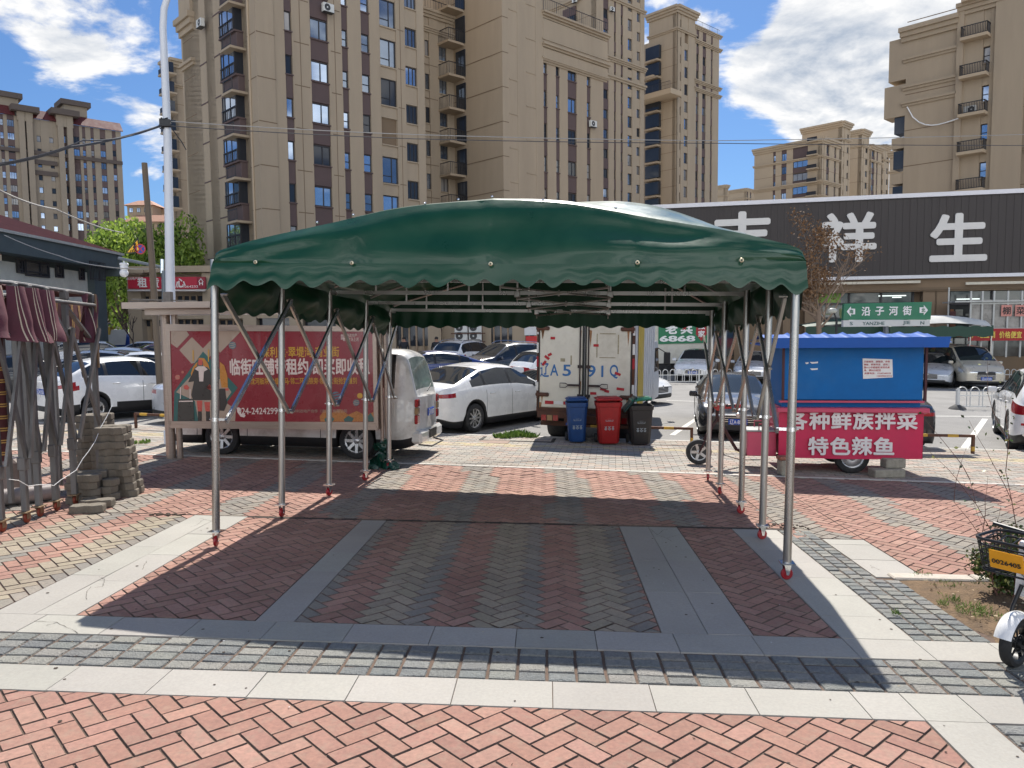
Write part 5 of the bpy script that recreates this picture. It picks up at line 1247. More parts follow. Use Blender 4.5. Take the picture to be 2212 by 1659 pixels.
m=MB();m.prism([fS.pt(uS(287),zS(287,624.5),.35),fS.pt(uS(434),zS(434,624.5),.35),fS.pt(uS(434),zS(434,599),.35),fS.pt(uS(287),zS(287,600),.35)],(0,-.12,0),0);m.prism([fS.pt(uS(434),zS(434,624.5),.33),fS.pt(uS(452),zS(452,624.5),.33),fS.pt(uS(452),zS(452,599),.33),fS.pt(uS(434),zS(434,599),.33)],(0,-.12,0),1)
sg_=m.build('sign_board',[mat('sign_red',srgb(178,36,58),.5,0,.06,2),mat('sign_dark_red',srgb(138,30,48),.5,0,.06,2)],sh)
m=MB();m.prism([fS.pt(uS(287),zS(287,630),.55),fS.pt(uS(452),zS(452,630),.55),fS.pt(uS(452),zS(452,625.5),.3),fS.pt(uS(287),zS(287,625.5),.3)],(0,-.1,0));m.build('awning',mat('pale_awning',srgb(205,200,188),.7),sh)
SW=mat('sign_white',srgb(226,220,215),.5,0,.03,3)
for ch,px,s_ in(('租',318,1),('赁',344,1),('中',368,1),('心',400,1)):text(ch,.55,SW,fS.pt(uS(px),zS(px,612),.5),(1,0,0),Z,sg_,.01,.03)
text('024-81064232',.17,SW,fS.pt(uS(408),zS(408,620),.48),(1,0,0),Z,sg_,.005,.01,width=1.5);text('君河地产租赁',.16,SW,fS.pt(uS(302),zS(302,603),.48),(1,0,0),Z,sg_,.005,.01)
m=MB();q=lambda px,py:fS.pt(uS(px),zS(px,py),.47)
for a,b in(((438,610),(443,603)),((443,603),(448,610)),((440,610),(440,617)),((446,610),(446,617)),((440,613),(446,613))):m.bar(q(*a),q(*b),.05,.03)
m.build('house_emblem',SW,sg_)
for px,w,yt,yb,c,nm in((787,22,700,716,srgb(220,160,40),'yellow'),(882,18,690,700,srgb(170,60,50),'red'),(1147,24,726,742,srgb(196,44,44),'red_low'),(1145,26,706,724,srgb(205,205,205),'white')):
    m=MB();m.prism([fS.pt(uS(px-w/2),zS(px,yb),.2),fS.pt(uS(px+w/2),zS(px,yb),.2),fS.pt(uS(px+w/2),zS(px,yt),.2),fS.pt(uS(px-w/2),zS(px,yt),.2)],(0,-.08,0));m.build('shop_sign',mat('shop_panel_'+nm,c,.5,0,.12,2),sh)
for i,(px,py) in enumerate(((997,717),(1027,717),(997,735),(1027,735))):
    acunit(sh,fS,uS(px),zS(px,py),.75,.85)
m=MB()
for py in(720,738):m.box(fS.pt(uS(1012),zS(1012,py),.7),(1.9,.5,.05))
for px in(983,1012,1041):m.box(fS.pt(uS(px),zS(px,715),.45),(.05,.05,2.6))
m.build('rack',mat('rust_brown',srgb(92,60,48),.7,.2,.2,6),sh)
# ================================================================ supermarket with large sign at the right
es_=V((.973,-.232,0));S0=corner(2000,38);ns_=V((-.232,-.973,0));fX=Fac(S0,es_,ns_)
ua,ub=fX.u(1330,450),fX.u(2420,450)
sm=thing('supermarket','low shop building with very wide dark ribbed sign and white characters, at right','shop building',S0)
zT=fX.z(2000,428);zB_=fX.z(2000,596);uX=lambda px:fX.u(px,650);zX=lambda px,py:fX.z(px,py)
m=MB();n=int((ub-ua)/.16)
for k in range(n):
    u=ua+(k+.5)*.16;m.box(fX.pt(u,(zT+zB_)/2,.4+(.012 if k%2 else 0)),(.158,.1,zT-zB_),0,(es_,ns_,Z))
sgn=m.build('sign_board',mat('dark_ribbed_panel',srgb(58,52,50),.55,.2,.12,1.2,stretch=(6,6,.2)),sm)
m=MB();m.box(fX.pt((ua+ub)/2,zT+.08,.42),(ub-ua,.3,.2),0,(es_,ns_,Z));m.box(fX.pt((ua+ub)/2,zB_-.06,.42),(ub-ua,.3,.16),0,(es_,ns_,Z));m.build('sign_trim',mat('white_trim',srgb(222,220,222),.5,0,.05,1),sm)
LW=mat('letter_white',srgb(214,210,204),.5,0,.04,3)
for ch,px,w in(('吉',1602,112),('祥',1829,112),('生',2063,116)):
    k=(fX.hit(px+5,515)-fX.hit(px-5,515)).length/10;text(ch,w*k*1.03,LW,fX.pt(uX(px)+(fX.u(px,515)-uX(px)),fX.z(px,515),.50),es_,Z,sgn,.04,.035,width=w*k,name='sign_letter')
m=MB();m.prism([fX.pt(ua,-1,-.35),fX.pt(ub,-1,-.35),fX.pt(ub,-1,-10),fX.pt(ua,-1,-10)],(0,0,zT+1))
for px in(1600,1705,1752,2006,2032,2260):m.box(fX.pt(uX(px),zB_/2-.5,-.05),(.62,.5,zB_+1),0,(es_,ns_,Z))
m.box(fX.pt((ua+ub)/2,zX(2000,613),-.02),(ub-ua,.6,.75),0,(es_,ns_,Z));m.box(fX.pt((ua+ub)/2,zX(2000,624),.05),(ub-ua,.6,.12),1,(es_,ns_,Z))
m.build('wall',[mat('brown_tan_render',srgb(134,114,92),.9,0,.1,.6,dirt=.15,dcol=srgb(100,84,66)),GROOVE],sm)
m=MB()
for a,b in((1380,1590),(1767,1975),(2054,2240)):m=MB();m.prism([fX.pt(uX(a),zX(a,770),-.33),fX.pt(uX(b),zX(b,770),-.33),fX.pt(uX(b),zX(b,627),-.33),fX.pt(uX(a),zX(a,629),-.33)],ns_*.02);m.build('shop_window',mat('shop_glass',(.10,.105,.10),.05,.35,.5,.9),sm)
m=MB()
for a,b,nn in((1380,1590,3),(1767,1975,3),(2054,2240,2)):
    for k in range(nn+1):px=a+(b-a)*k/nn;m.box(fX.pt(uX(px),zX(px,690),-.27),(.09,.1,4),0,(es_,ns_,Z))
    m.box(fX.pt((uX(a)+uX(b))/2,zX(a,657),-.27),(uX(b)-uX(a),.1,.1),0,(es_,ns_,Z))
m.build('window_frame',WFR,sm)
m=MB()
for a,b in((1770,1980),(2076,2240),(1400,1640)):m.box(fX.pt((uX(a)+uX(b))/2,zX((a+b)/2,612),.55),(uX(b)-uX(a),.08,.12),0,(es_,ns_,Z))
m.build('light_tube',mat('tube_cover',srgb(205,196,176),.5),sm)
rr=random.Random(6)
PAPS=[mat('paper_%d'%i,c,.7,0,.4,4) for i,c in enumerate((srgb(150,150,140),srgb(150,100,70),srgb(110,120,80),srgb(70,72,70),srgb(120,80,80)))]
for k in range(46):
    m=MB();pk=rr.randint(0,4)
    px=rr.choice((rr.uniform(1770,1970),rr.uniform(2058,2212)));y=rr.uniform(662,735);w=rr.uniform(.15,.5);m.box(fX.pt(uX(px),zX(px,y),-.28-.0005*k),(w,.02,rr.uniform(.2,.6)),0,(es_,ns_,Z));m.build('window_poster',PAPS[pk],sm)
m=MB();m.box(fX.pt(uX(1786),zX(1786,642),-.285),(1.4,.02,.55),0,(es_,ns_,Z));m.build('window_poster',mat('green_poster',srgb(120,160,60),.6,0,.4,5),sm)
for k,(a,b,y) in enumerate(((1930,1950,642),(2070,2120,646),(1900,1960,639))):
    m=MB();m.box(fX.pt((uX(a)+uX(b))/2,zX(a,y),-.26),(uX(b)-uX(a),.03,.05),0,(es_,ns_,Z));m.build('ceiling_light',mat('strip_lamp',(.8,.85,.8),.5,emit=((.85,.95,.9,1),.8)),sm)
# kiosk window with papers and red banner
ks=thing('kiosk','glazed white-framed kiosk with papered windows and red banner in front of the supermarket','kiosk',fX.pt(uX(2160),gz(*fX.pt(uX(2160),0,2).to_2d()),2.2))
fK=Fac(fX.pt(0,0,2.4),es_,ns_);uK=lambda px:fK.u(px,680);zK=lambda px,py:fK.z(px,py)
m=MB();
for px in(2096,2121,2146,2176,2206,2240):m.box(fK.pt(uK(px),zK(px,700),0),(.07,.07,3),0,(es_,ns_,Z))
for y in(655,710):m.box(fK.pt((uK(2096)+uK(2240))/2,zK(2160,y),0),(uK(2240)-uK(2096),.08,.08),0,(es_,ns_,Z))
m.box(fK.pt((uK(2060)+uK(2240))/2,zK(2160,653)+.05,-.8),(uK(2240)-uK(2060),1.9,.06),0,(es_,ns_,Z));m.box(fK.pt(uK(2060),zK(2060,690),-.8),(.06,.06,3),0,(es_,ns_,Z));m.build('frame',mat('white_frame',srgb(190,190,184),.5),ks)
m=MB();m.box(fK.pt((uK(2096)+uK(2240))/2,zK(2160,690),-.06),(uK(2240)-uK(2096),.02,1.8),0,(es_,ns_,Z));m.build('glazing',mat('papered_glass',srgb(140,136,130),.3,.1,.5,2.2),ks)
m=MB();m.prism([fK.pt(uK(2092),zK(2092,736),.1),fK.pt(uK(2245),zK(2245,735),.1),fK.pt(uK(2245),zK(2245,709),.1),fK.pt(uK(2092),zK(2092,710),.1)],ns_*.02);bn=m.build('banner',mat('banner_red',srgb(170,36,38),.6,0,.1,2),ks)
k_=(fK.hit(2155,722)-fK.hit(2145,722)).length/10
text('产地直销',17*k_,mat('banner_yellow',srgb(226,200,90),.6),fK.pt(uK(2124),zK(2124,723),.13),es_,Z,bn,.005,.03,width=50*k_);text('价格便宜',17*k_,MATS['banner_yellow'],fK.pt(uK(2182),zK(2182,723),.13),es_,Z,bn,.005,.03,width=48*k_)
PK=mat('pink_paper',srgb(206,140,128),.7,0,.1,3);INK=mat('black_ink',(.02,.02,.02),.6)
for ch,px in(('棚',2173),('菜',2203)):
    m=MB();m.box(fK.pt(uK(px),zK(px,671),.05),(23*k_,.01,27*k_),0,(es_,ns_,Z));pp=m.build('paper',PK,ks);text(ch,19*k_,INK,fK.pt(uK(px),zK(px,671),.06),es_,Z,pp,.003,.02)
# ================================================================ VEHICLES
def paint(n,c,r=.28,dirt=0,metal=0):return mat('paint_'+n,c,r,metal,.05,3,coat=.9,dirt=dirt,dcol=srgb(140,128,112))
PWH=paint('white',(.80,.80,.79));PSI=paint('silver',(.66,.68,.70),.3,0,.25);PBK=paint('black',(.012,.013,.016));PBL=paint('blue',srgb(28,52,112));PBE=paint('champagne',srgb(196,188,170),.3,0,.3);PGR=paint('pale_grey',(.55,.57,.60),.3,0,.25);PNV=paint('navy',(.012,.018,.035));PRD=paint('maroon',srgb(90,30,36))
TRIM=mat('black_trim',(.015,.015,.016),.5,0,.15,8);TAIL=mat('tail_red',srgb(150,14,24),.15,0,.15,20,coat=.6);LAMP=mat('lamp_glass',(.55,.58,.6),.08,.6,.3,18,coat=.8);RIM=mat('alloy_rim',(.50,.50,.50),.3,.8,.1,12);RIMD=mat('rim_dark',(.03,.03,.03),.5)
PLATEB=mat('plate_blue',srgb(24,74,168),.4,0,.05,8);PLW=mat('plate_white',(.8,.8,.8),.5);CHR2=mat('chrome_trim',(.65,.66,.68),.12,1,.05,9);UND=mat('underbody',(.01,.01,.01),.9)
def interp(tab,x):
    if x<=tab[0][0]:return tab[0][1]
    for (a,b),(c,d) in zip(tab,tab[1:]):
        if x<=c:
            t=(x-a)/(c-a) if c>a else 0;return b+(d-b)*t
    return tab[-1][1]
def smooth_tab(tab,r):
    # rounded polyline: average over a small window
    return lambda x:sum(interp(tab,x+r*k/4) for k in range(-4,5))/9
KIND={
 'sedan':dict(L=4.80,W=1.84,H=1.47,wb=2.78,r=.325,gc=.16,top=[(-2.40,.94),(-2.30,1.05),(-1.95,1.10),(-1.0,1.40),(-.35,1.47),(.25,1.43),(1.10,1.02),(1.55,.95),(2.15,.80),(2.40,.60)],belt=[(-2.4,.90),(-1.6,.97),(0,.93),(1.1,.88),(2.1,.72),(2.4,.56)],xrb=-1.95,xrt=-.98,xft=.22,xfb=1.10,s0=-1.50,s1=1.0,pil=(-.05,-1.02),tl=(.79,.93),hl=(.58,.76),tlx=.30,hlx=.62),
 'suv':dict(L=4.55,W=1.85,H=1.68,wb=2.66,r=.36,gc=.2,top=[(-2.275,1.00),(-2.20,1.12),(-2.12,1.20),(-1.75,1.58),(-1.2,1.66),(-.4,1.68),(.25,1.62),(.98,1.13),(1.4,1.07),(2.05,.95),(2.275,.70)],belt=[(-2.275,.98),(-1.6,1.10),(0,1.03),(1.0,1.0),(2.0,.86),(2.275,.66)],xrb=-2.13,xrt=-1.72,xft=.22,xfb=.98,s0=-1.92,s1=.9,pil=(-.10,-1.12),tl=(.85,1.05),hl=(.72,.90),tlx=.5,hlx=.6),
 'coupe_suv':dict(L=4.35,W=1.79,H=1.60,wb=2.61,r=.335,gc=.19,top=[(-2.17,.98),(-2.12,1.10),(-1.98,1.16),(-1.35,1.50),(-.8,1.58),(-.2,1.60),(.3,1.55),(1.0,1.08),(1.4,1.02),(1.95,.92),(2.17,.68)],belt=[(-2.17,.96),(-1.5,1.12),(0,1.02),(1.0,.98),(1.9,.84),(2.17,.64)],xrb=-2.0,xrt=-1.32,xft=.28,xfb=1.0,s0=-1.60,s1=.92,pil=(-.08,-1.0),tl=(.86,1.0),hl=(.72,.88),tlx=.45,hlx=.6),
 'van':dict(L=4.80,W=1.70,H=1.98,wb=2.58,r=.33,gc=.2,top=[(-2.40,1.05),(-2.36,1.25),(-2.22,1.86),(-2.0,1.96),(-.5,1.98),(1.1,1.93),(1.62,1.72),(2.10,1.15),(2.28,1.02),(2.40,.80)],belt=[(-2.4,1.10),(-1.6,1.15),(0,1.12),(1.6,1.06),(2.2,.96),(2.4,.78)],xrb=-2.36,xrt=-2.20,xft=1.55,xfb=2.08,s0=-2.0,s1=1.75,pil=(.75,-.65),tl=(8,9),hl=(.72,.95),tlx=.14,hlx=.2),
 'mpv':dict(L=4.70,W=1.78,H=1.82,wb=2.75,r=.33,gc=.18,top=[(-2.35,1.05),(-2.3,1.25),(-2.05,1.72),(-1.6,1.80),(-.3,1.82),(.7,1.75),(1.60,1.18),(1.9,1.08),(2.2,.95),(2.35,.72)],belt=[(-2.35,1.05),(-1.6,1.10),(0,1.06),(1.5,1.0),(2.1,.86),(2.35,.66)],xrb=-2.3,xrt=-2.02,xft=.68,xfb=1.60,s0=-2.0,s1=1.45,pil=(.35,-.85),tl=(.9,1.2),hl=(.70,.92),tlx=.3,hlx=.55),
}
def wheel_meshes(r,w,style):
    key=('wh',round(r,2),round(w,2),style)
    if key in _WM:return _WM[key]
    t=MB();t.lathe([(r*.66,-w*.42),(r*.70,-w*.5),(r*.90,-w*.5),(r*.975,-w*.42),(r,-w*.25),(r,w*.25),(r*.975,w*.42),(r*.90,w*.5),(r*.70,w*.5),(r*.66,w*.42)],(0,0,0),(0,1,0),28)
    tm=t.mesh('wheel',[RUBBER],35)
    m=MB();Y=V((0,1,0))
    m.lathe([(r*.69,w*.5),(r*.67,w*.36),(r*.60,w*.30)],(0,0,0),Y,28,0);m.lathe([(r*.62,w*.18),(.001,w*.16)],(0,0,0),Y,28,1);m.lathe([(r*.69,-w*.5),(r*.66,-w*.3),(.001,-w*.25)],(0,0,0),Y,20,1)
    n,wd={'five':(5,.13),'ten':(10,.07),'plain':(0,0),'slot':(8,.10)}[style]
    for k in range(n):
        a=2*pi*k/n;d=V((cos(a),0,sin(a)));s=V((-sin(a),0,cos(a)))
        m.prism([d*(r*.10)+s*(r*wd*.9)+Y*(w*.34),d*(r*.66)+s*(r*wd*.75)+Y*(w*.42),d*(r*.66)-s*(r*wd*.75)+Y*(w*.42),d*(r*.10)-s*(r*wd*.9)+Y*(w*.34)],-Y*w*.12,0)
    if style=='plain':m.lathe([(r*.6,w*.33),(r*.45,w*.40),(r*.25,w*.36),(r*.2,w*.46),(.001,w*.47)],(0,0,0),Y,24,0)
    else:m.lathe([(r*.16,w*.30),(r*.16,w*.42),(r*.12,w*.46),(.001,w*.46)],(0,0,0),Y,16,0)
    rm=m.mesh('rim',[RIM,RIMD],40);_WM[key]=(tm,rm);return _WM[key]
def add_wheel(T,p,r,w,style,out,steer=0):
    tm,rm=wheel_meshes(r,w,style);o=bpy.data.objects.new('wheel',tm);COL.objects.link(o);o.parent=T
    o.matrix_basis=Matrix.Translation(V(p))@Matrix.Rotation((0 if out>0 else pi)+steer,4,'Z')
    q=bpy.data.objects.new('rim',rm);COL.objects.link(q);q.parent=o
def loc_build(mb,name,mats,T,smooth=None):return mb.build(name,mats,T,smooth,world=False)
def car(kind,label,pr,heading,anchor='rr',scale=1.0,body=PWH,cat='car',rim='five',plate=None,rails=False,ground=None,roofm=None,group='parked cars',steer=0,dk_lower=False,name='parked_car',letters=None,lampm=None,simple=False,platef=True,rearm=None):
    k=KIND[kind];L,Wd,H,wb,r=k['L'],k['W'],k['H'],k['wb'],k['r'];xw=(-wb/2-.02,wb/2-.02)
    if anchor=='fb':ax,ay=L/2,0
    elif anchor=='rb':ax,ay=-L/2,0
    else:ax={'r':xw[0],'f':xw[1],'c':0}[anchor[0]];ay={'r':-Wd/2+.09,'l':Wd/2-.09,'c':0}[anchor[1]]
    R=Matrix.Rotation(heading,3,'Z');off=R@V((ax,ay,0))*scale
    org=V(pr)-off
    # sit on the slope of the ground
    up=NP.copy() if ground=='plaza' else V((-SA,-SB,1)).normalized()
    fx=(R@V((1,0,0)));fx=(fx-up*fx.dot(up)).normalized();fy=up.cross(fx)
    org=V(pr)-(fx*ax+fy*ay)*scale
    T=thing(name,label,cat,mtx=frame(org,fx,fy,up),scale=scale,group=group)
    top=smooth_tab(k['top'],.07);belt=smooth_tab(k['belt'],.12)
    ra=r*1.13;zw=r
    xs=set()
    N=44
    for i in range(N+1):xs.add(round(-L/2+L*i/N,3))
    for xc in xw:
        for a in range(0,181,15):xs.add(round(xc+ra*cos(rad(a)),3))
    for q in (k['xrb'],k['xrt'],k['xft'],k['xfb'],k['s0'],k['s1'])+tuple(p+d for p in k['pil'] for d in(-.045,.045)):xs.add(round(q,3))
    for e in (.02,.05,.10,.17,.26):xs.add(round(L/2-e,3));xs.add(round(-L/2+e,3))
    xs=sorted(xs);f=[xs[0]]
    for x in xs[1:]:
        if x-f[-1]>.012:f.append(x)
    xs=f
    def halfw(x):
        e=max(0,(abs(x)-(L/2-.55))/.55);c=.42 if kind!='van' or x>0 else .16
        return Wd/2*(1-c*(1-math.sqrt(max(0,1-e**2.2)))*.62)
    def zbot(x):
        z=k['gc']+.10*max(0,(abs(x)-L/2+.35)/.35)**2
        for xc in xw:
            if abs(x-xc)<ra:z=max(z,zw+math.sqrt(ra*ra-(x-xc)**2))
        return z
    NB=7;NG=5
    def section(x):
        w=halfw(x);zb=zbot(x);bt=belt(x);zt=top(x);bt=min(bt,zt-.015);g=max(0,min(1,(zt-bt-.03)/(H-bt)))
        ins=.17 if kind in('van','mpv') else .26
        wr=w*(.94-ins*g) if g>0 else w*.94
        pts=[(0,zb),(w-.30,zb),(w*.955,zb)]
        zs0=min(zb+.015,bt-.02)
        def side(z):
            q=(z-.55)/.6;return w*(1-.045*q*q-.03*max(0,(.34-z)/.2))
        for i in range(1,NB+1):
            z=zs0+(bt-zs0)*(i/NB)**.9;pts.append((side(z)*(1-.006*(i==NB)),z))
        yb=side(bt)*.975
        rl=zt-.055*g-.012
        for i in range(1,NG+1):
            t=i/NG;pts.append((yb+(wr-yb)*(t**1.25),bt+.004+(rl-bt-.004)*t))
        pts.append((wr*.90,zt-.020*g-.004))
        for t in (.62,.32,0):pts.append((wr*.90*t,zt+.018*g*(1-t*t)+.012*(1-t)))
        return pts
    secs=[section(x) for x in xs];n=len(secs[0])
    B=MB();G={};body_i,trim_i,und_i,roof_i=0,1,2,3
    def patch(key):
        if key not in G:G[key]=MB()
        return G[key]
    def classify(x0,x1,j):
        xm=(x0+x1)/2
        jb=3+NB-1   # index of belt point
        if j<2:return 'und'
        if jb<j+0 and False:pass
        if jb<=j<jb+NG and k['s0']<xm<k['s1']:
            gh=top(xm)-belt(xm)
            if jb+0<j<jb+NG-0 and j<jb+NG-1+1 and gh>.17:
                if j==jb+NG-1 and gh<.3:return 'body'
                for p in k['pil']:
                    if abs(xm-p)<.045:return 'trim'
                return 'side_window'
        if j>=jb+NG+0 and (k['xft']<xm<k['xfb']-.02):return 'windscreen' if j>jb+NG else 'body'
        if j>=jb+NG+0 and (k['xrb']+.02<xm<k['xrt']):return 'rear_window' if j>jb+NG else 'body'
        if j>=jb+NG and roofm and k['xrt']-.1<xm<k['xft']+.1:return 'roof'
        z=(section(xm)[j][1]+section(xm)[j+1][1])/2
        if 3<=j<jb and xm<-L/2+k['tlx'] and k['tl'][0]<z<k['tl'][1]:return 'taillight'
        if 3<=j<jb and xm>L/2-k['hlx'] and k['hl'][0]<z<k['hl'][1]:return 'headlight'
        if j==2:return 'trim'
        if dk_lower and z<.42:return 'trim'
        return 'body'
    for i in range(len(xs)-1):
        for j in range(n-1):
            c=classify(xs[i],xs[i+1],j)
            for s_ in(1,-1):
                a=[(xs[i],s_*secs[i][j][0],secs[i][j][1]),(xs[i+1],s_*secs[i+1][j][0],secs[i+1][j][1]),(xs[i+1],s_*secs[i+1][j+1][0],secs[i+1][j+1][1]),(xs[i],s_*secs[i][j+1][0],secs[i][j+1][1])]
                if s_>0:a=a[::-1]
                if c in('body','trim','und','roof'):B.poly(a,{'body':0,'trim':1,'und':2,'roof':3}[c])
                else:
                    key=(c,s_) if c in('side_window','taillight','headlight') else (c,0)
                    patch(key).poly(a)
    # end caps with a slight bow
    for end in(-1,1):
        i=0 if end<0 else len(xs)-1;S=secs[i];x=xs[i];cols_=[-1,-.8,-.55,-.28,0,.28,.55,.8,1]
        for j in range(2,n-1):
            for q in range(8):
                def cp(jj,c):
                    y=S[jj][0]*c;return (x+end*.07*(1-c*c)*min(1,S[jj][0]/(Wd*.3)),y,S[jj][1])
                a=[cp(j,cols_[q]),cp(j,cols_[q+1]),cp(j+1,cols_[q+1]),cp(j+1,cols_[q])]
                if end<0:a=a[::-1]
                z=(S[j][1]+S[j+1][1])/2;c=abs(cols_[q]+cols_[q+1])/2
                sd=1 if cols_[q]+cols_[q+1]>0 else -1
                key=None
                if end<0 and k['tl'][0]<z<k['tl'][1] and c>.6:key=('taillight',sd)
                if end>0 and k['hl'][0]<z<k['hl'][1] and c>.6:key=('headlight',sd)
                if key:patch(key).poly(a)
                elif end>0 and c<.55 and .40<z<k['hl'][1]-.02:B.poly(a,1)
                elif z<.36:B.poly(a,1)
                else:B.poly(a,0)
    B.box((0,0,k['gc']+.12),(L*.86,Wd*.62,.2),2)
    bo=B.build('body',[body,TRIM,UND,roofm or body],T,33,True,False)
    for (nm,s_),m in G.items():
        mt_={'side_window':GLASS,'windscreen':GLASS,'rear_window':rearm or GLASS,'taillight':TAIL,'headlight':lampm or LAMP}[nm]
        m.build(nm,mt_,T,33,True,False)
    # wheels
    for xc in xw:
        for s_ in(1,-1):add_wheel(T,(xc,s_*(Wd/2-.12),r),r,.21,rim,s_,steer if xc>0 else 0)
    # mirrors, handles, door seams, plates
    xm=k['s1']-.10
    for s_ in(1,-1):
        m=MB();zb=belt(xm)+.06;m.box((xm,s_*(Wd/2+.10),zb+.03),(.10,.20,.14),0,None,.03);m.bar((xm,s_*(Wd/2-.06),zb-.02),(xm,s_*(Wd/2+.05),zb),.04,.06,1);m.build('mirror',[body,TRIM],T,40,False,False)
        m=MB()
        for p in k['pil']:
            x=p+.22;z=belt(x)-.10;m.box((x,s_*(Wd/2*.992),z),(.20,.03,.03),0,None,.008)
        m.build('door_handle',[body if body not in(PBK,PNV) else CHR2],T,40,False,False)
        m=MB()
        for p in (k['s1']-.02,k['pil'][0],k['pil'][1]):
            zs=[.30+ (belt(p)-.02-.30)*q/7 for q in range(8)]
            sec=section(p)
            def yat(z):
                for a,b in zip(sec[3:3+NB],sec[4:4+NB]):
                    if a[1]<=z<=b[1] and b[1]>a[1]:return a[0]+(b[0]-a[0])*(z-a[1])/(b[1]-a[1])
                return sec[4][0]
            if zbot(p)<.4:
                for a,b in zip(zs,zs[1:]):m.poly([(p-.006,s_*(yat(a)+.002),a),(p+.006,s_*(yat(a)+.002),a),(p+.006,s_*(yat(b)+.002),b),(p-.006,s_*(yat(b)+.002),b)])
        if m.v:m.build('door_seam',TRIM,T,None,False,False)
    if plate:
        for end in(-1,1):
            if end>0 and not platef:continue
            z=.78 if (end<0 and kind!='sedan') else (.80 if end<0 else .46);
            if kind=='van' and end<0:z=.83
            x=end*(L/2+.075);m=MB();m.box((x,0,z),(.02,.44,.14),0,None,.01)
            pl=m.build('plate',PLATEB,T,None,False,False)
            M=WM[T.name];xd=(M.to_3x3()@V((0,end*1.0,0)));up2=M.to_3x3()@V((0,0,1))
            text(plate,.13*scale,PLW,M@V((x+end*.012,0,z)),xd,up2,pl,.001,.02,width=.37*scale)
    if kind!='van':
        m=MB();
        for q in range(4):m.box((L/2+.055,0,.46+q*.05),(.03,.78,.016),0)
        m.build('grille',CHR2 if body!=PBL else TRIM,T,None,False,False)
        m=MB();m.lathe([(.001,.0),(.05,0),(.055,-.012)],(L/2+.075,0,.62 if kind=='sedan' else .74),(1,0,0),14);m.build('badge',CHR2,T,30,False,False)
    if rails:
        for s_ in(1,-1):
            m=MB();m.tube([(x,s_*Wd*.34,top(x)+(.07 if 0<q<5 else .0)) for q,x in enumerate([k['xrt']+.02,k['xrt']+.25,-.6,-.2,k['xft']-.25,k['xft']-.05])],.018,6);m.build('roof_rail',CHR2,T,40,False,False)
    if letters:
        s_=letters[1];x=letters[2];M=WM[T.name];xd=M.to_3x3()@V((-s_,0,0));text(letters[0],.26*scale,letters[3],M@V((x,s_*(Wd/2+.006),.62)),xd,M.to_3x3()@V((0,0,1)),bo,.002,.02,width=letters[4]*scale)
    return T,k
def wheels2(k,rear,front):
    d=(front-rear);return math.atan2(d.y,d.x),d.length/KIND[k]['wb']
# --- near cars
h,s=wheels2('sedan',PS(1022,934),PS(1172,908))
sed,_=car('sedan','white sedan parked between the white minibus and the box truck','%s'%'' or PS(1022,934),h,'rr',s,PWH,rim='ten',plate='辽A·3K7',letters=None)
car('coupe_suv','white hatchback SUV with sloping tail behind the folded maroon canopy legs',PS(205,911),rad(53),'rr',.97,PWH,cat='suv',rim='five',dk_lower=True,plate='辽A·D52')
h,s=wheels2('van',P(772,991),P(482,981))
van,_=car('van','grubby white minibus with green-tinted rear glass, parked behind the billboard',P(772,991),h,'rl',s,paint('grubby_white',(.66,.65,.61),.4,.75),cat='minibus',rim='slot',ground='plaza',plate='辽A·1LB07',group=None,name='minibus',rearm=mat('green_tint_glass',(.14,.18,.165),.08,.0,.3,4,spec=.9))
# minibus details
kv=KIND['van']
m=MB();m.box((-2.40,0,.42),(.22,1.62,.24),0,None,.05);m.box((-2.515,0,.44),(.03,.5,.16),1);loc_build(m,'bumper',[MATS['paint_grubby_white'],TRIM],van,30)
for s_ in(1,-1):
    m=MB();m.box((-2.405,s_*.735,.74),(.06,.17,.16),0,None,.015);m.box((-2.405,s_*.735,.89),(.06,.17,.13),1,None,.015);m.box((-2.405,s_*.735,1.03),(.06,.17,.14),0,None,.015);loc_build(m,'tail_lamp',[TAIL,mat('amber_lens',srgb(150,120,80),.2,0,.1,10,coat=.5)],van)
m=MB();m.box((-2.43,.02,1.0),(.05,.55,.07),0,None,.015);loc_build(m,'boot_handle',TRIM,van)
m=MB();m.tube([(-2.44,.15,1.22),(-2.45,-.02,1.30),(-2.43,-.18,1.34)],.012,6);loc_build(m,'rear_wiper',TRIM,van)
m=MB();m.tube([(-2.4,-.5,.27),(-2.62,-.4,.24),(-2.62,.5,.24),(-2.4,.6,.27)],.015,6);loc_build(m,'step_tube',TRIM,van)
m=MB();m.box((-1.9,.853,.92),(.26,.012,.26),0,None,.005);loc_build(m,'fuel_flap',MATS['paint_grubby_white'],van)
KIAH=math.atan2(-1,-.22)
car('sedan','white sedan with black grille facing the camera behind white railing, right of truck',PS(1496,826),rad(252),'fb',.95,PWH,plate='辽A·2976E',rim='ten',roofm=PBK)
car('sedan','dark sedan facing the camera with sun glint on windscreen, half hidden behind the cart',PS(1592,952),rad(258),'fb',.92,PBK,plate='辽A·8F3K',rim='five')
car('sedan','black car with red tail lamp showing past the right end of the food cart',PS(1985,963),rad(82),'rr',.9,PBK,plate=None,rim='ten')
suv,_=car('suv','large white SUV with black lower bumper cut off by the right picture edge',PS(2182,969),rad(63),'rl',1.0,PWH,cat='suv',rim='five',dk_lower=True,plate='辽A·0Q7')
for s_ in(1,-1):
    m=MB();x=-2.36;q=[(x,s_*.38,.42),(x,s_*.44,.47),(x,s_*.70,.47),(x,s_*.76,.42),(x,s_*.70,.37),(x,s_*.44,.37)];m.prism(q,V((.05,0,0)));loc_build(m,'exhaust_tip',CHR2,suv)
    m=MB();m.box((-2.335,s_*.56,.63),(.03,.46,.05),0,None,.01);loc_build(m,'reflector',TAIL,suv)
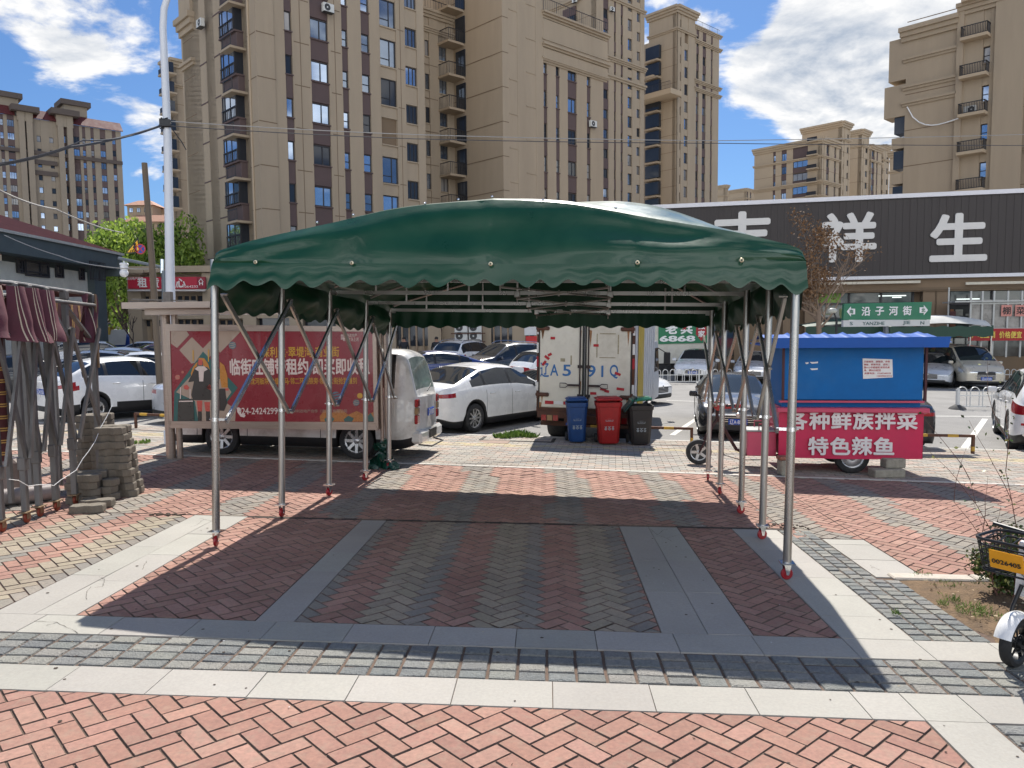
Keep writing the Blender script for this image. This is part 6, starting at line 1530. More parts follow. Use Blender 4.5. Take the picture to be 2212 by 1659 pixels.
# --- cars across the road
car('suv','black SUV with gold door lettering seen over the white sedan roof',PS(985,832),rad(215),'fr' if False else 'fb',1.02,PNV,cat='suv',plate='辽A·U258',rails=True,letters=('HAOYUE',1,.35,mat('gold_lettering',srgb(190,160,96),.5,.3),1.25))
car('suv','white SUV seen from behind, just left of the black lettered SUV',PS(958,815),rad(62),'rb',1.0,PWH,cat='suv',plate='辽A·F7',rails=True)
car('sedan','dark blue saloon partly hidden behind the white minibus tail',PS(922,842),rad(205),'cc',1.0,PBL,plate=None)
car('suv','white SUV with bright red tail lamp just left of the box truck',PS(1192,853),rad(35),'rr',.95,PWH,cat='suv',rim='five',dk_lower=True,roofm=None,plate=None)
car('sedan','grey estate car roof glimpsed behind the black lettered SUV',PS(1075,808),rad(212),'cc',1.0,PGR,plate=None)
car('sedan','white car nose with headlight showing at the right side of the box truck',PS(1428,874),rad(-42),'fb',.92,PWH,plate=None,rim='five')
car('sedan','white car nose at the left edge of the box truck, behind the white sedan',PS(1212,888),rad(40),'cc',.86,PWH,plate=None)
car('mpv','champagne people carrier facing the camera near the right picture edge',PS(2128,842),rad(263),'fb',.98,PBE,cat='minivan',plate='辽A·5E1D',rim='ten',name='minivan')
car('sedan','silver-grey saloon facing left behind white railing, right of the food cart roof',PS(2003,838),rad(235),'fb',.95,PGR,plate=None,rim='ten')
car('suv','white and black SUV nose between the silver saloon and champagne people carrier',PS(2080,812),rad(205),'fb',.9,PWH,cat='suv',plate=None,dk_lower=True)
car('suv','white car behind the champagne people carrier at the right edge',PS(2225,812),rad(200),'cc',.95,PWH,cat='suv',plate=None)
car('sedan','dark grey car with sun glint behind the canopy legs, right of the white sedan',PS(1625,830),rad(250),'fb',.92,PGR,plate=None)
# --- car park at the left
car('sedan','silver saloon facing left, middle of the left car park row',PS(150,838),rad(197),'fl',1.0,PSI,plate=None,rim='ten')
car('sedan','silver saloon roof behind the other silver cars, farther back at left',PS(238,800),rad(193),'fl',.98,PSI,plate=None,rim='ten')
car('sedan','white and yellow taxi behind the maroon canopy legs at left',PS(98,845),rad(200),'fl',.96,PGR,plate=None,rim='ten',dk_lower=False)
car('sedan','grey saloon just left of the billboard post',PS(300,850),rad(200),'cc',.98,PGR,plate=None)
car('suv','white SUV glimpsed between the maroon canopy legs, farther row',PS(152,812),rad(25),'rr',.92,PWH,cat='suv',plate=None)
car('suv','black SUV at the back of the left car park',PS(150,782),rad(20),'cc',.95,PBK,cat='suv',plate=None)
car('sedan','maroon car with pale windscreen close behind the billboard post top',PS(332,806),rad(215),'cc',.95,PRD,plate=None)
car('sedan','pale grey car tail low beside the left billboard post',PS(398,905),rad(52),'rl',.9,PGR,plate=None)
car('sedan','dark car in the leftmost part of the car park behind the maroon cloth',PS(60,860),rad(30),'cc',.95,PBK,plate=None)
# ================================================================ box truck
tr=PS(1205,940);th_=rad(73);up=V((-SA,-SB,1)).normalized();fx=V((cos(th_),sin(th_),0));fx=(fx-up*fx.dot(up)).normalized();fy=up.cross(fx)
# local: x forward, y left, origin on ground below the rear left corner of the box
org=PS(1162,951)+fx*.0
trk=thing('box_truck','white box truck with stencilled rear doors standing behind three wheelie bins','truck',mtx=frame(org,fx,fy,up))
Mt=WM[trk.name]
def TP(x,y,z):return Mt@V((x,y,z))
rdep=(org-CAM).dot(F0);pxm=F/rdep
WT=193/pxm/ (fy.dot(RX)*-1 if abs(fy.dot(RX))>.1 else 1);ZB,ZTp=.72*1.0,2.95
DW=mat('dirty_cream',srgb(206,202,188),.55,0,.07,2.5,dirt=.55,dcol=srgb(150,140,118));RUST=mat('rusty_steel',srgb(84,58,48),.75,.2,.3,9,dirt=.6,dcol=srgb(120,70,42));ALW=mat('weathered_white',srgb(208,210,212),.4,.1,.08,3,dirt=.35,dcol=srgb(150,150,148))
m=MB();m.box((2.0,-WT/2,(ZB+ZTp)/2),(3.94,WT-.02,ZTp-ZB),0);loc_build(m,'cargo_box',ALW,trk)
m=MB()
for k_ in range(9):m.box((.35+k_*.42,-WT-.004,(ZB+ZTp)/2),(.03,.012,ZTp-ZB-.1),0)
m.box((.02,-WT/2,ZTp+.02),(.1,WT+.06,.08),1);m.box((.0,-WT-.005,(ZB+ZTp)/2),(.09,.05,ZTp-ZB),1);m.box((.0,.005,(ZB+ZTp)/2),(.09,.05,ZTp-ZB),1);m.box((.0,-WT/2,ZB-.03),(.12,WT+.06,.1),1)
loc_build(m,'side_ribs',[ALW,RUST],trk)
m=MB();m.box((1.15,-WT-.012,(ZB+ZTp)/2),(.85,.012,ZTp-ZB-.05),0);loc_build(m,'side_stripe',mat('faded_yellow',srgb(190,164,62),.5,0,.2,4,dirt=.25,dcol=srgb(200,198,190)),trk)
for d in(0,1):
    y0=-.03-d*(WT/2);y1=y0-WT/2+.06;m=MB();m.box((-.06,(y0+y1)/2,(ZB+ZTp)/2),(.06,abs(y1-y0),ZTp-ZB-.04),0,None,.02);dr=loc_build(m,'rear_door',DW,trk)
    m=MB()
    for y in ((y1+.06,) if d==0 else (y0-.06,)):
        m.tube([(-.115,y,ZB-.02),(-.115,y,ZTp-.05)],.016,8)
        for z in(ZB+.3,ZB+.92,ZTp-.4):m.box((-.11,y,z),(.05,.09,.06))
        sg=1 if d==0 else -1
        m.box((-.13,y+sg*.12,ZB+.52),(.03,.24,.045));m.tube([(-.14,y+sg*.24,ZB+.52),(-.15,y+sg*.30,ZB+.56),(-.15,y+sg*.42,ZB+.56),(-.15,y+sg*.42,ZB+.47),(-.15,y+sg*.30,ZB+.47),(-.14,y+sg*.24,ZB+.52)],.010,6)
    m.build('lock_bar',mat('dark_lock_bar',(.05,.04,.04),.6,.5,.3,12,dirt=.4,dcol=srgb(100,62,44)),dr,40,False,False)
    m=MB();ye=y0+.02 if d==0 else y1-.02
    for z in(ZB+.30,ZB+1.72):m.box((-.115,ye+(-.10 if d==0 else .10),z),(.05,.30,.085),0,None,.03);m.tube([(-.11,ye,z-.08),(-.11,ye,z+.08)],.03,8)
    m.build('hinge',RUST,dr,30,False,False)
    m=MB();m.box((-.075,(y0+y1)/2,ZTp-.01),(.03,abs(y1-y0),.03));
    for y in(y0,y1):m.box((-.075,y,(ZB+ZTp)/2),(.05,.022,ZTp-ZB))
    m.build('door_seal',TRIM,dr,None,False,False)
rs_=random.Random(41)
for k_ in range(13):
    y=-WT*rs_.choice((.03,.05,.46,.54,.95,.97,rs_.uniform(.1,.9)));z=rs_.choice((ZB+.26,ZB+1.68,ZB+.6,ZB+.12));w=rs_.uniform(.012,.04);L_=rs_.uniform(.08,.4);m=MB();m.prism([(-.0925,y-w,z),(-.0925,y+w,z+.02),(-.0925,y+w*.4,z-L_*.6),(-.0925,y,max(ZB+.03,z-L_)),(-.0925,y-w*.6,z-L_*.5)],V((-.0006,0,0)));loc_build(m,'rust_streak',mat('rust_streak',srgb(150,110,76),.8,0,.4,20),trk)
SB_=mat('stencil_blue',srgb(48,104,160),.6,0,.15,14);xr=Mt.to_3x3()@V((0,-1,0))
def tt(ch,fr,z,size,w,mt_):text(ch,size,mt_,TP(-.094,-WT*fr,z),xr,up,trk,.002,.02,width=w)
zr=ZB+.83
for ch,fr in (('辽',.075),('A',.18),('5',.315),('9',.575),('1',.69),('Q',.81)):
    tt(ch,fr,zr,.34,{'辽':.19}.get(ch,None if ch=='1' else .17),SB_)
RT=mat('red_tape',srgb(168,22,36),.4,0,.1,10);WTP=mat('white_tape',(.7,.7,.68),.5)
for fr,z,ang,w in((.16,2.4,0,.1),(.10,1.95,.6,.12),(.13,2.02,-.5,.09),(.07,1.82,-.9,.12),(.62,2.25,0,.11),(.85,1.62,.35,.13),(.60,1.16,0,.13),(.70,1.26,.2,.12),(.88,1.28,.1,.16),(.74,1.22,.2,.1)):
    a=V((0,cos(ang),sin(ang)));b=V((0,-sin(ang),cos(ang)));m=MB();m.box((-.096,-WT*fr,z*.93),(.004,w,.055),0,(V((1,0,0)),a,b));loc_build(m,'reflective_tape',RT,trk)
for k_ in range(4):m=MB();m.box((-.096,-WT*(.13+.10*k_),ZB+.13),(.004,.19,.07));loc_build(m,'reflective_tape',WTP if k_%2 else RT,trk)
for z in (ZB+.45,ZB+1.0,ZB+1.3,ZB+1.7):
    for y in(.012,-WT-.012):m=MB();m.box((-.05,y,z),(.008,.05,.22));loc_build(m,'reflective_tape',RT if z==ZB+1.0 else WTP,trk)
m=MB()
a,b=-WT*.62,-WT*.86
for (y,z,w,h) in((-.74*WT,ZB+1.62,.34,.02),(-.74*WT,ZB+1.12,.34,.018),(-.63*WT,ZB+1.37,.02,.5),(-.85*WT,ZB+1.4,.025,.4),(-.27*WT,ZB+1.05,.10,.07),(-.36*WT,ZB+1.05,.03,.2)):m.box((-.0945,y,z),(.003,w,h))
loc_build(m,'glue_marks',mat('glue_stain',srgb(150,142,118),.8,0,.4,20),trk)
m=MB();m.box((-.02,-WT/2,ZB-.13),(.16,WT,.14),0);m.box((2.2,-WT/2,.55),(5.2,.7,.16),0);m.box((.1,-WT/2,.38),(.06,WT*.96,.10),0)
for y in(-.25,-WT+.25):m.box((.1,y,.5),(.05,.06,.3),0)
loc_build(m,'chassis',RUST,trk)
for y in(-.28,-WT+.28):
    m=MB();m.box((-.05,y,ZB-.20),(.08,.40,.15),0,None,.02);
    for q,mi in((-.13,1),(0,2),(.13,1)):m.box((-.095,y+q,ZB-.20),(.02,.11,.12),mi)
    loc_build(m,'tail_lamp',[RUST,TAIL,MATS['amber_lens']],trk)
for y in(-.30,-WT+.30):
    add_wheel(trk,(.75,y,.36),.36,.42,'plain',1 if y>-1 else -1);add_wheel(trk,(4.3,y,.36),.36,.24,'plain',1 if y>-1 else -1)
m=MB();m.box((-.07,-WT*.40,ZB-.28),(.02,.36,.13));pl=loc_build(m,'plate',PLATEB,trk);text('辽A591Q',.11,PLW,TP(-.084,-WT*.40,ZB-.28),xr,up,pl,.001,.01,width=.3)
# cab
m=MB();pf=[(4.05,.55),(5.55,.55),(5.62,1.0),(5.45,1.25),(5.15,1.98),(4.95,2.1),(4.05,2.1)]
m.prism([(x,-.06,z) for x,z in pf],V((0,-WT+.12,0)));cab=loc_build(m,'cab',ALW,trk)
m=MB()
for y in(-.05,-WT+.05):m.prism([(4.35,y,1.3),(5.30,y,1.3),(5.05,y,1.92),(4.35,y,1.92)],V((0,.012 if y>-1 else -.012,0)))
m.prism([(5.47,-.15,1.27),(5.47,-WT+.15,1.27),(5.18,-WT+.2,1.95),(5.18,-.2,1.95)],V((.012,0,.006)));m.build('cab_window',GLASS,cab,None,False,False)
for y in(.16,-WT-.16):
    m=MB();m.bar((5.2,y*.9,1.9),(5.45,y,1.75),.02,.02);m.box((5.48,y,1.62),(.06,.18,.34),0,None,.03);m.build('mirror',TRIM,cab,None,False,False)
# ================================================================ removal lorry with green sign
c=PS(1478,812);ml=thing('lorry','white removal lorry with big green phone-number sign, behind the white sedan facing camera','truck',c,0)
fm=Fac(V((c.x,c.y,0)),V((.985,-.17,0)),V((-.17,-.985,0)));uM=lambda px:fm.u(px,740);zMm=lambda px,py:fm.z(px,py)
m=MB();m.prism([fm.pt(uM(1415),zMm(1470,785),0),fm.pt(uM(1530),zMm(1470,785),0),fm.pt(uM(1530),zMm(1470,690),0),fm.pt(uM(1415),zMm(1470,690),0)],-fm.n*2);m.build('cargo_box',DW,ml)
m=MB();m.prism([fm.pt(uM(1422),zMm(1470,743),.03),fm.pt(uM(1527),zMm(1470,741),.03),fm.pt(uM(1527),zMm(1470,693),.03),fm.pt(uM(1422),zMm(1470,693),.03)],fm.n*.02);sgp=m.build('sign_panel',mat('sign_green',srgb(30,120,78),.5,0,.06,3),ml)
k_=(fm.hit(1475,720)-fm.hit(1465,720)).length/10;ft=lambda px,py:fm.pt(uM(px),zMm(px,py),.065)
PWh=mat('sign_text_white',(.85,.85,.82),.5)
for ch,px in(('老',1450),('兵',1483)):text(ch,24*k_,PWh,ft(px,710),fm.e,Z,sgp,.01,.05,width=24*k_)
text('6868',17*k_,PWh,ft(1463,731.5),fm.e,Z,sgp,.01,.05,width=74*k_)
m=MB();st=[fm.pt(uM(1478),zMm(1478,708),.085)+fm.e*(.16*(1 if q%2==0 else .42)*cos(pi/2+q*pi/5))+Z*(.16*(1 if q%2==0 else .42)*sin(pi/2+q*pi/5)) for q in range(10)];m.poly(st);m.build('star',RT,sgp)
m=MB();m.prism([fm.pt(uM(1504),zMm(1504,697),.055),fm.pt(uM(1525),zMm(1525,697),.055),fm.pt(uM(1526),zMm(1525,722),.055),fm.pt(uM(1515),zMm(1515,737),.055),fm.pt(uM(1503),zMm(1504,722),.055)],fm.n*.01);rb2=m.build('red_badge',RT,sgp)
text('搬',15*k_,PWh,ft(1515,704)+fm.n*.01,fm.e,Z,rb2,.01,.03);text('家',15*k_,PWh,ft(1515,721)+fm.n*.01,fm.e,Z,rb2,.01,.03)
Mml=Matrix.Translation(c)
m=MB();m.box(fm.pt((uM(1415)+uM(1530))/2,zMm(1470,790),-1),(uM(1530)-uM(1415),1.6,.25),0,(fm.e,fm.n,Z))
for px in(1432,1515):
    for o in(-.2,-1.8):q=fm.pt(uM(px),c.z+.42,o);m.lathe([(.01,-.12),(.42,-.12),(.42,.12),(.01,.12)],q,fm.n,20)
m.build('wheels_and_frame',RUBBER,ml,40)
# ================================================================ food cart (motor tricycle)
FD=mat('cart_blue',srgb(16,100,166),.5,0,.10,3,spec=.2,bump=.12,bscale=3,dirt=.18,dcol=srgb(90,130,160));FP=mat('cart_pink',srgb(196,72,100),.45,0,.08,3,coat=.2,dirt=.15,dcol=srgb(150,70,90));FM=mat('banner_crimson',srgb(196,16,74),.42,0,.08,4,coat=.2,bump=.06,bscale=6);FR=mat('roof_blue',srgb(34,88,168),.5,0,.08,2,spec=.25)
wc=P(1838,1021);cx0,cx1=P(1690,1012),P(1992,1022);CDr=(cx1-cx0);CDr.z=0;CDr.normalize();CN=V((CDr.y,-CDr.x,0))
cart=thing('food_cart','three-wheeled snack cart with blue upper flap, crimson skirt and blue ribbed roof','food cart',wc)
wc2=wc+CN*.12
fC=Fac(V((wc2.x,wc2.y,0)),CDr,CN);uC=lambda px,py=900:fC.u(px,py);zC=lambda px,py:fC.z(px,py)
Lb,Rb=uC(1682),uC(1994);zbt,zsk,zct,zrf=zC(1840,989),zC(1840,880),zC(1840,866),zC(1840,748);Dp=1.25
m=MB();m.prism([fC.pt(Lb+.03,zC(1840,985),-.02),fC.pt(Rb-.03,zC(1840,985),-.02),fC.pt(Rb-.03,zC(1840,985),-Dp),fC.pt(Lb+.03,zC(1840,985),-Dp)],(0,0,zsk-zC(1840,985)));m.build('lower_body',FP,cart)
m=MB();m.prism([fC.pt(Lb+.05,zsk,-.05),fC.pt(Rb-.03,zsk,-.05),fC.pt(Rb-.03,zsk,-Dp),fC.pt(Lb+.05,zsk,-Dp)],(0,0,zrf-zsk));m.build('upper_body',FD,cart)
m=MB();N_=40
def skf(u,v):return fC.pt(Lb+(Rb-Lb)*u,zbt+(zsk-.09-zbt)*v-.012*sin(pi*u)*(1-v),.03+.010*sin(u*17)*(1-v)+.02*(1-v)*sin(u*3))
m.grid(skf,N_,8);m.grid(lambda u,v:fC.pt(Rb,zbt+(zsk-.09-zbt)*v,.03-.6*u),4,4);m.build('skirt_banner',FM,cart,60)
m=MB();m.box(fC.pt((Lb+Rb)/2,zsk-.035,.06),(Rb-Lb+.1,.16,.075),0,(CDr,CN,Z),.01);m.box(fC.pt((Lb+Rb)/2,zct-.01,.01),(Rb-Lb,.06,.03),0,(CDr,CN,Z));m.build('counter_ledge',FP,cart)
m=MB();m.box(fC.pt((Lb+Rb)/2+.02,(zct+zrf)/2,.0),(Rb-Lb-.09,.05,zrf-zct-.04),0,(CDr,CN,Z),.008);fl_=m.build('blue_flap',FD,cart)
m=MB()
for px in(1690,1996):m.box(fC.pt(uC(px),(zct+zrf)/2,.01),(.035,.05,zrf-zct),0,(CDr,CN,Z))
m.box(fC.pt((Lb+Rb)/2,zrf-.01,.03),(Rb-Lb,.04,.02),1,(CDr,CN,Z));m.build('flap_frame',[mat('dark_maroon_metal',srgb(70,30,36),.5,.2,.2,8),FP],cart)
# ribbed roof
m=MB();ra_,rb3=uC(1655),uC(2034);n=9
def rf(u,v):
    t=u*n;ph=t-int(t);rib=.035*max(0,1-abs(ph-.5)/.13) if abs(ph-.5)<.13 else 0
    return fC.pt(ra_+(rb3-ra_)*u,zC(1840,741)+.14*(1-v)*0+.012+rib+(.24*v if v<.5 else .24*(1-v)),.30-1.9*v)
m.grid(rf,108,6)
for k_ in range(n*12):
    u=k_/108
m.prism([fC.pt(ra_,zC(1840,750),.30),fC.pt(rb3-.05,zC(1840,750),.30),fC.pt(rb3-.02,zC(1840,728),.305),fC.pt(ra_,zC(1840,728),.305)],CN*-.03);
m.prism([fC.pt(ra_,zC(1840,748),.27),fC.pt(rb3-.05,zC(1840,748),.27),fC.pt(rb3-.05,zC(1840,748),-1.6),fC.pt(ra_,zC(1840,748),-1.6)],(0,0,.03))
m.build('roof',FR,cart,30)
ct=lambda px,py,o=.075:fC.pt(fC.u(px,py),fC.z(px,py),o);kc=(fC.hit(1850,930)-fC.hit(1840,930)).length/10
CW=mat('cart_lettering',srgb(226,220,218),.5)
sk_=[o for o in cart.children if o.name.startswith('skirt')][0]
for ch,px in(('各',1710),('种',1767),('鲜',1826),('族',1884),('拌',1938)):pass
for i,ch in enumerate('各种鲜族拌菜'):text(ch,43*kc,CW,ct(1720+i*47.2,907),CDr,Z,sk_,.003,.035,width=42*kc)
for i,ch in enumerate('特色辣鱼'):text(ch,43*kc,CW,ct(1765+i*47.0,962),CDr,Z,sk_,.003,.035,width=42*kc)
nb=mat('notice_paper',(.78,.78,.76),.6,0,.03,4);m=MB();m.prism([ct(1863,818,.03),ct(1927,815,.03),ct(1926,776,.03),ct(1862,774,.03)],CN*.004);nt_=m.build('notice',nb,fl_)
NR=mat('notice_red',srgb(180,40,50),.6)
for i,s_ in enumerate(('买麻辣拌、麻辣烫、炸串','辣鱼、鲜族拌菜、请到二','期A15号楼福客来特色美','食、满20元起送')):text(s_,5*kc,NR,ct(1865+ (55 if i<3 else 36)/2,781+i*6.2,.037),CDr,Z,nt_,.0006,.01,width=(55 if i<3 else 36)*kc)
text('送餐电话：15242349233',4.4*kc,NR,ct(1894,806,.037),CDr,Z,nt_,.0006,.01,width=56*kc);text('15840024152',4.4*kc,NR,ct(1909,812,.037),CDr,Z,nt_,.0006,.01,width=32*kc)
m=MB()
for (x,y,w) in((1757,783,18),(1757,797,17),(1742,784,7)):
    q=ct(x,y,.028);m.poly([q+CDr*(-w/2*kc)+Z*.01,q+CDr*(-w/4*kc)-Z*.018,q+CDr*(w/2*kc)-Z*.01,q+CDr*(w/2*kc)+Z*.016,q+CDr*(w*.1*kc)+Z*.01])
m.build('torn_paper',nb,fl_)
# wheels, frame, fork
def cwheel(c,r,w,par,style='plain'):
    tm,rm=wheel_meshes(r,w,style);T_=WM[par.name].inverted()
    Mx=frame(c,CDr,-CN*1.0,Z) if False else frame(c,-CDr,CN,Z)
    o=bpy.data.objects.new('wheel',tm);COL.objects.link(o);o.parent=par;o.matrix_basis=T_@Mx;q=bpy.data.objects.new('rim',rm);COL.objects.link(q);q.parent=o
rw=.27
for o in(-.12,-1.1):cwheel(fC.pt(0,0,o)+Z*(wc2.z+rw),rw,.16,cart)
pf=P(1509,1003);rfw=.215;wf=V((pf.x,pf.y,gz(pf.x,pf.y)))+Z*rfw
cwheel(wf,rfw,.09,cart,'five')
m=MB();hd=wf+CDr*.30+Z*.62
for o in(-.08,.08):m.tube([wf+CN*o,wf+CN*o*1.1+CDr*.13+Z*.28,hd+CN*o*.8-Z*.05],.016,8)
m.tube([hd-Z*.1,hd+Z*.12],.03,8);m.tube([hd-Z*.02,wf+CDr*.62+Z*.05,wf+CDr*.75-Z*.0],.028,8);m.tube([wf+CDr*.72+Z*0,fC.pt(Lb,wf.z,-.6)],.03,8);m.tube([wf+CDr*.72+CN*.2,fC.pt(Lb+.1,wf.z,-.25)],.022,8)
m.build('front_fork',mat('dark_red_frame',srgb(64,32,32),.5,.3,.25,9,dirt=.4,dcol=srgb(110,100,90)),cart,40)
m=MB();m.box(hd+Z*.17+CDr*.03,(.18,.3,.14),0,(CDr,CN,Z),.04);m.box(hd-CDr*.1+Z*.10,(.10,.14,.12),1,(CDr,CN,Z),.03);m.tube([hd+Z*.22-CN*.30+CDr*.1,hd+Z*.24-CN*.1,hd+Z*.24+CN*.1,hd+Z*.22+CN*.32+CDr*.12],.014,8,1)
m.tube([hd+Z*.2+CN*.3+CDr*.1,hd+Z*.22+CN*.32+CDr*.25],.02,8,1);m.box(hd+CDr*.26+Z*.16,(.34,.14,.07),0,(CDr,CN,Z),.02);m.build('handlebar',[mat('cowl_red',srgb(170,24,30),.35,0,.1,8,coat=.4),TRIM],cart,35)
m=MB();sb_=fC.pt(uC(1650),wf.z+.03,-.35);m.box(sb_+Z*.17,(.46,.42,.40),0,(CDr,CN,Z),.01);m.box(sb_+Z*.385,(.50,.46,.03),1,(CDr,CN,Z),.01)
m.build('battery_box',[FP,mat('grey_lid',srgb(160,160,158),.5,.2,.1,6)],cart)
m=MB();
for o in(.22,-.22):
    q=sb_+Z*.40+CN*o;m.tube([q-CDr*.05,q-CDr*.05+Z*.10,q+CDr*.20+Z*.10,q+CDr*.20],.012,6);m.build('seat_rail',FP,cart,40)
m=MB();m.box(wf+CDr*.85+Z*.02,(.36,.4,.03),0,(CDr,CN,Z));m.tube([wf+CDr*.66+CN*.1+Z*.02,wf+CDr*.70+CN*.1+Z*.16,wf+CDr*.64+CN*.1+Z*.22],.01,6);m.tube([wf+CDr*.35+Z*.3,wf+CDr*.42-Z*.05,wf+CDr*.7-Z*.13,wf+CDr*1.1-Z*.12],.008,6);m.build('footboard',TRIM,cart,40)
# props under the cart
CON=mat('rough_concrete',srgb(150,144,130),.95,0,.25,14,bump=.7,bscale=50)
def prop(px,py,sz,label,nm='concrete_block',mt_=CON,dz=0,grp=None):
    q=P(px,py);m=MB();m.box((0,0,sz[2]/2),sz,0,None,.015)
    o=m.build(nm,mt_,None,30);o.location=V((q.x,q.y,gz(q.x,q.y)+dz+.002));o.rotation_euler=(0,0,rad(4));return tag(o,label,'block',grp)
prop(1696,1026,(.20,.20,.24),'upright concrete stump propping the left front corner of the food cart');prop(1696,1026,(.24,.18,.06),'flat brick on top of the stump under the left cart corner','brick',mat('old_brick',srgb(150,96,80),.9,0,.2,14,bump=.4),.243)
prop(1915,1030,(.50,.22,.13),'long rough concrete block lying under the right end of food cart');prop(1928,1028,(.32,.20,.15),'shorter concrete block stacked on the long one under the cart',dz=.134)
# ================================================================ wheelie bins
def bin_(px0,px1,pb,pt,colr,label,tilt=0):
    q=P((px0+px1)/2,pb);q.z=gz(q.x,q.y);w=(P(px1,pb)-P(px0,pb)).length;h=hgt(q,pt,Z);T=thing('wheelie_bin',label,'bin',q,0,'wheelie bins behind the truck')
    m=MB();a,b=w*.44,w*.56;d=.42
    def ring(z,hw,hd,r=.05):return [V((sx*(hw-(r if k_ in(0,) else 0)),sy*(hd-(0 if k_ in(0,) else r)),z)) for sx,sy,k_ in((-1,-1,1),(-1,-1,0),(1,-1,0),(1,-1,1),(1,1,1),(1,1,0),(-1,1,0),(-1,1,1))]
    rs=[ring(.03,a-.015,d*.42),ring(.06,a,d*.45),ring(h*.80,b*.96,d*.56),ring(h*.81,b*1.03,d*.60),ring(h*.90,b*1.05,d*.62),ring(h*.90,b*1.0,d*.58),ring(h*.4,b*.85,d*.48)]
    rs=[[V((p.x,p.y+d*.5,p.z)) for p in r_] for r_ in rs];vs=[p for r_ in rs for p in r_]
    idx=[1,2,3,4,5,6,7,0]
    m.add(vs,[(i*8+k_,i*8+(k_+1)%8,(i+1)*8+(k_+1)%8,(i+1)*8+k_) for i in range(6) for k_ in range(8)]+[tuple(range(8))[::-1],tuple(range(48,56))])
    m.build('body',colr,T,30,True,False)
    m=MB();m.box((0,d*.52,h*.955),(b*2.12,d*1.22,h*.05),0,None,.02);m.box((0,d*.55,h*.985),(b*1.7,d*.9,h*.03),0,None,.02);m.tube([(-b*.8,d*1.17,h*.93),(b*.8,d*1.17,h*.93)],.02,8)
    return T,m,b,d,h
BB=mat('bin_blue',srgb(24,66,120),.5,0,.18,7,dirt=.3,dcol=srgb(60,84,110));BR=mat('bin_red',srgb(158,26,26),.5,0,.18,7,dirt=.35,dcol=srgb(90,30,30));BG=mat('bin_black',srgb(44,42,42),.55,0,.2,7,dirt=.4,dcol=srgb(90,84,78))
MK=mat('bin_print',srgb(150,160,165),.6,0,.3,30)
def marks(T,h,mt_):
    q=WM[T.name];m=MB()
    y=-.012
    for z,hw in((h*.58,.07),):
        for a,b in(((-hw,z-.07),(hw,z-.07)),((hw,z-.07),(hw,z+.07)),((hw,z+.07),(-hw,z+.07)),((-hw,z+.07),(-hw,z-.07)),((-.04,z-.02),(0,z+.04)),((0,z+.04),(.04,z-.02)),((.04,z-.02),(-.04,z-.02)),((-.04,z-.05),(.04,z-.05))):
            m.bar((a[0],y+.006-.02*0,a[1]),(b[0],y+.006,b[1]),.008,.006)
    for r_ in range(2):
        for c in(-.07,0,.07):m.lathe([(.012,0),(.026,0)],(c,y+.012,h*.40-.055*r_),(0,-1,0),8)
    return m.build('print',mt_,T,None,False,False)
for a in((1228,1267,958,860,BB,'blue wheelie bin with white recycling print, leftmost of the three'),(1293,1340,962,859,BR,'red wheelie bin between the blue and the black one'),(1363,1408,963,867,BG,'black wheelie bin with a green lid hanging open over its left side')):
    T,m,b,d,h=bin_(*a)
    if a[4] is not BG:m.build('lid',a[4],T,30,True,False)
    else:
        def tl(a_):return (V((cos(a_),0,sin(a_))),V((0,1,0)),V((-sin(a_),0,cos(a_))))
        m2=MB();m2.box((b*.02,d*.45,h*1.035),(b*1.75,d*1.05,.05),0,tl(.10),.02);m2.box((b*.02,d*.40,h*1.065),(b*1.35,d*.7,.03),0,tl(.10),.012);m2.build('lid',mat('lid_green',srgb(16,110,84),.3,0,.1,6,coat=.3),T,30,False,False)
        m2=MB();m2.box((-b*.92,d*.40,h*.93),(.40,d*1.0,.045),0,tl(.85),.02);m2.build('lid_flap',mat('lid_dark_green',srgb(14,50,44),.4,0,.1,6),T,30,False,False)
        m3=MB();m3.tube([(b*1.0,d*1.15,h*.93),(b*1.15,d*1.25,h*.80)],.04,8);m3.build('handle',BG,T,40,False,False)
    marks(T,h,MK)
    for s_ in(-1,1):
        m=MB();m.lathe([(.01,-.025),(.09,-.025),(.095,0),(.09,.025),(.01,.025)],(s_*b*.9,d*1.05,.095),(1,0,0),16);m.build('wheel',RUBBER,T,40,False,False)
# ================================================================ lamp, poles, signs, wires
lp=P(374,958);lamp=thing('street_lamp','tall white lamp post with curved top rising behind the billboard','street lamp',lp)
LWH=mat('lamp_white',srgb(214,218,224),.35,0,.05,2,dirt=.12,dcol=srgb(170,165,155))
a=lp;dl=a.y;b=AT(362,300,dl);c=AT(352,60,dl);m=MB()
m.tube([a,a.lerp(b,.5),b,c,AT(354,20,dl),AT(364,-14,dl),AT(390,-40,dl),AT(440,-58,dl)],.1,16,0,True,[.10,.085,.072,.062,.06,.058,.055,.05]);m.lathe([(.16,0),(.16,.25),(.11,.3)],a,Z,16);m.build('post',LWH,lamp,50)
m=MB();q=AT(455,-60,dl);m.box(q,(.6,.22,.09),0,None,.03);m.build('lamp_head',LWH,lamp,30)
m=MB();q=AT(361,268,dl);rr=random.Random(8)
for k in range(12):m.tube([q+V((rr.uniform(-.12,.12),-.09,rr.uniform(-.12,.1))) for _ in range(4)],.012,5)
m.box(q+V((0,-.08,0)),(.2,.06,.12));m.tube([q+V((.05,-.09,0)),q+V((.3,-.1,-.35)),q+V((.38,-.1,-.5))],.01,5)
m.tube([q,q+V((-.03,0,-1.6)),q+V((-.10,.05,-2.8))],.012,5);m.build('cable_clamp',BLACK,lamp)
pb=AT(345,790,20);pt_=AT(312,352,20);m=MB();m.tube([V((pb.x,pb.y,gz(pb.x,pb.y))),pb.lerp(pt_,.5),pt_],.075,12,0,True,[.085,.08,.07]);
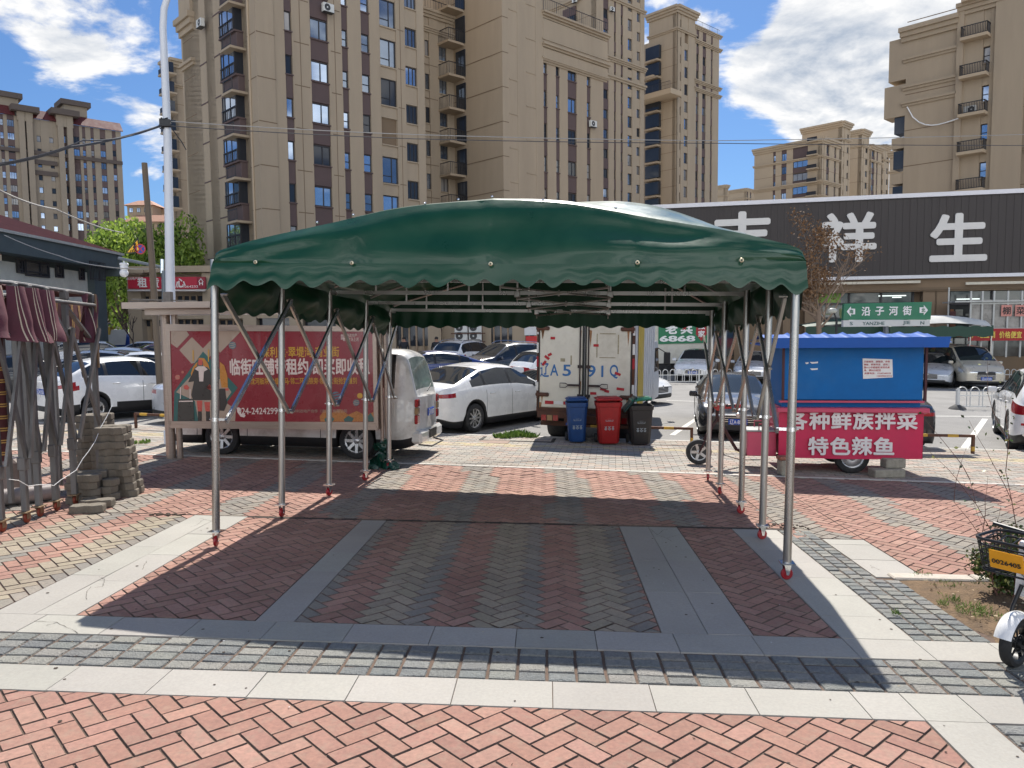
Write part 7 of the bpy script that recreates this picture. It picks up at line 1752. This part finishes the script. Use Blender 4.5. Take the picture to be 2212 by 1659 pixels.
tag(m.build('utility_pole',mat('weathered_wood',srgb(110,98,84),.9,0,.25,5,bump=.5,bscale=30,stretch=(1,1,.15)),None,60),'leaning weathered wooden pole behind the billboard, left of the white lamp','pole')
# sign gantry
gd=24.;gq=AT(356,800,gd);g=thing('traffic_sign_post','grey post with side arm holding crossing warning sign, no-stopping sign and dome camera','traffic sign',V((gq.x,gq.y,gz(gq.x,gq.y))))
GP=mat('grey_post',srgb(104,112,118),.45,.4,.1,6);m=MB();m.tube([WM[g.name].translation,AT(354,585,gd)],.075,12);m.tube([AT(353,578,gd),AT(256,558,gd)],.05,10);m.build('post',GP,g,40)
m=MB();m.tube([AT(351,590,gd),AT(351,560,gd)],.07,12);m.build('cap',CHROME,g,40)
def P24(px,py,o=0):return AT(px,py,gd-.1-o)
YW=mat('sign_yellow',srgb(246,190,40),.4,0,.03,5);BKs=mat('sign_black',(.02,.02,.02),.5)
m=MB();m.prism([P24(271,548),P24(303,546),P24(298,513)],(0,.02,0));m.prism([P24(275,545,.012),P24(300,543.5,.012),P24(296.5,519,.012)],(0,.01,0),1);w_=m.build('warning_sign',[BKs,YW],g)
m=MB()
for (x0,y0,x1,y1,w) in((290.5,529,290,536,.05),(290,536,286.5,541,.035),(290,536,293,541,.035),(290.5,531,294,534,.03),(290.5,531,287,535,.03)):m.bar(P24(x0,y0,.03),P24(x1,y1,.03),w,.01)
m.ball(P24(291,527,.03),.035,8)
for k in range(4):m.bar(P24(281+k*4.5,543.5,.03),P24(283+k*4.5,541,.03),.05,.01)
m.build('walker_symbol',BKs,w_)
c=P24(303,538);dn=V((.12,-1,0)).normalized();m=MB();m.lathe([(.001,0),(.125,0)],c,dn,28,0);m.lathe([(.125,0),(.158,.0),(.158,.015)],c+dn*.002,dn,28,1)
x_=V((1,.12,0)).normalized()
for s_ in(-1,1):m.bar(c+dn*.006-x_*.085-Z*(.085*s_),c+dn*.006+x_*.085+Z*(.085*s_),.028,.004,1,up=dn)
m.build('no_stopping_sign',[mat('sign_blue',srgb(36,60,150),.4,0,.03,5),mat('sign_ring_red',srgb(190,30,44),.4,0,.03,5)],g)
m=MB();m.tube([AT(268,558,gd),AT(268,572,gd)],.03,8);m.box(AT(268,571,gd),(.22,.2,.1),0,None,.03);m.ball(AT(268,590,gd),.13,14);m.ball(AT(268,578,gd),.12,12);m.build('dome_camera',mat('camera_white',(.75,.75,.75),.4),g,60)
# street name sign
sd_=16.4;sq=AT(1917,960,sd_);sn=thing('street_sign','green and white street name sign on a grey pole behind the food cart','street sign',V((sq.x,sq.y,gz(sq.x,sq.y))))
fZ=Fac(V((sq.x,sq.y,0)),V((.995,.1,0)).normalized(),V((.1,-.995,0)).normalized());SGR=mat('street_green',srgb(22,112,78),.4,0,.04,2,coat=.2);z_=lambda px,py,o=.05:fZ.pt(fZ.u(px,py),fZ.z(px,py),o)
m=MB();m.prism([z_(1819,691),z_(2007,690.5),z_(2010,652),z_(1821,656)],fZ.n*-.08);pn_=m.build('green_panel',SGR,sn)
m=MB();m.prism([z_(1819,706),z_(2005,704),z_(2006,691),z_(1819,692)],fZ.n*-.08);wp=m.build('white_panel',mat('street_white',srgb(196,200,198),.4,0,.04,2),sn)
m=MB();m.tube([WM[sn.name].translation,z_(1917,700,-.06)],.055,12);m.build('pole',GP,sn,40)
kz=(fZ.hit(1925,680)-fZ.hit(1915,680)).length/10
for i,ch in enumerate('沿子河街'):text(ch,19.5*kz,PLW,z_(1867.5+i*29.6,672.5-.5*i,.056),fZ.e,Z,pn_,.002,.03)
for px,sg,ch,py in((1837,-1,'南',673),(1990,1,'北',670)):
    q=lambda dx,dy:z_(px+dx*sg,py+dy,.054);m=MB();m.prism([q(-7,-6),q(2,-6),q(2,-11),q(11,0),q(2,11),q(2,6),q(-7,6)],fZ.n*.003);m.build('arrow',PLW,pn_);text(ch,9*kz,SGR,z_(px+1*sg,py,.062),fZ.e,Z,pn_,.001,.03)
TGR=mat('street_text_green',srgb(34,84,84),.5)
for s_,px,w in(('S',1836,6),('YANZIHE',1884,47),('JIE',1955,16),('N',1989,8)):text(s_,9.5*kz,TGR,z_(px,699-.01*(px-1836),.055),fZ.e,Z,wp,.001,.01,width=w*kz)
# small mirror lamp left of the sign
q=AT(1808,740,26);m=MB();sm_=thing('post_lamp','thin black post with tilted oval lamp head left of the street name sign','street lamp',V((q.x,q.y,gz(q.x,q.y))))
m.tube([WM[sm_.name].translation,AT(1807,690,26)],.04,8);m.tube([AT(1807,690,26),AT(1800,672,26)],.03,8);m.build('post',BLACK,sm_,40);m=MB();m.ball(AT(1799,671,26),(.16,.1,.09),12);m.build('lamp_head',mat('lamp_cover',srgb(180,180,170),.4),sm_,60)
# wires
def wire(pts,r,label,m_=None,sag=0):
    ps=[AT(*p) for p in pts];out=[]
    for a,b in zip(ps,ps[1:]):
        for k in range(10):out.append(a.lerp(b,k/10)-Z*(sag*4*(k/10)*(1-k/10)))
    out.append(ps[-1]);m=MB();m.tube(out,r,5);tag(m.build('overhead_wire',m_ or WIRE,None,60),label,'wire','overhead wires')
WIRE=mat('wire_dark',(.06,.06,.065),.5,0,.1,5);WIREP=mat('wire_pale',srgb(150,148,144),.5,0,.1,5)
wire([(366,262,dl),(900,291,17),(1548,304,20),(2300,288,24)],.010,'upper of two thin wires running right from the lamp post',WIREP,.02)
wire([(366,272,dl),(900,300,17),(1548,309.5,20),(2300,314,24)],.010,'lower of two thin wires running right from the lamp post',None,.02)
wire([(358,268,dl),(150,318,13),(-60,364,12)],.022,'thick dark cable bundle running left from the lamp post to the picture edge',None,.05)
wire([(346,272,dl),(180,303,13),(-60,358,12)],.012,'thinner dark wire running left just above the thick cable bundle',None,.08)
wire([(-30,396,10),(120,452,12),(262,502,20)],.014,'pale twisted wire sloping down to the right across the distant left block',WIREP,.05)
wire([(10,508,24),(130,553,22),(215,574,20),(341,580,20)],.012,'pale wire passing in front of the old house to the wooden pole',WIREP,.04)
# railings along the road
RW=mat('railing_white',srgb(205,205,202),.4,.1,.06,6)
def rail(pa,pb,h,label,step=.34):
    d=(pb-pa);L=d.length;d.normalize();o=thing('road_railing',label,'railing',pa,0,'white road railings');m=MB();n=int(L/step)
    for k in range(n):
        q=pa+d*(k*step);w=step*.72;m.tube([q+Z*.08,q+Z*(h-w*.5)]+[q+d*(w*.5-w*.5*cos(pi*j/6))+Z*(h-w*.5+w*.5*sin(pi*j/6)) for j in range(1,6)]+[q+d*w+Z*(h-w*.5),q+d*w+Z*.08],.016,5)
    for z in(.10,h*.62):m.bar(pa+Z*z,pb+Z*z,.028,.03)
    m.build('hoops',RW,o,60)
    m=MB()
    for k in range(int(L/2.4)+1):q=pa+d*min(L,k*2.4);m.bar(q,q+Z*h*.95,.05,.05);m.box(q+Z*.03,(.22,.3,.06))
    m.build('post',RW,o)
rail(PS(880,838),PS(1290,832),.62,'white looped road railing behind the white sedan and minibus')
rail(PS(1400,830),PS(1720,826),.62,'white looped road railing in front of the white sedan facing camera')
rail(PS(1940,830),PS(2290,828),.66,'white looped road railing in front of the champagne people carrier')
rail(PS(2068,884),PS(2215,886),.70,'short nearer piece of white road railing beside the right-hand SUV',.38)
m=MB();q=PS(2068,884);m.tube([q,q+Z*.62],.06,10);m.lathe([(.26,0),(.22,.06),(.08,.14)],q,Z,14,1);tag(m.build('bollard_post',[RW,mat('rubber_base',(.06,.06,.06),.8)],None,40),'grey round post on black rubber base at the end of the short railing','post')
# ================================================================ trees
def leafy(name,label,base,h,rx,ry,z0,n,seed,cols,size,droop=.5,trunk=.22,lobes=9):
    r=random.Random(seed);T=thing(name,label,'tree',base);m=MB()
    m.tube([base,base+V((.1,0,h*.3)),base+V((.0,.1,h*.6))],trunk,8,0,True,[trunk,trunk*.8,trunk*.5])
    cl=[]
    for k in range(lobes):
        a=2*pi*k/lobes+r.uniform(-.4,.4);f=r.uniform(.25,.85);cl.append((V((cos(a)*rx*f,sin(a)*ry*f,z0+(h-z0)*r.uniform(.25,.85))),r.uniform(.32,.55)))
    cl.append((V((0,0,h*.82)),.5))
    for c,q in cl:m.tube([base+V((0,0,h*.3)),base+V((c.x*.4,c.y*.4,h*.45)),base+c],.06,6,0,True,[.1,.07,.02])
    m.build('trunk',mat('bark',srgb(92,78,64),.9,0,.3,6),T,60)
    m=MB()
    for k in range(n):
        c,q=r.choice(cl);u=V((r.gauss(0,1),r.gauss(0,1),r.gauss(0,1))).normalized()*(r.random()**.4)
        p=base+c+V((u.x*rx*q*1.1,u.y*ry*q*1.1,u.z*(h-z0)*q*.62))
        if p.z<base.z+z0*.5:continue
        L=size*r.uniform(.6,1.4);d=V((r.uniform(-1,1),r.uniform(-1,1),-droop*2+r.uniform(-.8,.8))).normalized();w=d.cross(V((r.uniform(-1,1),r.uniform(-1,1),r.uniform(-.3,1)))).normalized()*L*.26
        m.poly([p,p+d*L*.45+w,p+d*L,p+d*L*.45-w],r.choices(range(len(cols)),[3,2,1][:len(cols)])[0])
    m.build('crown',cols,T);return T
LG=[mat('leaf_bright',srgb(152,174,76),.55,0,.2,3),mat('leaf_mid',srgb(120,146,60),.55,0,.2,3),mat('leaf_deep',srgb(80,106,44),.6,0,.2,3)]
for mm in LG:
    nt_2=mm.node_tree;b_=nt_2.nodes['Principled BSDF'];tr_=nt_2.nodes.new('ShaderNodeBsdfTranslucent');ms_=nt_2.nodes.new('ShaderNodeMixShader');ms_.inputs[0].default_value=.5
    lk_=b_.inputs['Base Color'].links[0].from_socket;nt_2.links.new(lk_,tr_.inputs[0]);nt_2.links.new(b_.outputs[0],ms_.inputs[1]);nt_2.links.new(tr_.outputs[0],ms_.inputs[2]);nt_2.links.new(ms_.outputs[0],nt_2.nodes['Material Output'].inputs[0])
q=AT(268,730,58);leafy('willow_tree','bright green spring willow, larger one behind the warning sign',V((q.x,q.y,-1.2)),11.0,3.3,3,3.2,8500,3,LG,.34)
q=AT(378,730,56);leafy('willow_tree','bright green spring willow partly hidden behind the white lamp post',V((q.x,q.y,-1.2)),10.9,2.3,2.3,3.6,6000,4,LG,.34)
q=AT(215,740,60);leafy('willow_tree','lower bright green willow just right of the old tiled house',V((q.x,q.y,-1.2)),8.2,2.0,2,3,4200,5,LG,.33)
# bare street tree with brown leaf clusters
bt=AT(1768,800,30);bt.z=gz(bt.x,bt.y);T=thing('bare_tree','bare street tree with clusters of withered brown leaves in front of the dark shop sign','tree',bt)
BRK=mat('pale_bark',srgb(128,110,94),.85,0,.25,8);m=MB();lf=MB();r=random.Random(12)
def branch(p,d,L,rd_,lv):
    pts=[p];q=p
    for k in range(4):
        d=(d+V((r.uniform(-.28,.28),r.uniform(-.28,.28),r.uniform(-.1,.22)))).normalized();q=q+d*(L/4);pts.append(q)
    m.tube(pts,rd_,5,0,False,[rd_*(1-.18*k) for k in range(5)])
    if lv>0:
        for k in range(3 if lv>1 else 4):
            a=r.uniform(0,6.28);nd=(d*.7+V((cos(a),sin(a)*.7,r.uniform(-.1,.6)))*.75).normalized();branch(pts[r.randint(1,4)],nd,L*r.uniform(.5,.78),rd_*.55,lv-1)
    if lv<=1:
        dens=.85 if q.x<bt.x+.1 and q.z<6.8 else .26
        if r.random()<dens*.75:
            for k in range(int(38*r.uniform(.4,1.2))):
                c=q+V((r.gauss(0,.20),r.gauss(0,.20),r.gauss(-.05,.17)));dd=V((r.uniform(-1,1),r.uniform(-1,1),r.uniform(-1.2,.4))).normalized();L2=.10*r.uniform(.6,1.4);w=dd.cross(V((r.uniform(-1,1),1,r.uniform(-1,1)))).normalized()*L2*.3
                lf.poly([c,c+dd*L2*.5+w,c+dd*L2,c+dd*L2*.5-w],r.choice((0,0,1)))
m.tube([bt,bt+V((.03,0,1.4)),bt+V((-.05,0,3.2))],.12,8,0,True,[.13,.11,.10])
for k in range(8):
    a=2*pi*k/8;branch(bt+V((-.03,0,2.4+.12*k)),V((cos(a)*1.0+(.15 if k%2 else -.1),sin(a)*.5,.80)),1.75,.050,3)
m.build('trunk',BRK,T,60);lf.build('withered_leaves',[mat('withered_leaf',srgb(122,92,62),.8,0,.3,5),mat('withered_leaf_dark',srgb(92,68,48),.8,0,.3,5)],T)
sp=AT(287,740,38);m=MB();r=random.Random(2);T=thing('sapling','thin leafless dark sapling in the car park left of the shop','tree',V((sp.x,sp.y,gz(sp.x,sp.y))))
def br2(p,d,L,rd_,lv):
    q=p+d*L;m.tube([p,(p+q)/2+V((r.uniform(-.06,.06),0,0)),q],rd_,5,0,False,[rd_,rd_*.8,rd_*.5])
    if lv:
        for k in range(3):br2(p.lerp(q,r.uniform(.5,1)),(d+V((r.uniform(-.7,.7),r.uniform(-.5,.5),.3))).normalized(),L*.62,rd_*.6,lv-1)
br2(WM[T.name].translation,V((0,0,1)),1.5,.05,3);m.build('trunk',mat('dark_bark',srgb(60,50,46),.9),T,60)
# shrub beside the e-bike
sh_b=ST(3.72,1.02,0);T=thing('shrub','straggly half-bare shrub with small glossy leaves beside the electric bike','shrub',sh_b);m=MB();lf=MB();r=random.Random(31)
def stem(p,d,L,rd_,lv,leafd):
    pts=[p];q=p
    for k in range(5):
        d=(d+V((r.uniform(-.22,.22),r.uniform(-.22,.22),r.uniform(-.02,.12)))).normalized();q=q+d*L/5;pts.append(q)
    m.tube(pts,rd_,5,0,False,[rd_*(1-.15*k) for k in range(6)])
    for w_ in pts[1:]:
        for k in range(int(leafd*r.uniform(.3,1.3))):
            c=w_+V((r.gauss(0,.035),r.gauss(0,.035),r.gauss(0,.035)));dd=V((r.uniform(-1,1),r.uniform(-1,1),r.uniform(-.4,1))).normalized();L2=.030*r.uniform(.6,1.4);w=dd.cross(V((r.uniform(-1,1),1,r.uniform(-1,1)))).normalized()*L2*.32
            lf.poly([c,c+dd*L2*.5+w,c+dd*L2,c+dd*L2*.5-w],r.choice((0,0,1,1,2)))
    if lv:
        for k in range(3):
            a=r.uniform(0,6.28);stem(pts[r.randint(1,5)],(d*.7+V((cos(a)*.7,sin(a)*.7,.5))).normalized(),L*.6,rd_*.6,lv-1,leafd*.9)
for k in range(13):
    a=r.uniform(2.0,4.4) if k<8 else r.uniform(-1,1.5);stem(sh_b+V((r.uniform(-.1,.25),r.uniform(-.12,.12),0)),V((cos(a)*.55,sin(a)*.3,.85)).normalized(),r.uniform(.22,.42),.007,2,17 if k%4 else 0)
stem(sh_b+V((.0,0,0)),V((-.28,.1,1)).normalized(),.85,.006,1,0);stem(sh_b+V((.1,0,0)),V((-.10,.1,1)).normalized(),1.05,.006,1,2);stem(sh_b+V((.2,.1,0)),V((.02,.1,1)).normalized(),1.25,.006,1,5)
m.build('stems',mat('reddish_stem',srgb(110,78,66),.8,0,.2,20),T,60);lf.build('leaves',[mat('shrub_leaf',srgb(70,92,36),.35,0,.3,30),mat('shrub_leaf_dark',srgb(46,62,32),.35,0,.3,30),mat('shrub_leaf_yellow',srgb(150,150,84),.4,0,.3,30)],T)
# ================================================================ electric bike at the right edge
wq=P(2191,1439);eb=thing('electric_bike','white electric bike with black wire basket and yellow number plate at right edge','electric bike',wq)
hd_=rad(196);hx_=V((cos(hd_),sin(hd_),0));hy_=V((-sin(hd_),cos(hd_),0));rB=.155
wc3=wq+Z*rB;TY=mat('bike_tyre',(.02,.02,.02),.7,0,.25,30,dirt=.3,dcol=(.14,.12,.10,1))
sw=(hx_*.96+hy_*.28).normalized();sy=Z.cross(sw)
def ewheel(c,x,y):
    m=MB();m.lathe([(rB*.70,-.028),(rB*.80,-.036),(rB*.94,-.030),(rB,-.010),(rB,.010),(rB*.94,.030),(rB*.80,.036),(rB*.70,.028)],c,y,36);w=m.build('wheel',TY,eb,35)
    m=MB();m.lathe([(rB*.74,-.030),(rB*.66,-.022),(rB*.66,.022),(rB*.74,.030)],c,y,32);m.lathe([(.001,-.045),(.03,-.045),(.036,-.02),(.036,.02),(.03,.045),(.001,.045)],c,y,18)
    for k in range(5):
        a=2*pi*k/5+.3;d=x*cos(a)+Z*sin(a)
        for o in(-.012,.012):m.bar(c+d*.03+y*o,c+d*rB*.68+y*o*.4,.010,.008,up=y)
    m.lathe([(.05,.024),(.052,.026),(.058,.024)],c,y,20);m.build('rim',mat('bike_black',(.015,.015,.016),.4,.2,.1,10),w,35)
ewheel(wc3,sw,sy)
m=MB()
for o in(-.055,.055):m.tube([wc3+sy*o,wc3+sy*o-sw*.07+Z*.20,wc3+sy*o*.6-sw*.13+Z*.34],.013,8)
hdq=wc3-sw*.14+Z*.36;m.tube([hdq-Z*.04,hdq-sw*.06+Z*.30],.02,8);m.tube([hdq-sw*.08+Z*.32-sy*.26,hdq-sw*.06+Z*.30,hdq-sw*.08+Z*.32+sy*.26],.013,8)
m.build('fork',MATS['bike_black'],eb,40)
m=MB()
def fen(u,v):
    a=rad(20+125*u);r_=rB*1.13+.004;e=(v-.5)*2;return wc3+(sw*cos(a)+Z*sin(a))*(r_+.022*(1-e*e))+sy*(e*.052)
m.grid(fen,20,8);m.build('fender',mat('bike_white',(.78,.78,.77),.25,0,.04,6,coat=.7),eb,60)
m=MB();p0=hdq-sw*.02;m.prism([p0+Z*.24-sw*.02,p0-Z*.10+sw*.02,p0-Z*.16-sw*.10,p0-sw*.40-Z*.30,p0-sw*.78-Z*.30,p0-sw*.80-Z*.18,p0-sw*.42-Z*.20,p0-sw*.18+Z*.0,p0-sw*.10+Z*.26],sy*.16);m2=MB()
for v in m.v:m2.v.append(tuple(V(v)-sy*.08))
m2.f,m2.m,m2.c=m.f,m.m,m.c;m2.build('body',MATS['bike_white'],eb,40)
m=MB();m.box(p0-sw*.62+Z*.12,(.36,.2,.09),0,(sw,sy,Z),.03);m.bar(p0-sw*.62-Z*.25,p0-sw*.62+Z*.08,.06,.06);m.build('saddle',BLACK,eb,40)
ewheel(wc3-sw*.98,sw,sy)
# basket: bent wire
bk=MB();bc=hdq+sw*.13+Z*.30;bw,bd,bh=.17,.14,.20
def brr(t,z):
    # rounded rectangle, larger at the top
    k=1+.20*(z/bh);a=2*pi*t;c,s_=cos(a),sin(a);e=.35
    return bc+sw*(bd*k*(abs(c)**e)*(1 if c>0 else -1))+sy*(bw*k*(abs(s_)**e)*(1 if s_>0 else -1))+Z*(z-bh)
for z,r_ in((bh,.010),(bh-.035,.006),(bh*.55,.005),(.06,.005),(.0,.007)):bk.tube([brr(k/40,z) for k in range(41)],r_,6)
for k in range(22):t=k/22;bk.tube([brr(t,bh),brr(t,bh*.5),brr(t,0),bc-Z*bh+(brr(t,0)-bc+Z*bh)*.2],.0045,5)
for k in range(5):y_=(k/4-.5)*bw*2;bk.tube([bc+sy*y_-sw*bd-Z*.02,bc+sy*y_*.9+Z*.01,bc+sy*y_+sw*bd-Z*.02],.005,5)
bs=bk.build('basket',MATS['bike_black'],eb,50)
pc_=bc+sw*(bd*1.17)-Z*.11;ptl=V((0,0,1))*.96+sw*.25;m=MB();m.box(pc_,(.008,.20,.125),0,(sw,sy,ptl.normalized()),.004);pl=m.build('number_plate',mat('plate_yellow',srgb(232,160,24),.45,0,.06,20),eb)
text('沈·B',.040,INK,pc_+sw*.006+Z*.03,sy,ptl,pl,.0006,.02);text('0026405',.040,INK,pc_+sw*.006-Z*.012,sy,ptl,pl,.0006,.02,width=.165)
m=MB();
for y_ in(-.06,.06):m.lathe([(.001,.004),(.007,.003),(.008,0)],pc_+sy*y_+Z*.045+sw*.005,sw,8)
m.build('plate_bolt',CHROME,pl)
# ================================================================ small things across the road
def person(px,py,dep,label,hgt_=1.66,cols=None,bag=False):
    q=AT(px,py,dep);base=V((q.x,q.y,gz(q.x,q.y)));T=thing('person',label,'person',base);s_=hgt_/1.7
    J=[(0,0,.92),(0,0,1.15),(0,0,1.38),(0,0,1.48),(.0,-.02,1.56),(0,-.02,1.68),(.19,0,1.36),(.25,-.02,1.10),(.22,-.12,.90),(-.19,0,1.36),(-.25,-.02,1.10),(-.20,-.14,.92),(.10,0,.88),(.11,-.02,.48),(.12,.02,.06),(.12,-.12,.03),(-.10,0,.88),(-.11,.02,.48),(-.12,.04,.06),(-.12,-.10,.03)]
    Rr=[.15,.15,.16,.06,.09,.085,.075,.055,.04,.075,.055,.04,.10,.075,.05,.04,.10,.075,.05,.04]
    Eg=[(0,1),(1,2),(2,3),(3,4),(4,5),(2,6),(6,7),(7,8),(2,9),(9,10),(10,11),(0,12),(12,13),(13,14),(14,15),(0,16),(16,17),(17,18),(18,19)]
    me=bpy.data.meshes.new('body');me.from_pydata([base+V(j)*s_ for j in J],Eg,[]);o=bpy.data.objects.new('body',me);COL.objects.link(o)
    md=o.modifiers.new('s','SKIN');
    for i,v in enumerate(me.skin_vertices[0].data):v.radius=(Rr[i]*s_,Rr[i]*s_*.85);v.use_root=i==0
    o.modifiers.new('u','SUBSURF').levels=1;dg=bpy.context.evaluated_depsgraph_get();nm=bpy.data.meshes.new_from_object(o.evaluated_get(dg));bpy.data.objects.remove(o)
    inv=WM[T.name].inverted()
    for c in cols:nm.materials.append(c)
    for p in nm.polygons:
        z=(p.center.z-base.z)/s_;p.material_index=0 if .86<z<1.43 else (1 if z<=.86 else 2);p.use_smooth=True
    for v in nm.vertices:v.co=inv@v.co
    o=bpy.data.objects.new('body',nm);COL.objects.link(o);o.parent=T
    m=MB();m.ball(base+V((0,.01,1.625))*s_,(.098*s_,.105*s_,.095*s_),12);m.build('hair',cols[3],T,60)
CL=[mat('cloth_dark',srgb(36,38,44),.8,0,.2,6),mat('trousers_dark',srgb(26,28,36),.8,0,.2,6),mat('skin_tone',srgb(170,126,104),.6),mat('hair_black',(.015,.013,.012),.6)]
person(943,752,41.5,'person in dark jacket and trousers standing by the shop wall left of the air conditioners',1.75,CL)
person(873,752,42.0,'person in dark padded coat inside the shop doorway nearest the billboard',1.72,CL)
person(1028,768,40.5,'person with white cap sitting low in front of the air conditioners',1.30,[CL[0],CL[1],CL[2],mat('cap_white',(.75,.73,.70),.7)])
person(1057,768,40.8,'person in black with dark hair low beside the shop door right of the air conditioners',1.35,CL)
q=AT(890,765,38);m=MB();T=thing('stall_table','white framed trestle table in front of the shop doors','table',V((q.x,q.y,gz(q.x,q.y))))
b0=WM[T.name].translation;m.box(b0+Z*.95,(1.2,.5,.04));
for x in(-.5,.5):m.bar(b0+V((x,0,0)),b0+V((x,0,.95)),.04,.04)
m.build('frame',mat('white_trestle',(.7,.7,.7),.5),T);m=MB();m.box(b0+V((.1,.1,.5)),(.4,.3,.4));m.box(b0+V((.65,.1,.55)),(.3,.3,.5));m.build('carton',mat('carton_board',srgb(170,150,120),.8),T)
q=AT(872,760,37.5);c=V((q.x,q.y,gz(q.x,q.y)));m=MB()
for k in range(8):
    a0,a1=2*pi*k/8,2*pi*(k+1)/8;m.poly([c+Z*.62,c+V((cos(a0)*.38,sin(a0)*.38,.30)),c+V((cos(a1)*.38,sin(a1)*.38,.30))],k%4)
m.tube([c,c+Z*.66],.012,6,1);tag(m.build('umbrella',[mat('umb_%d'%i,x,.6) for i,x in enumerate((srgb(30,110,190),srgb(30,60,160),srgb(120,60,150),srgb(60,150,90)))]),'small open rainbow-coloured umbrella on the ground beside the white trestle table','umbrella')
# covered stall in the left car park
q=AT(220,745,46);c=V((q.x,q.y,gz(q.x,q.y)));T=thing('covered_stall','market stall under blue and white tarpaulins at the back of the left car park','stall',c);r=random.Random(5)
def tp(u,v):return c+V((-1.6+3.6*u,-.9+.0*v,.1+1.25*v+.12*sin(u*9)))+V((0,.9*v,0))
m=MB();m.grid(tp,16,6);m.grid(lambda u,v:c+V((-1.6+3.6*u,.0+1.6*v,1.35+.12*sin(u*9)+.2*sin(v*3))),16,5);m.build('blue_tarp',mat('tarp_blue',srgb(24,70,160),.5,0,.2,3),T,60)
m=MB();m.grid(lambda u,v:c+V((-1.9+2.2*u,-.3+1.3*v,1.75+.25*sin(u*7+v*2)+.3*u)),12,5);m.grid(lambda u,v:c+V((.5+1.2*u,-.6+.3*v,1.0+.9*v)),6,4);m.build('white_sheet',mat('sheet_white',srgb(196,196,190),.7,0,.12,2),T,60)
m=MB();m.box(c+V((.5,-.2,1.75)),(.5,.4,.6));m.build('yellow_crate',mat('crate_yellow',srgb(190,160,60),.6),T)
m=MB();m.lathe([(.05,0),(.4,.5),(.42,1.0),(.1,1.5)],c+V((2.5,0,.3)),Z,12);m.build('red_cover',mat('cover_red',srgb(140,44,46),.7,0,.2,3),T,40)
# small green canopies before the supermarket
for px,dp,w,label in((2010,33.5,2.2,'small dark green market tent with white sheet on top, right of the street sign'),(1850,34.5,2.6,'small dark green market tent half hidden behind the street name sign')):
    q=AT(px,760,dp);c=V((q.x,q.y,gz(q.x,q.y)));T=thing('market_tent',label,'tent',c,0,'small green market tents');H=AT(px,705,dp).z-c.z
    m=MB();m.grid(lambda u,v:c+V((-w+2*w*u,-.8+1.6*v,H+.30*sin(pi*u)*(.5+.5*sin(pi*v))+.1*sin(pi*v))),16,6);m.grid(lambda u,v:c+V((-w+2*w*u,-.82,H-.45*v+.03*sin(u*40))),40,3);m.build('cover',mat('tent_dark_green',srgb(34,66,52),.6,0,.15,2),T,60)
    m=MB();m.grid(lambda u,v:c+V((-.25*w+1.2*w*u,-.86+1.4*v,H+.36*sin(pi*(.38+.5*u))*(.5+.5*sin(pi*max(.15,v)))+.12*sin(pi*v)-.12*(1-min(1,v*5)))),14,6);m.build('white_sheet',MATS['sheet_white'],T,60)
    m=MB()
    for x in(-w+.05,w-.05):
        for y in(-.75,.75):m.bar(c+V((x,y,0)),c+V((x,y,H)),.05,.05)
    m.build('poles',STEEL,T)
# weeds plate and manhole on the sidewalk
m=MB();c=KT(toKT(P(1067,955))[0],toKT(P(1067,955))[1]);m.box(c+Z*.0,(.62,.40,.012),0,(KD.to_3d(),KN.to_3d(),Z));tag(m.build('access_cover',mat('rust_cover',srgb(140,118,104),.8,.1,.3,12,dirt=.4)),'flat rust-brown access cover set in the sidewalk left of the weeds','cover')
m=MB();u0,v0=toKT(P(1120,948))
for a,b in(((-.75,-.42),(.75,-.42)),((-.75,-.42),(-.75,.2)),((.75,-.42),(.75,.2))):m.bar(KT(u0+a[0],v0+a[1],.0),KT(u0+b[0],v0+b[1],.0),.07,.02)
tag(m.build('tree_pit_edging',MATS['edging_stone']),'pale stone edging round the weedy tree pit beside the kerb','edging')
